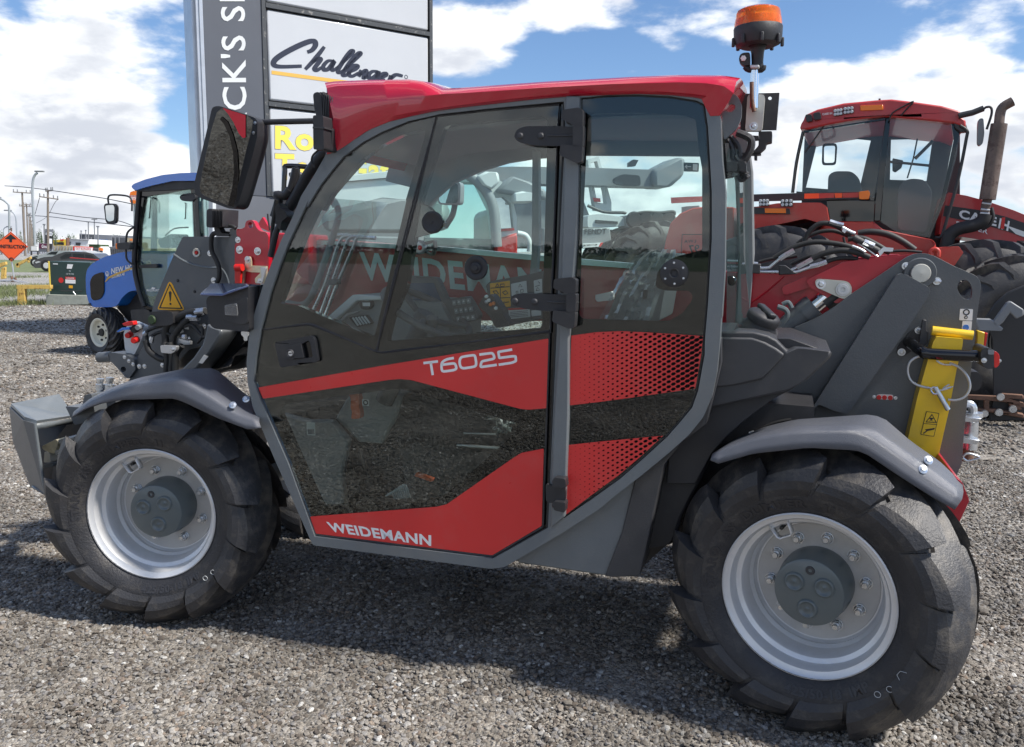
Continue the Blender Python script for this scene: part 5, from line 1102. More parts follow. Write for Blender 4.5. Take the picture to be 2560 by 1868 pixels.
for s in ('1540,1520 1568,1512 1580,1550 1552,1562', '1580,1500 1620,1500 1622,1528 1590,1525'): prism('cable_tag', q('A', s), GY - .02, GY - .018, 'white')
prism('hose_clamp', rnd(q('B', '945,8 1042,12 1038,40 1010,58 950,52'), 4), GY - .13, GY - .11, 'aluminium', bevel=.002); boltat('B', '1020,32', GY - .13, 12)
prism('clamp_plate', q('A', '1480,1585 1635,1630 1635,1660 1480,1660'), GY - .06, GY - .04, 'aluminium', bevel=.002)
# white quick connector block with red caps and a blue tag
qc = prism('coupler_block', rnd(q('A', '1062,1560 1100,1480 1140,1460 1235,1500 1225,1600 1180,1700 1120,1800 1075,1700'), 5), GY + .02, GY + .06, 'machine_white', bevel=.006)
for s, m_, r in (('1118,1572', 'red_bright', 28), ('1170,1615', 'red_bright', 30), ('1170,1520', 'rubber', 34), ('1205,1505', 'machine_grey', 26)):
    lathe('dust_cap', [(0, -.03), (r * kk * .8, -.03), (r * kk, -.02), (r * kk, .02)], TF.at(q('A', s)[0], GY + .01), (-.3, 1, .1), m_, qc, 22)
prism('red_flap', q('A', '1048,1478 1090,1462 1142,1455 1150,1490 1090,1500 1060,1496'), GY - .03, GY + .0, 'red_bright', qc, bevel=.006); prism('blue_tag', q('A', '1000,1545 1050,1512 1110,1508 1115,1530 1060,1535 1010,1555'), GY - .03, GY - .01, 'blue_paint', qc, bevel=.003)
# quick hitch arms
qh = prism('hitch_arm', rnd(q('B', '640,50 668,52 740,60 790,90 800,150 760,205 742,200 700,150 650,100 600,92'), 5), GY - .02, GY + .06, 'plate_grey', bevel=.006, holes=[[(q('B', '727,150')[0][0] + .42363 * 16 * math.cos(a), q('B', '727,150')[0][1] + .42363 * 16 * math.sin(a)) for a in np.linspace(0, 2 * math.pi, 17)[:-1]]])
tube('hitch_pin', AT('B', '585,80 660,75', GY), .026, 'plate_grey', qh, 16, 0); tube('hitch_pin_end', AT('B', '583,80 606,78', GY), .021, 'chrome', qh, 16, 0)
for s in ('735,78', '760,100', '785,120'): boltat('B', s, GY - .02, 8, qh)
for s in ('822,132', '853,132', '958,125'): boltat('B', s, GY - .09, 9)
# hydraulic couplers behind the fender
for s in ('592,205 592,285', '648,198 646,300'):
    p = AT('B', s, .62); r = .020; g = G(); d_ = p[0] - p[1]; L_ = d_.length
    g.add(*g_lathe([(0, L_), (r * .9, L_), (r * .9, L_ * .8), (r * .7, L_ * .8), (r * .7, L_ * .6), (r * 1.1, L_ * .6), (r * 1.1, L_ * .2), (r * .8, L_ * .2), (r * .8, 0)], p[1], d_, 12)); g.mk('quick_coupler', 'zinc', TEL)
prism('coupler_holder', q('B', '505,300 560,290 680,290 690,380 600,420 480,400'), .55, .75, 'plate_grey', bevel=.005)
tube('hose_fitting', AT('B', '565,395 600,390', .5), .022, 'zinc', n=6, smooth=0); boltat('B', '523,318', .54, 14)
# attachment frame at the very front
def pm(pts, faces, name, mt, par=None, **k): return mk(name, pts, faces, mt, par or TEL, **k)
af_o = q('B', '62,366 345,308 430,432 215,468 145,447 206,466 265,885 185,842 82,570')
A_ = [TF.at(p, Y) for p, Y in zip(q('B', '62,366 345,308 432,434 215,468 145,445'), (.42, .75, .62, .25, .27))]
o = pm(A_, [(0, 1, 2), (0, 2, 3), (0, 3, 4)], 'attachment_top', 'frame_grey', sharp=0); solidify(o, .012, -1)
B_ = [TF.at(p, Y) for p, Y in zip(q('B', '62,372 145,449 206,468 268,884 186,842 84,575'), (.42, .27, .245, .26, .36, .42))]
o = pm(B_, [(0, 1, 5), (1, 4, 5), (1, 2, 3), (1, 3, 4)], 'attachment_plate', 'plate_grey', sharp=0); solidify(o, .012, 0)
tube('attachment_edge', AT('B', '206,468 236,680 268,884', .24), .007, 'frame_grey', o, 8, 0)
C_ = [TF.at(p, Y) for p, Y in zip(q('B', '215,470 432,438 432,470 218,505'), (.245, .62, .62, .245))]; o = pm(C_, [(0, 1, 2, 3)], 'attachment_lip', 'frame_grey'); solidify(o, .008, 0)
C_ = [TF.at(p, Y) for p, Y in zip(q('B', '218,505 480,450 480,880 268,884'), (.60, .62, .62, .60))]; o = pm(C_, [(0, 1, 2, 3)], 'attachment_back', 'plastic_black'); solidify(o, .01, 0)
C_ = [TF.at(p, Y) for p, Y in zip(q('B', '262,884 186,842 250,830 340,868'), (.25, .32, .6, .5))]; o = pm(C_, [(0, 1, 2, 3)], 'attachment_foot', 'frame_grey'); solidify(o, .01, 0)
for s, m_ in (('245,605 330,562 345,580 320,650 290,640 255,625', 'zinc_yellow'), ('340,570 410,545 415,585 360,600', 'zinc'), ('320,630 400,608 410,640 330,655', 'zinc'), ('262,635 290,640 300,700 258,700', 'cream'), ('250,712 315,700 310,725 255,735', 'frame_grey'), ('360,630 395,628 398,648 362,652', 'red_bright')):
    prism('locking_linkage', rnd(q('B', s), 4), .34, .40, m_, bevel=.005)
prism('hitch_side_plate', rnd(q('B', '385,368 480,375 500,300 540,295 560,420 480,470 440,480'), 4), .42, .5, 'plate_grey', bevel=.005)
prism('front_axle_frame', q('B', '430,430 640,330 700,380 700,900 520,900 300,860 330,560'), .60, .95, 'plastic_black')
# frame left of the cab: wiper, washer tubes, black bars of the windscreen side
for s, r in (('930,1650 1020,1520 1090,1400 1150,1290 1250,1150 1290,1120', .022), ('900,1600 935,1480 920,1440 980,1445 1020,1400', .018), ('1010,1440 1050,1290 1060,1240', .014)):
    tube('windscreen_bar', AT('C', s, .30), r, 'plastic_black', n=10, smooth=3)
prism('wiper_motor', rnd(q('D', '815,60 850,20 855,70 900,90 920,140 870,180 860,260 830,200'), 5), .18, .24, 'plastic_black', bevel=.006)
tube('wiper', AT('D', '870,190 830,260 800,380 780,470', .2), .012, 'plastic_black'); tube('wiper', AT('D', '830,0 800,200 785,420', .24), .008, 'rubber', smooth=0)
tube('antenna', AT('D', '757,115 762,170 775,250', .8), .004, 'rubber', smooth=0); prism('red_triangle', q('D', '715,142 765,225 840,240 835,265 770,262 665,215'), .95, .97, 'boom_red')
# windscreen: curved black sheet between the front pillars
rowsW = []
for Y in np.linspace(Yc + .04, FY, 6):
    b_ = .10 * math.sin(math.pi * (Y - Yc) / (FY - Yc)); rowsW.append([Vector((v.x - b_, Y, v.z)) for v in [TF.at(p, Yc + .04) for p in resample([(a, b, 0) for a, b in q('D', '1040,60 940,260 820,560 740,760 690,960 650,1200') ], 12)] ] if False else [Vector((TF.at((p.x, p.y), Yc + .04).x - b_, Y, TF.at((p.x, p.y), Yc + .04).z)) for p in resample([Vector((a, b, 0)) for a, b in q('D', '1130,-60 1040,60 940,260 820,560 740,760 690,960 650,1200')], 14)])
V, F = g_loft(rowsW); mk('windscreen', V, F, 'far_glass', TEL, sharp=60)
# ================================================================ helpers for the surroundings
def FP(name, c, s, Y0, Y1, mt, fr, par, bevel=0, holes=(), r=0, label=None, kind=None, n=3):
    P = q(c, s) if isinstance(s, str) else s
    if r: P = rnd(P, r, n)
    o = prism(name, P, Y0, Y1, mt, par, holes=[(rnd(q(c, h), r, n) if r else q(c, h)) for h in holes], bevel=bevel, fr=fr, label=label)
    if kind: o['kind'] = kind
    return o
def FT(name, c, s, Y, r, mt, fr, par, smooth=4, n=8):
    V, F = g_tube(cr([fr.at(p, Y) for p in q(c, s)], smooth) if smooth else [fr.at(p, Y) for p in q(c, s)], r, n); return mk(name, V, F, mt, par, sharp=50)
def FTX(s_, c, s, Y, mt, fr, par, bold=.03, name='lettering'):
    return textq(name, s_, [fr.at(p, Y) for p in q(c, s)], mt, par, bold, (0, 0, 0))
def bigtyre(par, c, R, w, rr, nl, rimmt, name='tyre', yaw=0, lugh=.06, tmt='tyre'):
    c = Vector(c); pr = [(rr, .06 * w), (rr + .02, 0), (rr + (R - rr) * .5, -.05 * w), (R - .07, .02 * w), (R - .02, .09 * w), (R - .01, .5 * w), (R - .02, .91 * w), (R - .07, .98 * w), (rr + (R - rr) * .5, 1.05 * w), (rr + .02, w), (rr, .94 * w)]
    V, F = g_lathe(pr, (0, 0, 0), (0, 1, 0), 64); ty = mk(name, V, F, tmt, par, sharp=50); ty.location = c; ty.rotation_euler = (0, 0, yaw)
    def lug(flip):
        P = []; F = []; n = 6
        for i in range(n):
            s = i / (n - 1); t = -.03 * w + s * .58 * w; r0 = R - .16 * (1 - min(1, s * 4)) * (R / .9); a = .38 * s * (.9 / R); ww = .035 + .012 * (1 - s)
            r1 = (r0 + lugh) if s > .12 else r0 + lugh * .5
            for da, r_ in ((-ww, r0 - .03), (-ww * .7, r1), (ww * .7, r1), (ww, r0 - .03)):
                tt = t if not flip else w - t; aa = a + da + (math.pi / nl if flip else 0); P.append(pol(r_, aa, tt))
        for i in range(n - 1):
            for k in range(3): F.append((i * 4 + k, i * 4 + k + 1, i * 4 + 5 + k, i * 4 + 4 + k))
        F += [(0, 1, 2, 3), tuple(range((n - 1) * 4, n * 4))]; return mkmesh('tread_lug', P, F, 'lug', 30)
    for me in (lug(False), lug(True)):
        for k in range(nl):
            o = bpy.data.objects.new('tread_lug', me); COL.objects.link(o); o.parent = ty; o.rotation_euler = (0, 2 * math.pi * k / nl, 0)
    V, F = g_lathe([(rr + .005, .05 * w), (rr - .01, .04 * w), (rr - .03, .10 * w), (rr * .86, .22 * w), (rr * .80, .30 * w), (rr * .35, .30 * w), (rr * .30, .24 * w), (0, .24 * w)], (0, 0, 0), (0, 1, 0), 48); rm_ = mk('rim', V, F, rimmt, par); rm_.location = c; rm_.rotation_euler = (0, 0, yaw)
    for k in range(6):
        a = k * math.pi / 3 + .3; g = G(); g.add(*g_lathe([(0, -.02), (.018 * R / .4, -.02), (.018 * R / .4, 0)], pol(rr * .55, a, .30 * w), (0, 1, 0), 8)); g.mk('wheel_bolt', 'rubber', rm_)
    V, F = g_lathe([(0, .16 * w), (rr * .26, .16 * w), (rr * .28, .25 * w)], (0, 0, 0), (0, 1, 0), 24); mk('hub_cap', V, F, 'rubber', rm_)
    return ty
# ================================================================ dealer sign
o_ = WF.at(q('Z', '455,560')[0], 13.6); SF = Frame((o_.x, o_.y, 0), R_(-36))
SG = thing('dealer_sign', 'tall dealer pylon sign with grey vertical lettering strip and stacked white brand panels', 'sign', SF.O, SF.yaw)
def SX(u): return SF.at(q('C', '%s,300' % u)[0], 0).x
xl, xm, xr = SX(385), SX(822), SX(2045); H1 = SF.at(q('C', '600,1435')[0], 0).z
def sbox(name, x0, x1, z0, z1, y0, y1, mt, par=SG, bevel=0): 
    V, F = g_box(((x0 + x1) / 2, (y0 + y1) / 2, (z0 + z1) / 2), (x1 - x0, y1 - y0, z1 - z0)); return mk(name, V, F, mt, par, bevel=bevel)
sbox('lettering_strip', xl, xm - .02, H1, 9.0, 0, .5, 'sign_grey'); sbox('base_panel', xl, xr, 0, H1 - .01, .0, .5, 'sign_grey2')
sbox('side_trim', xl - .10, xl - .055, 0, 9, .02, .5, 'aluminium'); sbox('side_trim', xl - .055, xl - .003, 0, 9, .0, .48, 'aluminium'); sbox('side_trim', xl - .145, xl - .10, 0, 9, .10, .5, 'aluminium')
sbox('post_frame', xm - .02, xm + .045, H1, 9, -.02, .5, 'sign_frame'); sbox('post_frame', xr, xr + .06, H1 - .0, 9, -.02, .5, 'sign_frame')
zs = [SF.at(p, 0).z for p in q('C', '835,1430 835,782 835,745 835,56 835,20')]
sbox('sign_back', xm + .045, xr, H1, 9, .06, .48, 'sign_frame')
for i, (za, zb) in enumerate(((zs[0], zs[1]), (zs[2], zs[3]), (zs[4], zs[4] + (zs[3] - zs[2])))):
    sbox('brand_panel', xm + .065, xr - .02, za + .02, zb - .02, -.005, .07, 'sign_white', bevel=.03)
for z in (zs[0], (zs[1] + zs[2]) / 2, (zs[3] + zs[4]) / 2): sbox('cross_bar', xm + .045, xr, z - .035, z + .035, -.03, .06, 'sign_frame')
textq('lettering', "CK'S S", [SF.at(p, -.006) for p in q('C', '699,812 686,45 500,45 515,812')], 'white_dull', SG, .02, (0, 0, 0))
for s_, s in (('A', '699,985 699,830 518,830 518,985'), ('H', '684,10 683,-140 498,-140 499,10')): textq('lettering', s_, [SF.at(p, -.006) for p in q('C', s)], 'white_dull', SG, .02, (0, 0, 0))
def sstroke(segs, w, mt, name, Y=-.0085):
    g = G()
    for sg in segs:
        P0 = [tuple(map(float, a.split(','))) for a in sg.split()]; P = [Vector((p.x, p.y)) for p in cr([(a, b, 0) for a, b in P0], 6)]; n = len(P); A = []; B = []
        for i in range(n):
            d = (P[min(n - 1, i + 1)] - P[max(0, i - 1)]).normalized(); nn = Vector((-d.y, d.x)); ww = w * .5 * (.62 + .38 * math.sin(math.pi * min(1, max(0, (i + 2) / (n + 3))))) * (1 + .35 * abs(d.y)); A.append(P[i] + nn * ww); B.append(P[i] - nn * ww)
        V = [SF.at((380 + .33898 * p.x, .33898 * p.y), Y) for p in A + B]; g.add(V, [(i, i + 1, n + i + 1, n + i) for i in range(n - 1)])
    return g.mk(name, mt, SG, sharp=0)
sstroke(['1145,385 1180,370 1205,335 1195,305 1150,310 1060,348 960,402 905,445 900,478 950,492 1105,488'], 36, 'navy', 'lettering')
sstroke(['1272,345 1230,400 1180,460 1130,512', '1180,465 1225,432 1245,440 1215,480 1198,508 1215,520 1250,498', '1338,452 1300,450 1265,485 1270,515 1305,505 1345,450 1325,498 1335,520 1372,495', '1372,495 1450,420 1483,382 1465,380 1418,440 1372,520 1388,536 1424,510',
         '1424,510 1500,438 1538,398 1520,396 1460,460 1408,545 1430,556 1462,530', '1462,530 1500,512 1518,490 1492,485 1458,518 1455,552 1480,562 1522,538', '1546,518 1522,565', '1526,556 1570,522 1580,532 1560,575 1595,560', '1665,528 1625,528 1598,556 1610,580 1650,560 1672,528 1650,590 1610,640',
         '1690,575 1728,555 1718,542 1690,556 1682,590 1720,590', '1745,600 1765,560 1762,575 1800,552 1850,562'], 27, 'navy', 'lettering')
V = [SF.at(p, -.0085) for p in q('C', '882,520 1880,655 1880,682 882,548')]; mk('gold_underline', V, [(0, 1, 2, 3)], 'gold', SG, sharp=0)
lathe('registered_mark', [(.025, 0), (.025, -.002), (.035, -.002), (.035, 0)], SF.at(q('C', '1874,568')[0], -.007), (0, 1, 0), 'navy', SG, 20)
textq('lettering', 'RoGator', [SF.at(p, -.009) for p in q('C', '908,1100 1800,1150 1800,965 908,925')], 'lemon', SG, .05, (0, 0, 0)); textq('lettering', 'TerraGator', [SF.at(p, -.009) for p in q('C', '908,1325 1950,1350 1950,1175 908,1130')], 'lemon', SG, .05, (0, 0, 0))
textq('lettering_outline', 'RoGator', [SF.at(p, -.008) for p in q('C', '904,1104 1804,1154 1804,961 904,921')], 'machine_grey', SG, .062, (0, 0, 0)); textq('lettering_outline', 'TerraGator', [SF.at(p, -.008) for p in q('C', '904,1329 1954,1354 1954,1171 904,1126')], 'machine_grey', SG, .062, (0, 0, 0))
g = G(); 
for s in ('320,470 350,455 350,510 325,510', '345,455 385,455 385,515 345,515'): g.add(*g_prism(XZ(q('C', s), .2, SF), .2, .3))
g.mk('floodlight_bracket', 'plastic_black', SG, bevel=.01)
# ================================================================ blue compact tractor
o_ = WF.at(q('Z', '214,738')[0], 12.0); BF = Frame((o_.x, o_.y, 0), R_(24))
BT = thing('compact_tractor', 'small bright blue cab tractor with white front wheel and green tinted door', 'tractor', BF.O, BF.yaw)
def BP(n, s, Y0, Y1, m_, par=None, **k): return FP(n, 'A', s, Y0, Y1, m_, BF, par or BT, **k)
cw = BF.at(q('A', '842,1556')[0], 0)
bigtyre(BT, (cw.x, 0, cw.z), .335, .26, .20, 16, 'rim_cream', lugh=.018, yaw=-.12)
bigtyre(BT, (cw.x, 1.0, cw.z), .335, .26, .20, 16, 'rim_cream', lugh=.018, yaw=-.12)
bigtyre(BT, (cw.x + 1.75, -.05, .55), .55, .38, .33, 20, 'machine_white', lugh=.03); bigtyre(BT, (cw.x + 1.75, .95, .55), .55, .38, .33, 20, 'machine_white', lugh=.03)
hd = BP('hood', '737,1075 748,1010 790,962 900,902 1030,866 1160,852 1330,850 1440,870 1440,1200 1300,1250 1180,1190 1110,1200 1045,1258 1012,1320 970,1336 800,1338 762,1300 740,1200', .10, .95, 'blue_paint', bevel=.07, seg=5, r=6) if False else FP('hood', 'A', '737,1075 748,1010 790,962 900,902 1030,866 1160,852 1330,850 1440,870 1440,1200 1300,1250 1180,1190 1110,1200 1045,1258 1012,1320 970,1336 800,1338 762,1300 740,1200', .10, .95, 'blue_paint', BF, BT, bevel=.07, r=8)
BP('headlight', '772,1110 800,1058 878,1032 893,1050 893,1215 862,1268 800,1282 780,1250', .085, .11, 'gloss_black', hd, bevel=.01, r=8)
FTX('NEW HOLLAND', 'A', '958,1052 1300,985 1300,930 958,1002', .094, 'white', BF, hd, .05); FTX('BOOMER 40', 'A', '962,1090 1072,1062 1072,1032 962,1064', .094, 'white', BF, hd, .03)
BP('gold_swoosh', '903,1118 925,1078 1000,1042 1160,985 1300,955 1300,965 1160,998 1010,1058 940,1088 908,1120', .093, .096, 'gold', hd)
g = G(); g.add(*g_lathe([(.030, 0), (.030, -.002), (.036, -.002), (.036, 0)], BF.at(q('A', '924,1050')[0], .095), (0, 1, 0), 24))
for s in ('924,1072 924,1030', '924,1062 908,1040', '924,1062 940,1040', '924,1070 912,1056', '924,1070 936,1056'): g.add(*g_tube([BF.at(p, .094) for p in q('A', s)], .004, 5))
g.mk('leaf_emblem', 'white', hd)
BP('front_badge', '760,1300 775,1300 785,1325 765,1325', .09, .1, 'plastic_black', hd)
BP('engine_block', '1045,1250 1120,1190 1300,1240 1300,1500 1120,1480 1000,1340', .30, .75, 'plastic_black', bevel=.02); BP('fuel_tank', '1120,1360 1250,1350 1290,1370 1290,1500 1140,1500', .05, .4, 'plastic_black', bevel=.03, r=5)
FT('front_axle', 'A', '900,1560 1250,1520', .5, .07, 'plastic_black', BF, BT, 0)
RO = '1197,340 1672,312 1705,330 1720,700 1730,1360 1400,1362 1262,1355 1225,1300 1180,1150 1150,950 1168,640'
BP('door_frame', RO, .05, .11, 'gloss_black', holes=['1242,385 1640,322 1655,400 1668,700 1680,1340 1290,1335 1252,1312 1212,1180 1184,950 1200,620'], bevel=.01, r=4)
dg_ = BP('door_glass', '1235,380 1655,318 1690,700 1700,1350 1290,1345 1245,1312 1205,1180 1178,950 1195,620', .075, .08, 'tractor_glass')
BP('door_handle', '1190,975 1340,962 1352,980 1345,1000 1200,1000', .03, .06, 'plastic_black', dg_, bevel=.01, r=4)
FTX('MAZERGROUP', 'A', '1262,1200 1400,1200 1400,1180 1262,1180', .070, 'white', BF, dg_, .02); BP('dealer_emblem', '1300,1178 1310,1162 1325,1170 1335,1165 1332,1180', .070, .073, 'white', dg_)
FT('wiper_mark', 'A', '1293,390 1300,392 1285,570 1278,568', .07, .006, 'plastic_black', BF, dg_, 0); FT('wiper_mark', 'A', '1590,440 1600,440 1595,575 1588,575', .07, .006, 'plastic_black', BF, dg_, 0)
BP('far_door_frame', '1310,330 1720,310 1760,1350 1350,1350 1290,950', 1.15, 1.2, 'plastic_black', holes=['1330,370 1700,350 1720,900 1330,900'])
FT('windscreen_pillar', 'A', '1195,340 1170,640 1152,950 1182,1150 1240,1330', .04, .028, 'plastic_black', BF, BT)
rf = BP('cab_roof', '1128,298 1150,275 1250,236 1400,198 1550,182 1680,178 1720,182 1722,255 1680,248 1480,250 1300,290 1195,320 1180,330 1150,325', -.02, .9, 'blue_paint', bevel=.06, r=4)
BP('roof_liner', '1140,300 1190,312 1300,292 1480,252 1680,252 1715,258 1715,322 1680,318 1450,330 1230,340 1190,340 1160,335', .02, .85, 'plastic_black', bevel=.015)
BP('blade_mirror', '1540,385 1570,362 1640,352 1680,365 1680,410 1620,428 1560,420', .0, .05, 'plastic_black', bevel=.01, r=6)
FT('mirror_arm', 'A', '935,445 930,400 950,372 1040,372 1110,386 1134,425 1135,510', -.15, .012, 'plastic_black', BF, BT); BP('mirror', '892,465 905,442 985,445 1002,470 1000,590 985,618 930,622 908,600', -.17, -.13, 'plastic_black', bevel=.012, r=5); BP('mirror_face', '905,462 975,455 985,480 980,590 935,600 915,580', -.175, -.171, 'mirror_glass', r=4)
FT('hand_rail', 'A', '1155,645 1100,690 1086,760 1085,850 1095,930 1165,985', -.02, .014, 'plastic_black', BF, BT); BP('turn_lamp', '1000,785 1110,775 1112,840 1010,840', -.08, .0, 'plastic_black', bevel=.015, r=5); BP('amber_lamp', '992,790 1006,786 1008,838 994,832', -.08, -.01, 'amber', bevel=.005)
for s, m_, Y in (('1420,900 1560,830 1560,1300 1300,1300 1300,1000', 'interior_dark', .6), ('1350,760 1480,700 1500,800 1380,830', 'interior_dark', .5)): BP('cab_interior', s, Y, Y + .3, m_, bevel=.03, r=6)
FT('cab_steering_wheel', 'A', '1480,740 1520,725 1570,745 1560,780 1510,775 1480,740', .5, .012, 'plastic_black', BF, BT); FT('wiper', 'A', '1420,720 1500,660 1620,650', .1, .01, 'plastic_black', BF, BT, 3)
BP('side_window', '1720,345 1790,345 1795,720 1725,720', .075, .085, 'tractor_glass'); FT('cab_post', 'A', '1690,330 1700,560 1715,760', .06, .035, 'gloss_black', BF, BT)
BP('rear_post', '1795,300 1830,300 1830,900 1795,900', .06, .12, 'machine_white')
BP('rear_fender', '1700,900 1850,850 2050,900 2150,1150 2100,1300 1700,1350', -.05, .35, 'blue_paint', bevel=.03)
# ================================================================ large red tractor
o_ = WF.at(q('F', '900,1652')[0], 9.2); KF = Frame((o_.x, o_.y, 0), R_(22))
KT = thing('farm_tractor', 'large faded red articulated tractor with tall exhaust stack, glazed cab and dual tyres', 'tractor', KF.O, KF.yaw)
def KP(n, s, Y0, Y1, m_, par=None, c='F', **k): return FP(n, c, s, Y0, Y1, m_, KF, par or KT, **k)
def KTb(n, s, Y, r, m_, par=None, c='F', smooth=4, nn=10): return FT(n, c, s, Y, r, m_, KF, par or KT, smooth, nn)
rf = KP('cab_roof', '565,832 575,800 592,772 602,742 680,706 850,666 1060,646 1160,640 1310,658 1480,682 1600,716 1612,760 1638,775 1640,828 1560,795 1330,772 1115,752 930,772 760,802 620,834', -.06, 1.6, 'case_red', bevel=.04)
lg = KP('cab_window', '590,845 760,805 1000,768 1122,762 1105,900 1075,1100 1045,1290 543,1250 560,1100', .02, .03, 'case_glass'); rg = KP('cab_window', '1148,760 1340,775 1545,800 1600,850 1580,1000 1500,1300 1405,1532 1200,1502 1088,1432 1112,1150', .02, .03, 'case_glass')
KP('cab_pillar', '1120,758 1152,758 1118,1100 1085,1430 1042,1430 1050,1290 1085,1000', -.01, .07, 'gloss_black', bevel=.01); KP('window_trim', '545,1235 1048,1275 1045,1295 543,1255', -.005, .05, 'gloss_black'); KTb('corner_bar', '588,850 545,1050 520,1245', .0, .018, 'gloss_black')
KP('window_trim', '1545,798 1575,800 1600,850 1500,1290 1405,1535 1390,1530 1480,1290 1560,900', -.005, .06, 'gloss_black'); KP('window_trim', '590,846 1120,762 1120,772 592,856', .0, .05, 'gloss_black')
KP('cab_far_frame', '600,820 1600,780 1600,1720 560,1700', 1.5, 1.55, 'machine_black', holes=['690,870 1025,905 960,1180 930,1235 605,1210', '1155,900 1425,892 1385,1168 1148,1160'])
KP('seat', '750,1130 790,1105 900,1105 950,1150 970,1230 965,1300 745,1280', .7, 1.1, 'seat_black', bevel=.06, r=10); KP('seat', '1225,1170 1290,1152 1370,1160 1420,1230 1400,1400 1380,1500 1200,1480 1200,1250', .6, 1.0, 'seat_black', bevel=.06, r=10)
KTb('window_wiper', '730,800 660,900 600,980', -.01, .008, 'machine_black'); KTb('window_wiper', '1325,895 1300,1020 1260,1150', .2, .008, 'machine_black', smooth=0); KTb('window_wiper', '1425,910 1310,1025', .2, .018, 'machine_black', smooth=0); KTb('inner_bar', '1150,1045 1260,1055 1410,1070', .4, .014, 'machine_black', smooth=0)
KP('monitor', '1165,1020 1235,1035 1225,1080 1185,1110 1165,1100', .4, .5, 'machine_black', bevel=.01); KP('inner_mirror', '712,935 730,925 800,925 808,945 800,1055 785,1065 715,1065 708,1050', 1.3, 1.35, 'machine_black', holes=['722,940 795,938 790,1050 722,1052'], r=6)
KP('cab_lower_panel', '740,1290 1062,1300 1050,1430 752,1425', .0, 1.5, 'gloss_black')
bar = KP('rear_light_bar', '238,1255 600,1244 1020,1232 1022,1285 240,1300', -.10, -.05, 'machine_black', bevel=.005)
for s, m_ in (('596,1250 690,1248 690,1280 596,1282', 'orange_sign'), ('690,1248 788,1246 788,1276 690,1280', 'case_red2'), ('790,1247 840,1246 840,1276 795,1277', 'orange_sign'), ('842,1246 948,1242 948,1274 845,1276', 'case_red2')): KP('reflector_strip', s, -.105, -.10, m_, bar)
KP('amber_lamp', '948,1238 1012,1230 1020,1250 1010,1286 950,1286', -.16, -.11, 'amber', bar, bevel=.01, r=3)
KP('warning_triangle', '172,1190 205,1188 256,1318 182,1346', -.02, .0, 'orange_sign')
fd = KP('rear_fender', '165,1345 300,1332 420,1312 530,1308 700,1308 738,1330 755,1428 700,1440 600,1412 560,1420 430,1448 280,1482 165,1545', -.30, .6, 'case_red2', bevel=.02, r=3)
KP('fender_step', '260,1338 500,1345 505,1382 262,1380', -.33, -.30, 'machine_black'); KP('amber_lamp', '340,1345 475,1345 475,1376 342,1374', -.35, -.33, 'amber')
for s in ('302,1286 366,1284 368,1330 302,1330', '442,1286 520,1284 520,1334 442,1334', '785,705 840,698 842,742 788,750', '848,692 912,685 915,728 850,738'): 
    l_ = KP('led_lamp', s, -.38 if '1286' in s else -.09, -.34 if '1286' in s else -.04, 'machine_black', bevel=.004); X = [tuple(map(float, w.split(','))) for w in s.split()]
    for i in range(3):
        for j in range(2): x = X[0][0] + (X[1][0] - X[0][0]) * (i + .5) / 3; y = X[0][1] + (X[3][1] - X[0][1]) * (j + .5) / 2 + (X[1][1] - X[0][1]) * (i + .5) / 3; pp = q('F', '%f,%f' % (x, y))[0]; Y = -.385 if '1286' in s else -.095; lathe('led_lens', [(0, -.004), (.013, -.004), (.016, 0)], KF.at(pp, Y), (0, 1, 0), 'sign_white', l_, 10)
for s in ('600,740 640,735 650,780 610,788', '652,730 700,722 705,768 660,775'): KP('roof_lamp', s, -.12, -.05, 'machine_black', bevel=.01, r=5)
KP('roof_marker', '955,682 1103,676 1105,708 958,714', -.08, -.05, 'amber', rf, bevel=.005); FTX('CASE IH', 'F', '712,745 775,738 775,724 712,731', -.075, 'white', KF, rf, .04)
KTb('roof_cable', '1140,780 1165,730 1230,690 1300,655 1260,700 1220,745', -.10, .008, 'rubber'); KP('roof_cap', '1075,636 1088,636 1088,646 1075,646', .4, .5, 'machine_black', rf)
KP('body', '750,1428 1045,1430 1100,1480 1420,1545 1445,1570 1445,1760 600,1760 600,1560', -.05, 1.5, 'case_red2', bevel=.02); KP('inner_body', '165,1420 760,1420 1500,1440 1500,1900 165,1900', .75, 1.5, 'machine_black'); KP('body_step', '1045,1435 1095,1480 1050,1480', -.06, -.05, 'case_red', )
hd = KP('hood', '1520,1243 1640,1262 1780,1300 1950,1358 2100,1420 2300,1520 2500,1650 2500,1900 2100,1640 1850,1565 1620,1530 1465,1512 1480,1400', .10, 1.4, 'case_red', bevel=.05, r=3)
KP('hood_stripe', '1505,1325 1720,1355 1900,1400 2200,1500 2200,1600 1900,1490 1720,1440 1490,1395', .088, .10, 'machine_black', hd); KP('hood_stripe', '1900,1455 2200,1560 2200,1600 1960,1510', .084, .088, 'aluminium', hd)
FTX('CASE', 'F', '1592,1408 1835,1462 1838,1402 1596,1350', .080, 'white', KF, hd, .06); FTX('IH', 'F', '1845,1472 1910,1492 1922,1428 1858,1408', .080, 'white', KF, hd, .06); KP('logo_bar', '1870,1405 1892,1402 1884,1480 1862,1475', .078, .080, 'red_bright', hd)
FTX('STEIGER', 'F', '1572,1452 1778,1512 1782,1482 1576,1425', .080, 'white', KF, hd, .04)
sx = KF.px(.38748 * 50, q('F', '1820,1000')[0], -.2)
stk = KTb('exhaust_stack', '1853,800 1777,1288', -.2, sx, 'stack', smooth=0, nn=24); KTb('stack_outlet', '1852,800 1860,730 1880,690 1940,655', -.2, sx * .62, 'stack', stk, nn=18); KTb('stack_pipe', '1777,1288 1762,1350 1760,1390', -.2, sx * .58, 'stack', stk, nn=18)
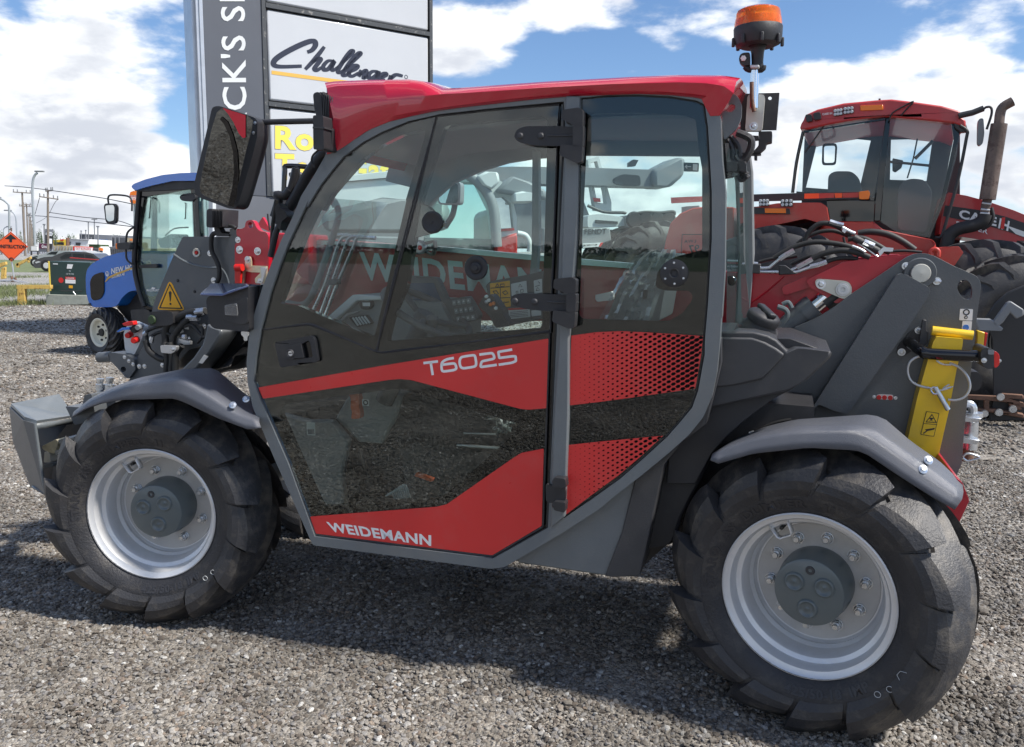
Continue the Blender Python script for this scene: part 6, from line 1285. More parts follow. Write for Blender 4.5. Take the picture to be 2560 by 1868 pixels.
KTb('exhaust_elbow', '1760,1385 1745,1425 1690,1455 1600,1475 1540,1510 1518,1560 1505,1640', -.2, sx * .85, 'rubber', stk, nn=18); KTb('exhaust_bracket', '1800,1340 1812,1400 1790,1450 1740,1480', -.15, .02, 'rubber', stk)
for s in ('1742,1310 1802,1318', '1735,1350 1792,1358', '1730,1375 1790,1380'): KTb('pipe_clamp', s, -.2 - sx * .5, .012, 'aluminium', stk, smooth=0)
ma = KTb('mirror_arm', '1590,748 1680,728 1752,700', -.1, .030, 'machine_black', smooth=0); KTb('mirror_arm', '1752,705 1770,692 1800,695 1803,740 1772,835', -.1, .012, 'machine_black', ma); KP('mirror_head', '1722,765 1752,762 1758,860 1748,925 1730,942 1714,930 1716,800', -.14, -.05, 'machine_grey', bevel=.02, r=6)
KTb('corner_bar', '1600,810 1645,845 1640,900 1590,1150 1520,1400 1480,1525 1440,1532', -.05, .016, 'machine_black'); KP('visor_bracket', '1560,790 1640,800 1655,850 1600,855 1570,830', -.05, .05, 'machine_black', bevel=.01)
# wheels of the red tractor (two dual pairs) and its hitch
R1 = KF.px(.38748 * 600, q('F', '400,1700')[0], -.3)
for s, Y in (('420,1450', -.62), ('640,1455', -.05), ('1800,1542', -.60), ('2010,1550', -.0)):
    t_ = KF.at(q('F', s)[0], Y); bigtyre(KT, (t_.x, Y, t_.z / 2 - .03), t_.z / 2 - .03, .52, t_.z * .23, 22, 'machine_grey', lugh=.06)
o_ = WF.at(q('G', '2262,918')[0], 7.7); p = KF.loc(o_); bigtyre(KT, (p.x, p.y, p.z), .73, .5, .36, 20, 'rubber', lugh=.055, yaw=R_(12))  # rim blackened as well, to look like a wheel in shade
KP('sidewall_shade_sheet', '1935,760 2000,660 2090,580 2300,490 2400,1460 1960,1470 1995,1280 1985,900', p.y - .25, p.y - .2, 'machine_black', c='G', bevel=.01)  # added black sheet standing in for the tyre sidewall's shade
KP('under_body', '1900,800 2000,760 2300,760 2400,1460 1960,1470 1840,1330 1860,1000', .1, 1.2, 'machine_black', c='G', bevel=.03)
KP('hitch_bracket', '1980,800 2085,655 2110,640 2203,700 2203,740 2150,765 2110,720 2060,790 2020,820', -1.5, -1.42, 'machine_grey', c='G', bevel=.01); KP('hitch_bracket', '1870,765 1985,768 2062,830 2050,848 1880,842', -1.5, -1.35, 'machine_grey', c='G', bevel=.01)
for s in ('1810,1290 2060,1300 2203,1345 2203,1375 2060,1335 1810,1315', '1820,1380 2000,1385 2203,1420 2203,1450 2000,1412 1830,1400', '1930,1310 1965,1310 1965,1400 1930,1400', '2050,1280 2203,1290 2203,1320 2060,1310', '2100,1340 2180,1345 2190,1390 2110,1390'): KP('draft_link', s, -1.3, -1.22, 'rust', c='G', bevel=.01)
for s in ('2125,1385', '1930,1415', '2040,1302', '2030,1408'): pp = q('G', s)[0]; lathe('link_pin', [(0, -.02), (.03, -.02), (.035, 0)], KF.at(pp, -1.31), (0, 1, 0), 'zinc', KT, 14)
KP('red_counterpart', '1590,292 1640,268 1755,264 1786,308 1722,400 1640,365 1600,340', -1.0, -.6, 'case_red2', c='G', bevel=.02, r=3); KTb('lifting_ring', '1570,330 1560,300 1590,282 1615,300 1612,335', -1.05, .02, 'case_red2', c='G')
KP('left_fender', '1655,1090 1672,1000 1700,900 1760,840 1840,805 1940,795 2100,800 2100,1120 1700,1300 1640,1200', .6, 1.4, 'case_red2', c='E', bevel=.03)
KP('light_bar', '1703,740 1810,735 1900,732 1900,765 1820,770 1705,776', .9, .96, 'red_lens', c='E', bevel=.01); KP('light_bar_mount', '1770,800 1800,795 1880,790 1880,830 1770,835', .9, .96, 'machine_grey', c='E')
# ================================================================ machines seen through the cab glass
QF = Frame((WF.at(q('E', '1300,900')[0], 11).x, 11, 0), R_(-10))
def QP(n, s, Y0, Y1, m_, par, c='E', **k): return FP(n, c, s, Y0, Y1, m_, QF, par, **k)
PL = thing('seed_planter', 'grey and white folded planter with hoppers and big tyres behind the rear side window', 'planter', QF.O, QF.yaw)
QP('frame_panel', '900,930 1160,935 1320,930 1330,1010 1280,1030 1140,1060 900,1090', .0, .5, 'machine_grey', PL, bevel=.02); FTX('FENDT', 'E', '1160,972 1298,966 1300,934 1160,938', -.006, 'machine_black', QF, PL, .05)
QP('name_board', '1150,1028 1280,1022 1262,1048 1150,1056', -.03, -.01, 'white', PL); FTX('MOMENTUM', 'E', '1155,1046 1240,1040 1240,1030 1155,1034', -.034, 'ink', QF, PL, .02); QP('name_board_end', '1262,1024 1280,1022 1262,1048 1250,1048', -.035, -.031, 'red_bright', PL)
QP('white_tank', '1180,850 1260,842 1400,862 1460,915 1300,925 1180,930', .6, 1.4, 'machine_white', PL, bevel=.05, r=6); QP('tank_vent', '1230,880 1370,890 1370,905 1230,900', .58, .6, 'machine_black', PL)
for i in range(4):
    x = 1435 + i * 72
    h_ = QP('seed_hopper', '%d,850 %d,842 %d,900 %d,930 %d,930' % (x, x + 62, x + 66, x + 40, x + 8), .4, .9, 'machine_grey', PL, bevel=.03, r=4)
    lathe('hopper_fan', [(0, -.03), (.09, -.03), (.11, 0)], QF.at(q('E', '%d,880' % (x + 36))[0], .39), (0, 1, 0), 'machine_black', h_, 24)
FT('hopper_pipe', 'E', '1440,850 1540,832 1640,835 1720,828 1725,850', .38, .02, 'machine_black', QF, PL); FT('marker_arm', 'E', '1180,790 1280,830 1400,835 1420,842', .2, .02, 'machine_black', QF, PL, 3)
for s, Y in (('1640,1240', .2), ('1470,1260', .9)): p = QF.at(q('E', s)[0], Y); bigtyre(PL, (p.x, Y, p.z), .68, .5, .34, 20, 'machine_grey', lugh=.06)
CB = thing('combine_harvester', 'pale grey combine with a long unloading auger tube seen through the cab', 'combine', QF.O, QF.yaw)
QP('auger_tube', '-60,600 300,560 700,545 1120,550 1600,565 1600,672 1190,662 700,650 300,640 -60,680', 3.0, 3.5, 'machine_grey', CB, bevel=.2)
QP('auger_spout', '1590,565 1745,484 1800,492 1800,530 1790,600 1705,676 1590,673', 2.9, 3.5, 'machine_grey', CB, bevel=.08); QP('spout_band', '1345,620 1400,592 1510,600 1515,668 1400,665 1350,650', 2.8, 2.9, 'machine_black', CB, bevel=.02, r=8)
QP('combine_body', '600,800 900,700 1150,720 1220,900 1220,1060 600,1060', 3.2, 6, 'machine_grey', CB, bevel=.1); QP('side_ladder', '1180,500 1250,480 1330,770 1330,830 1230,820 1200,640', 3.2, 3.4, 'machine_white', CB, holes=['1200,520 1240,510 1290,700 1300,780 1240,770 1215,640']); QP('side_stripe', '1215,740 1260,745 1262,768 1222,765', 3.15, 3.19, 'red_bright', CB)
QP('rear_lamp', '1440,545 1480,542 1500,505 1470,500 1440,520', 3.0, 3.1, 'machine_black', CB)
CM = thing('cab_machine', 'white and grey loader with an arched glass cab standing behind the telehandler', 'loader', QF.O, QF.yaw)
FT('arched_frame', 'E', '110,1050 140,860 230,720 380,600 450,610 540,700 590,820 610,1050', 1.0, .07, 'machine_grey', QF, CM, 5, 12); QP('arched_glass', '140,1040 150,860 240,720 380,610 450,615 540,705 585,820 600,1040', 1.0, 1.02, 'tractor_glass', CM)
QP('cab_body', '480,600 560,590 640,640 700,720 735,860 735,1060 610,1060 590,820', 1.2, 1.8, 'machine_white', CM, holes=['590,740 650,735 700,780 715,930 610,935']); QP('cab_glass', '590,740 650,735 700,780 715,930 610,935', 1.3, 1.32, 'mirror_glass', CM); QP('body_stripe', '605,940 715,930 720,945 608,955', 1.18, 1.2, 'red_bright', CM)
QP('boom_hinge', '480,605 540,575 620,580 630,640 580,690 520,660', .9, 1.1, 'machine_white', CM, bevel=.03); QP('filter_pod', '720,710 770,700 850,712 850,765 720,768', .9, 1.4, 'machine_white', CM, bevel=.06); QP('hood_cover', '700,600 820,640 930,700 930,760 600,700', 1.0, 1.6, 'machine_grey', CM, bevel=.05)
FT('wheel_rim', 'E', '738,965 790,980 815,1030 815,1080', .9, .04, 'machine_white', QF, CM)
QP('engine_cover', '610,1000 740,960 740,1180 600,1180', 1.1, 1.8, 'case_red', CM, bevel=.03)
QP('body', '-300,980 600,1000 600,1300 -300,1300', 1.3, 2.2, 'machine_grey', CM, bevel=.05)
FT('steering_wheel', 'D', '1160,40 1200,0 1280,10 1310,60', 1.2, .03, 'machine_black', QF, CM)
WB = thing('sprayer_body', 'pale grey rounded sprayer tank behind the front side window', 'sprayer', QF.O, QF.yaw)
QP('tank', '1350,1330 1480,1290 1750,1262 2000,1248 2200,1250 2200,1500 1900,1480 1700,1460 1300,1560', 2.2, 4.0, 'machine_white', WB, c='C', bevel=.25); QP('tank_base', '1250,1560 1700,1460 2200,1500 2200,1700 1250,1700', 2.0, 4.2, 'machine_grey', WB, c='C', bevel=.1)
QP('tank_seam', '1340,1345 2200,1270 2200,1278 1340,1353', 2.16, 2.2, 'machine_black', WB, c='C')
BM = thing('roll_bar_machine', 'machine with thin black tubular guard in front of the yellow lettered panel', 'machine', QF.O, QF.yaw)
for s in ('970,1430 980,1260 995,1225 1170,1235 1180,1260', '1020,1440 1045,1260 1060,1232 1075,1260 1045,1430'): FT('guard_tube', 'C', s, -3.5, .02, 'gloss_black', QF, BM)
QP('lever_box', '1000,1270 1100,1265 1160,1320 1100,1340 1020,1320', -3.4, -3.3, 'machine_black', BM, c='C', bevel=.02)
QP('machine_body', '960,1430 1100,1430 1160,1500 1160,2700 960,2700', -3.5, -2.8, 'machine_black', BM, c='C')
# ================================================================ yard edge: transformer, barriers, construction sign
gx = WF.atz(q('A', '570,1315')[0], 0); TD = gx.y
UB = thing('utility_box', 'dark green electrical transformer box with warning stickers beside the blue tractor', 'transformer', (gx.x, TD, 0)); UF = Frame((gx.x, TD, 0), R_(6)); UB.rotation_euler = (0, 0, -R_(6))
FP('cabinet', 'A', '412,940 780,952 782,1200 740,1232 432,1232', 0, .9, 'green_box', UF, UB, bevel=.012); FP('lower_lip', 'A', '430,1196 790,1190 800,1240 432,1234', -.03, 0, 'green_box', UF, UB); FP('corner_strip', 'A', '412,940 424,941 438,1195 428,1195', -.012, 0, 'lemon', UF, UB)
for s, m_ in (('580,966 628,968 616,1006 574,1004', 'white'), ('562,1074 646,1078 648,1100 562,1096', 'red_bright'), ('562,1097 648,1101 648,1134 562,1130', 'white'), ('592,1148 624,1150 624,1174 592,1172', 'yellow_sticker'), ('456,958 496,960 496,970 456,968', 'white_dull')): FP('sticker', 'A', s, -.006, 0, m_, UF, UB)
FTX('TE', 'A', '592,1032 607,1032 607,1020 592,1020', -.004, 'white_dull', UF, UB); FTX('10 TE 755', 'A', '570,1056 636,1058 636,1046 570,1044', -.004, 'white_dull', UF, UB); FTX('DANGER', 'A', '572,1092 638,1094 638,1082 572,1080', -.009, 'white', UF, UB, .03)
lathe('red_oval', [(0, 0), (.07, 0)], UF.at(q('A', '525,1104')[0], -.005), (0, 1, 0), 'red_bright', UB, 24).scale = (1, 1, 1)
FT('latch_bar', 'A', '524,1195 706,1198', -.05, .012, 'machine_black', UF, UB, 0); FT('padlock', 'A', '630,1202 650,1230', -.06, .018, 'zinc', UF, UB, 0)
pd = tag(FP('concrete_pad', 'A', '395,1225 800,1240 800,1310 392,1318', 0, 1.3, 'concrete', Frame((0, TD - .15, 0), R_(4)), None, bevel=.02), 'weathered pale concrete plinth under the green transformer box', 'plinth') if False else None
V, F = g_prism(XZ(q('A', '395,1228 800,1236 800,1312 392,1318'), -.15, UF), -.15, 1.3); o = mk('concrete_plinth', V, F, 'concrete', None, bevel=.02); o.location = UF.O; o.rotation_euler = (0, 0, -R_(6)); tag(o, 'weathered pale concrete plinth under the green transformer box', 'plinth')
def barrier(label, c, beam, posts, d):
    p = q(c, beam)[0]; x = WF.at(p, d).x; T_ = thing('yellow_barrier', label, 'barrier', (x, d, 0), 0, 'rusty yellow barriers at the yard edge'); Fr = Frame((x, d, 0), 0)
    FP('beam', c, beam, 0, .12, 'rust_yellow', Fr, T_, bevel=.01)
    for s in posts: FP('post', c, s, .0, .13, 'rust_yellow', Fr, T_, bevel=.01)
    return T_
barrier('rusty yellow steel barrier rail left of the transformer box', 'A', '138,1145 436,1146 436,1180 140,1178', ('148,1178 208,1178 212,1325 150,1325',), 22.2)
barrier('short yellow barrier with weathered post at the left picture edge', 'A', '-160,1020 20,950 48,945 50,970 -160,1060', ('10,1000 42,990 40,1090 5,1095',), 34)
barrier('faded yellow rail in the verge behind the construction sign', 'A', '130,965 200,930 262,898 264,920 210,950 135,990', ('140,960 160,955 160,995 140,995', '235,915 248,912 248,950 235,955'), 44)
cs = WF.atz(q('A', '122,1120')[0], 0); XF = Frame((cs.x, cs.y, 0), 0); CD = cs.y
XS = thing('construction_sign', 'orange diamond construction ahead sign on a folding stand', 'sign', XF.O)
pl = FP('sign_plate', 'A', '92,685 240,815 98,946 -50,800', 0, .01, 'orange_sign', XF, XS, bevel=.002)
FP('arrow', 'A', '92,708 145,752 104,752 104,778 80,776 80,752 40,748', -.004, -.001, 'ink', XF, pl); FTX('CONSTRUCTION', 'A', '-44,828 222,834 222,802 -42,794', -.006, 'ink', XF, pl, .07)
FP('border', 'A', '92,690 235,815 98,941 -45,800', -.002, -.0005, 'ink', XF, pl, holes=['92,694 231,815 98,937 -41,800']); FT('hinge_mark', 'A', '80,935 82,918 98,912 114,920 116,936', -.01, .02, 'ink', XF, pl)
FT('stand_mast', 'A', '98,680 98,655 92,655', .03, .03, 'ink', XF, XS, 0); FT('stand_mast', 'A', '100,946 112,1005 120,1110', .05, .03, 'aluminium', XF, XS, 0)
for s, Y in (('118,1100 60,1115', -.3), ('118,1105 255,1128', -.2), ('120,1108 210,1138', -1.0), ('118,1105 0,1112', .5)): FT('stand_leg', 'A', s, Y, .03, 'aluminium', XF, XS, 0)
FT('stand_foot', 'A', '100,1070 104,1112 140,1112 128,1080', .0, .05, 'rust', XF, XS, 0)
FT('sign_flag', 'A', '80,670 98,660 100,685', .02, .02, 'rust', XF, XS, 0)
# cars ----------------------------------------------------------------
def car(label, c, body, glassp, wheels, d, m_, w=1.75, bolts=(), marks=()):
    p = q(c, wheels[0][0])[0]; x = WF.at(p, d).x; T_ = thing('parked_car', label, 'car', (x, d, 0), 0, 'cars parked by the verge'); Fr = Frame((x, d, 0), 0)
    b_ = FP('body', c, body, 0, w, m_, Fr, T_, bevel=.09, r=2)
    for s in glassp: FP('window', c, s, -.012, .0, 'car_glass', Fr, b_)
    for s, r in wheels:
        cc = Fr.at(q(c, s)[0], 0)
        for Y in (-.02, w - .2):
            t_ = lathe('wheel', [(0, .02), (r * .55, .02), (r * .6, .0), (r, .02), (r, .2), (0, .2)], Vector((cc.x, Y, cc.z)), (0, 1, 0), 'rubber', T_, 24); lathe('rim', [(0, -.0), (r * .5, .0), (r * .58, .03)], Vector((cc.x, Y, cc.z)), (0, 1, 0), 'rim_silver', t_, 16)
    for s, mm in marks: FP('body_trim', c, s, -.02, .0, mm, Fr, b_)
    return T_
car('dark grey estate car parked nearest, behind the green transformer', 'A', '288,985 286,950 310,925 380,905 450,900 500,878 560,860 640,858 740,862 800,875 850,915 880,925 890,950 890,998 300,1000', ['515,905 560,880 612,874 614,912 530,925', '625,874 722,880 726,915 628,914', '732,882 790,888 820,918 735,916'], [('398,978', .34), ('790,985', .34)], 52, 'car_dark', marks=[('600,905 850,925 850,932 600,914', 'case_red'), ('300,948 330,940 350,948 310,960', 'sign_white')])
car('silver car parked behind the dark grey estate car', 'A', '262,940 265,905 300,888 380,878 430,855 500,850 600,852 640,870 640,960 270,965', ['400,882 440,860 500,856 480,885'], [('300,950', .33)], 62, 'car_silver', marks=[('275,905 320,895 325,905 280,915', 'car_glass')])
car('pale silver car furthest back in the row by the verge', 'A', '520,868 600,852 720,850 840,880 850,920 900,925 900,945 520,945', ['700,858 760,862 780,880 705,880'], [('860,930', .33)], 72, 'car_silver')
# ================================================================ poles and lamps
def pole(c, top, base, arms, d, label, r=.16, group='wooden utility poles along the road'):
    b_ = q(c, base)[0]; x = WF.at(b_, d).x; T_ = thing('utility_pole', label, 'utility pole', (x, d, 0), 0, group); Fr = Frame((x, d, 0), 0); t_ = Fr.at(q(c, top)[0], 0)
    V, F = g_tube([Vector((0, 0, -.2)), Vector((t_.x * .5, 0, t_.z * .5)), t_], [r * 1.15, r, r * .8], 8); mk('pole', V, F, 'wood_pole', T_)
    for s in arms:
        P = [Fr.at(p, -.1) for p in q(c, s)]; V, F = g_tube(P, .085 * r / .16, 6); a_ = mk('cross_arm', V, F, 'wood_pole', T_)
        for t2 in (0.03, .25, .75, .97):
            v = P[0].lerp(P[-1], t2); V, F = g_tube([v, v + Vector((0, 0, .45 * r / .16))], .07 * r / .16, 6); mk('insulator', V, F, 'machine_grey', a_)
    return T_
pole('A', '412,330', '410,860', ('392,338 455,332', '338,384 502,408'), 120, 'tallest wooden power pole with two cross arms, nearest the road')
pole('A', '190,345', '212,800', ('112,345 266,355',), 135, 'grey wooden pole with one wide cross arm, left of the tall curved lamp')
pole('A', '228,445', '240,800', ('165,465 282,472', '205,452 280,458'), 190, 'slim pole with double cross arms just behind the second pole')
pole('A', '206,470', '212,790', ('180,462 232,466',), 230, 'thin pole half hidden behind the wide armed pole')
for i, (x, y) in enumerate(((250, 530), (262, 555), (268, 590), (275, 620), (280, 650), (286, 680))):
    pole('A', '%d,%d' % (x, y), '%d,795' % (x + 3), ('%d,%d %d,%d' % (x - 18, y + 6, x + 18, y + 7),), 260 + i * 45, ['tallest far pole, just right of the second pole', 'far pole second in the receding row down the road', 'far pole third in the receding row', 'far pole fourth in the receding row', 'far pole fifth in the row, beside the curved lamp foot', 'smallest far pole, last of the receding row'][i], .18, 'far poles receding down the road')
def lampost(c, pts, d, label, r=.10):
    P = q(c, pts); x = WF.at(P[-1], d).x; T_ = thing('street_lamp', label, 'street lamp', (x, d, 0), 0, 'curved road lamps'); Fr = Frame((x, d, 0), 0); Q_ = [Fr.at(p, 0) for p in P]
    V, F = g_tube(cr(Q_, 5), r, 8); mk('mast', V, F, 'lamp_pole', T_); d_ = (Q_[0] - Q_[1]).normalized(); V, F = g_box(Q_[0] + d_ * .3, (1.0, .3, .16)); mk('lamp_head', V, F, 'machine_grey', T_, bevel=.05)
lampost('A', '322,182 300,200 284,250 280,350 288,550 302,800', 95, 'tall curved grey road lamp between the power poles', .13)
lampost('A', '-10,400 20,410 60,440 78,480 80,660 82,800', 90, 'curved road lamp directly above the construction sign', .11)
lampost('A', '85,510 110,520 135,560 142,640 146,800', 120, 'smaller curved road lamp right of the construction sign', .10)
lampost('A', '65,645 45,650 32,665 30,690 32,800', 170, 'small far road lamp at the left picture edge', .10)
for i, (x, y, w_, d, lb) in enumerate(((812, 580, 24, 230, 'tall parking lot floodlight pole above the mall'), (760, 602, 16, 240, 'floodlight pole left of the tallest one at the mall'), (842, 642, 12, 200, 'dark short light pole by the blue shop sign'), (380, 625, 10, 190, 'dark light pole beside the stacked sign boards'), (738, 675, 6, 260, 'thin far light pole at the left mall corner'), (698, 680, 5, 270, 'thinnest light pole before the mall roof'))):
    x0 = WF.at(q('A', '%d,820' % x)[0], d).x; T_ = thing('light_pole', lb, 'light pole', (x0, d, 0), 0, 'parking lot light poles'); Fr = Frame((x0, d, 0), 0); t_ = Fr.at(q('A', '%d,%d' % (x, y))[0], 0); V, F = g_tube([Vector((0, 0, 0)), t_], .14, 6); mk('mast', V, F, 'machine_grey', T_); k_ = Fr.px(.2905 * w_, q('A', '%d,%d' % (x, y))[0], 0); V, F = g_box(t_, (k_ * 2, .3, .25)); mk('lamp_head', V, F, 'machine_grey', T_)
# wires
pts = [(WF.at(q('A', s)[0], d)) for s, d in (('-60,300', 70), ('412,340', 120))]
def wire(c, s, d0, d1, label):
    P = q(c, s); n = len(P); Q_ = [WF.at(p, d0 + (d1 - d0) * i / (n - 1)) for i, p in enumerate(P)]; V, F = g_tube(cr(Q_, 6), .028 * d0 / 100 + .012, 4); o = mk('power_line', V, F, 'machine_black', None, sharp=0); tag(o, label, 'power line', 'power lines over the road')
wire('A', '40,292 200,302 392,325 600,355 900,400 1240,470', 120, 90, 'upper thin power line crossing the clouds'); wire('A', '230,545 450,560 700,595 900,615 1150,645', 190, 120, 'darkest low power line running to the blue tractor'); wire('A', '340,395 320,470 300,540', 120, 160, 'steep line dropping left from the tall pole')
wire('A', '502,408 470,440 400,560 310,612', 120, 200, 'slack line falling behind the tall pole'); wire('A', '420,520 700,560 1000,590 1150,640', 130, 110, 'middle faint line right of the tall pole')
# ================================================================ buildings and roadside signs
def bld(name, label, cat, d, body, parts, dep=20, mt='bldg_dark', texts=()):
    x0 = WF.at(q('A', body)[0], d).x; T_ = thing(name, label, cat, (x0, d, 0)); Fr = Frame((x0, d, 0), 0); b_ = FP('wall', 'A', body, 0, dep, mt, Fr, T_)
    for nm, s, m_, y in parts: FP(nm, 'A', s, y, y + .3 if y < 0 else y + .3, m_, Fr, T_)
    for t_, s, m_ in texts: FTX(t_, 'A', s, -.7, m_, Fr, T_, .03)
    return T_
bld('shopping_mall', 'long dark grey shop building with blue lettering on the horizon', 'shop', 280, '684,880 684,705 800,712 960,722 965,735 1080,738 1200,742 1200,880', [('entrance_block', '820,712 960,722 962,880 820,880', 'bldg_mid', -.4), ('parapet', '684,703 730,705 730,712 684,712', 'bldg_mid', -.4), ('shop_window', '700,770 800,772 800,800 700,800', 'car_glass', -.2), ('shop_window', '990,790 1070,792 1070,820 990,820', 'car_glass', -.2)] + [('pilaster', '%d,735 %d,735 %d,850 %d,850' % (x, x + 6, x + 6, x), 'bldg_mid', -.3) for x in (740, 780, 985, 1020)], 40, texts=[('pet valu', '852,778 932,784 932,750 852,744', 'pet_blue')])
bld('shop_wing', 'mid grey shop wing with small orange emblem behind the blue tractor', 'shop', 275, '1080,880 1080,740 1200,744 1200,880', [('emblem', '1118,750 1136,750 1136,764 1118,764', 'orange', -.3), ('shop_window', '1100,790 1190,790 1190,830 1100,830', 'bldg_white', -.3)], 30, 'bldg_tan')
bld('rental_shop', 'bright yellow roadside building with dark awning lettering', 'shop', 210, '448,870 448,760 570,756 572,870', [('yellow_fascia', '450,758 570,752 570,806 450,806', 'bldg_yellow', -.4), ('dark_letters', '468,775 548,778 548,800 468,797', 'ink', -.5), ('red_mark', '520,752 545,752 545,764 520,764', 'red_bright', -.5)], 15, 'bldg_tan')
bld('tan_wall', 'low tan wall with arches below the yellow shop', 'wall', 160, '446,855 446,806 640,812 640,858', [('pilaster', '%d,815 %d,815 %d,850 %d,850' % (x, x + 4, x + 4, x), 'bldg_mid', -.3) for x in range(460, 640, 26)], 4, 'bldg_tan')
bld('white_building', 'white box building with small dark windows right of the yellow shop', 'building', 205, '575,840 575,752 605,748 760,758 762,840', [('window', '588,772 604,772 604,800 588,800', 'car_glass', -.2), ('window', '650,780 690,782 688,806 652,804', 'machine_black', -.2), ('roof_edge', '575,748 762,754 762,762 575,756', 'bldg_mid', -.3)], 12, 'bldg_white')
bld('brown_post', 'brown post standing before the white building', 'post', 190, '567,850 567,738 578,738 578,850', [], 1, 'rust')
bld('berry_sign', 'dark berry coloured billboard with white script', 'billboard', 150, '333,860 333,786 446,790 446,862', [('berry_panel', '336,788 404,790 402,832 336,830', 'berry', -.3), ('black_panel', '404,790 446,792 444,834 404,832', 'machine_black', -.3)], .5, 'bldg_mid', texts=[('Gina', '358,826 402,828 402,800 358,798', 'white')])
bld('burger_banner', 'red and white get burgers banner on the fence', 'banner', 110, '628,862 628,812 792,818 788,866', [('white_panel', '642,820 788,824 784,864 645,860', 'white', -.3)], .3, 'red_bright', texts=[('GET BURGERS', '652,840 780,846 780,828 652,822', 'red_bright')])
bld('board_sign', 'empty pale noticeboard on two legs left of the berry billboard', 'noticeboard', 100, '262,858 262,808 322,810 322,860', [('board', '268,812 318,814 318,850 268,850', 'bldg_white', -.1), ('leg', '262,850 266,850 266,890 262,890', 'machine_black', -.1), ('leg', '318,850 322,850 322,895 318,895', 'machine_black', -.1)], .2, 'machine_grey')
bld('container_row', 'row of grey containers behind the parked cars', 'container', 130, '785,880 785,812 940,815 1160,820 1160,890', [('rib', '%d,820 %d,820 %d,880 %d,880' % (x, x + 5, x + 5, x), 'bldg_dark', -.2) for x in range(792, 1150, 16)], 3, 'bldg_mid')
bld('green_skip', 'low green skip in front of the mall', 'skip', 120, '765,825 765,796 850,798 850,825', [('skip_rim', '762,794 852,796 852,800 762,798', 'leaf', -.2)], 3, 'leaf')
bld('work_truck', 'orange and white equipment parked by the containers', 'truck', 105, '845,890 848,830 865,815 880,830 885,890', [('orange_part', '850,825 880,828 880,850 850,848', 'orange', -.2), ('cab_window', '858,855 876,855 876,870 858,870', 'car_glass', -.2)], 2, 'bldg_white')
bld('stacked_sign', 'tall roadside sign with stacked dark boards on the horizon', 'sign', 200, '385,860 385,665 392,665 392,860', [('sign_board', '388,662 456,668 454,690 388,686', 'bldg_mid', -.4), ('sign_board', '392,692 452,696 450,718 392,714', 'sign_white', -.4), ('sign_board', '394,720 450,724 450,748 394,744', 'machine_black', -.4), ('sign_post', '448,665 454,665 454,860 448,860', 'machine_black', -.2)], 1, 'machine_black')
bk_ = bld('burger_sign', 'orange and red bun shaped burger restaurant sign on a pole', 'sign', 90, '1148,860 1148,440 1162,440 1162,860', [('bun_top', '1115,365 1122,345 1150,335 1185,338 1200,360 1200,372 1115,372', 'orange', -.3), ('bun_bottom', '1118,415 1200,415 1198,435 1185,445 1130,442 1118,430', 'orange', -.3), ('name_panel', '1113,370 1203,370 1203,418 1113,418', 'white', -.25)], .5, 'lamp_pole', texts=[('BURGER', '1117,392 1200,392 1200,376 1117,376', 'red_bright'), ('KING', '1125,415 1195,415 1195,396 1125,396', 'red_bright')])
# ================================================================ vegetation
def tree(c, foot, top, wpx, d, label, m_='leaf', n=700, seed=0, conifer=False, group='trees on the horizon'):
    r = np.random.default_rng(seed); p = q(c, foot)[0]; x = WF.at(p, d).x; T_ = thing('tree', label, 'tree', (x, d, 0), 0, group); Fr = Frame((x, d, 0), 0); H = Fr.at(q(c, top)[0], 0).z; w_ = Fr.px(CR[c][2] * wpx, p, 0)
    V, F = g_tube([Vector((0, 0, 0)), Vector((.1, 0, H * .5)), Vector((0, 0, H * .9))], [w_ * .05, w_ * .035, w_ * .01], 7); g = G(); g.add(V, F)
    for k in range(6): a = k * 1.1; z = H * (.25 + .1 * k); g.add(*g_tube([Vector((0, 0, z)), Vector((math.cos(a) * w_ * .3, math.sin(a) * w_ * .3, z + H * .15))], [w_ * .02, w_ * .006], 5))
    g.mk('trunk', 'bark', T_); cl = [(r.normal(size=3) * (.26, .26, .20)) for _ in range(14)]; V = []; F = []
    for i in range(n):
        if conifer: t = r.random() ** .7; z = H * (.1 + .9 * t); rad = w_ * .5 * (1 - t) * r.random() ** .5 * (1 + .25 * math.sin(z * 4)); a = r.uniform(0, 6.28); cpt = Vector((math.cos(a) * rad, math.sin(a) * rad, z))
        else: c_ = cl[r.integers(14)] + r.normal(size=3) * .095; cpt = Vector((c_[0] * w_, c_[1] * w_, H * .60 + c_[2] * H))
        s_ = w_ * r.uniform(.03, .075); u_ = Vector(r.normal(size=3)).normalized(); v_ = u_.orthogonal().normalized(); k = len(V); V += [cpt + u_ * s_, cpt + v_ * s_ * .6, cpt - u_ * s_, cpt - v_ * s_ * .6]; F.append((k, k + 1, k + 2, k + 3))
    me = bpy.data.meshes.new('crown'); me.from_pydata([tuple(v) for v in V], [], F); me.materials.append(M[m_]); ob('crown', me, T_)
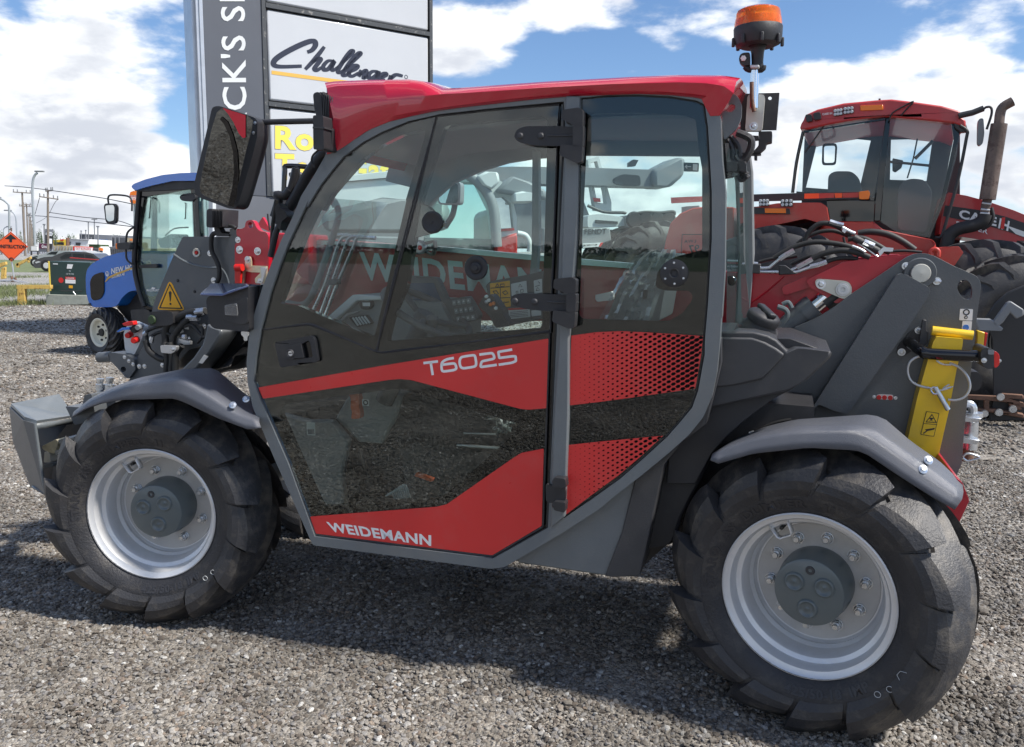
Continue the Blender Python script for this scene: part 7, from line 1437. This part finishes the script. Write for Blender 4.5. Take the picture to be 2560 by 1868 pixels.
for i, (ft, tp, w_, d, lb, m_, cf) in enumerate((('338,810', '338,668', 70, 180, 'dark green bushy tree left of the tallest pole', 'leaf', False), ('362,805', '362,690', 45, 185, 'narrow dark spruce beside the tallest pole', 'leaf', True), ('475,780', '475,690', 60, 200, 'rounded tree right of the stacked sign boards', 'leaf', False),
        ('182,800', '182,700', 50, 190, 'soft green tree behind the pole row', 'leaf2', False), ('10,800', '10,695', 80, 150, 'tree at the left picture edge behind the orange sign', 'leaf2', False), ('540,775', '540,735', 80, 330, 'low far tree clump before the yellow shop roof', 'leaf', False),
        ('600,775', '600,728', 70, 340, 'low far tree clump behind the white building', 'leaf', False), ('655,775', '655,720', 50, 330, 'small far tree left of the mall', 'leaf2', False), ('1000,760', '1000,722', 90, 420, 'far treetop above the mall roof', 'leaf', False))):
    tree('A', ft, tp, w_, d, lb, m_, 700, i, cf)
# grass: a verge and a field (sheets), and blades in the nearest patches
def sheet(name, pts, mt, z, label):
    o = mk(name, [(x, y, z) for x, y in pts], [tuple(range(len(pts)))], mt, None, sharp=0); return structure(o, label)
def gp(s): return [(WF.atz(p, 0).x, WF.atz(p, 0).y) for p in q('A', s)]
mat('field', (.05, .075, .03), .9, var=.3, vs=.05)
sheet('road', gp('-400,858 420,846 1200,848 1200,870 -400,885'), 'bldg_mid', .004, 'distant grey road')
sheet('grass_verge', [(-60, 52), (-24, 50), (-21, 60), (-22, 95), (-60, 95)], 'grass', .002, 'green verge beyond the yard edge')
sheet('grass_field', [(-900, -60), (900, -60), (900, -900), (-900, -900)], 'field', .004, 'green field on the far side of the yard')
r = np.random.default_rng(3); V = []; F = []
def blades(n, fx, h0, h1):
    for i in range(n):
        x, y = fx(); h = r.uniform(h0, h1); a = r.uniform(0, 6.28); w_ = h * .07; dx, dy = math.cos(a) * w_, math.sin(a) * w_; lx, ly = r.normal(size=2) * h * .35; k = len(V); V.extend([(x - dx, y - dy, 0), (x + dx, y + dy, 0), (x + lx, y + ly, h)]); F.append((k, k + 1, k + 2))
def patch(cx, cy, sx, sy): return lambda: (cx + r.normal() * sx, cy + r.normal() * sy)
for px_, sx, sy, n in (('20,1240', .5, 1.6, 2600), ('60,1180', .5, 1.5, 1500), ('160,1080', .6, .8, 500), ('240,1312', .35, .25, 500), ('350,1305', .25, .2, 350), ('-80,1200', .9, 2.5, 3000), ('30,1320', .3, .3, 400)):
    p = WF.atz(q('A', px_)[0], 0); blades(n, patch(p.x, p.y, sx, sy), .05, .17)
me = bpy.data.meshes.new('weeds'); me.from_pydata(V, [], F); me.materials.append(M['grass']); o = ob('weeds', me); o['kind'] = 'stuff'; o['label'] = 'patchy green weeds by the yellow barrier'
V = []; F = []     # tree belt far behind the viewer, mirrored in the glass
for i in range(9000):
    x = r.uniform(-420, 420); h = 2.6 + 1.3 * math.sin(x * .05) * math.sin(x * .021 + 1) + .5 * math.sin(x * .3); z = h * r.random() ** .6; y = -230 + r.normal() * 4; s_ = r.uniform(.4, .9); u_ = Vector(r.normal(size=3)).normalized(); v_ = u_.orthogonal().normalized(); c_ = Vector((x, y, z)); k = len(V); V += [tuple(c_ + u_ * s_), tuple(c_ + v_ * s_), tuple(c_ - u_ * s_), tuple(c_ - v_ * s_)]; F.append((k, k + 1, k + 2, k + 3))
me = bpy.data.meshes.new('tree_belt'); me.from_pydata(V, [], F); me.materials.append(M['leaf']); o = ob('tree_belt', me); o['kind'] = 'stuff'; o['label'] = 'far belt of trees across the field'

print('BADPOLY', BAD)
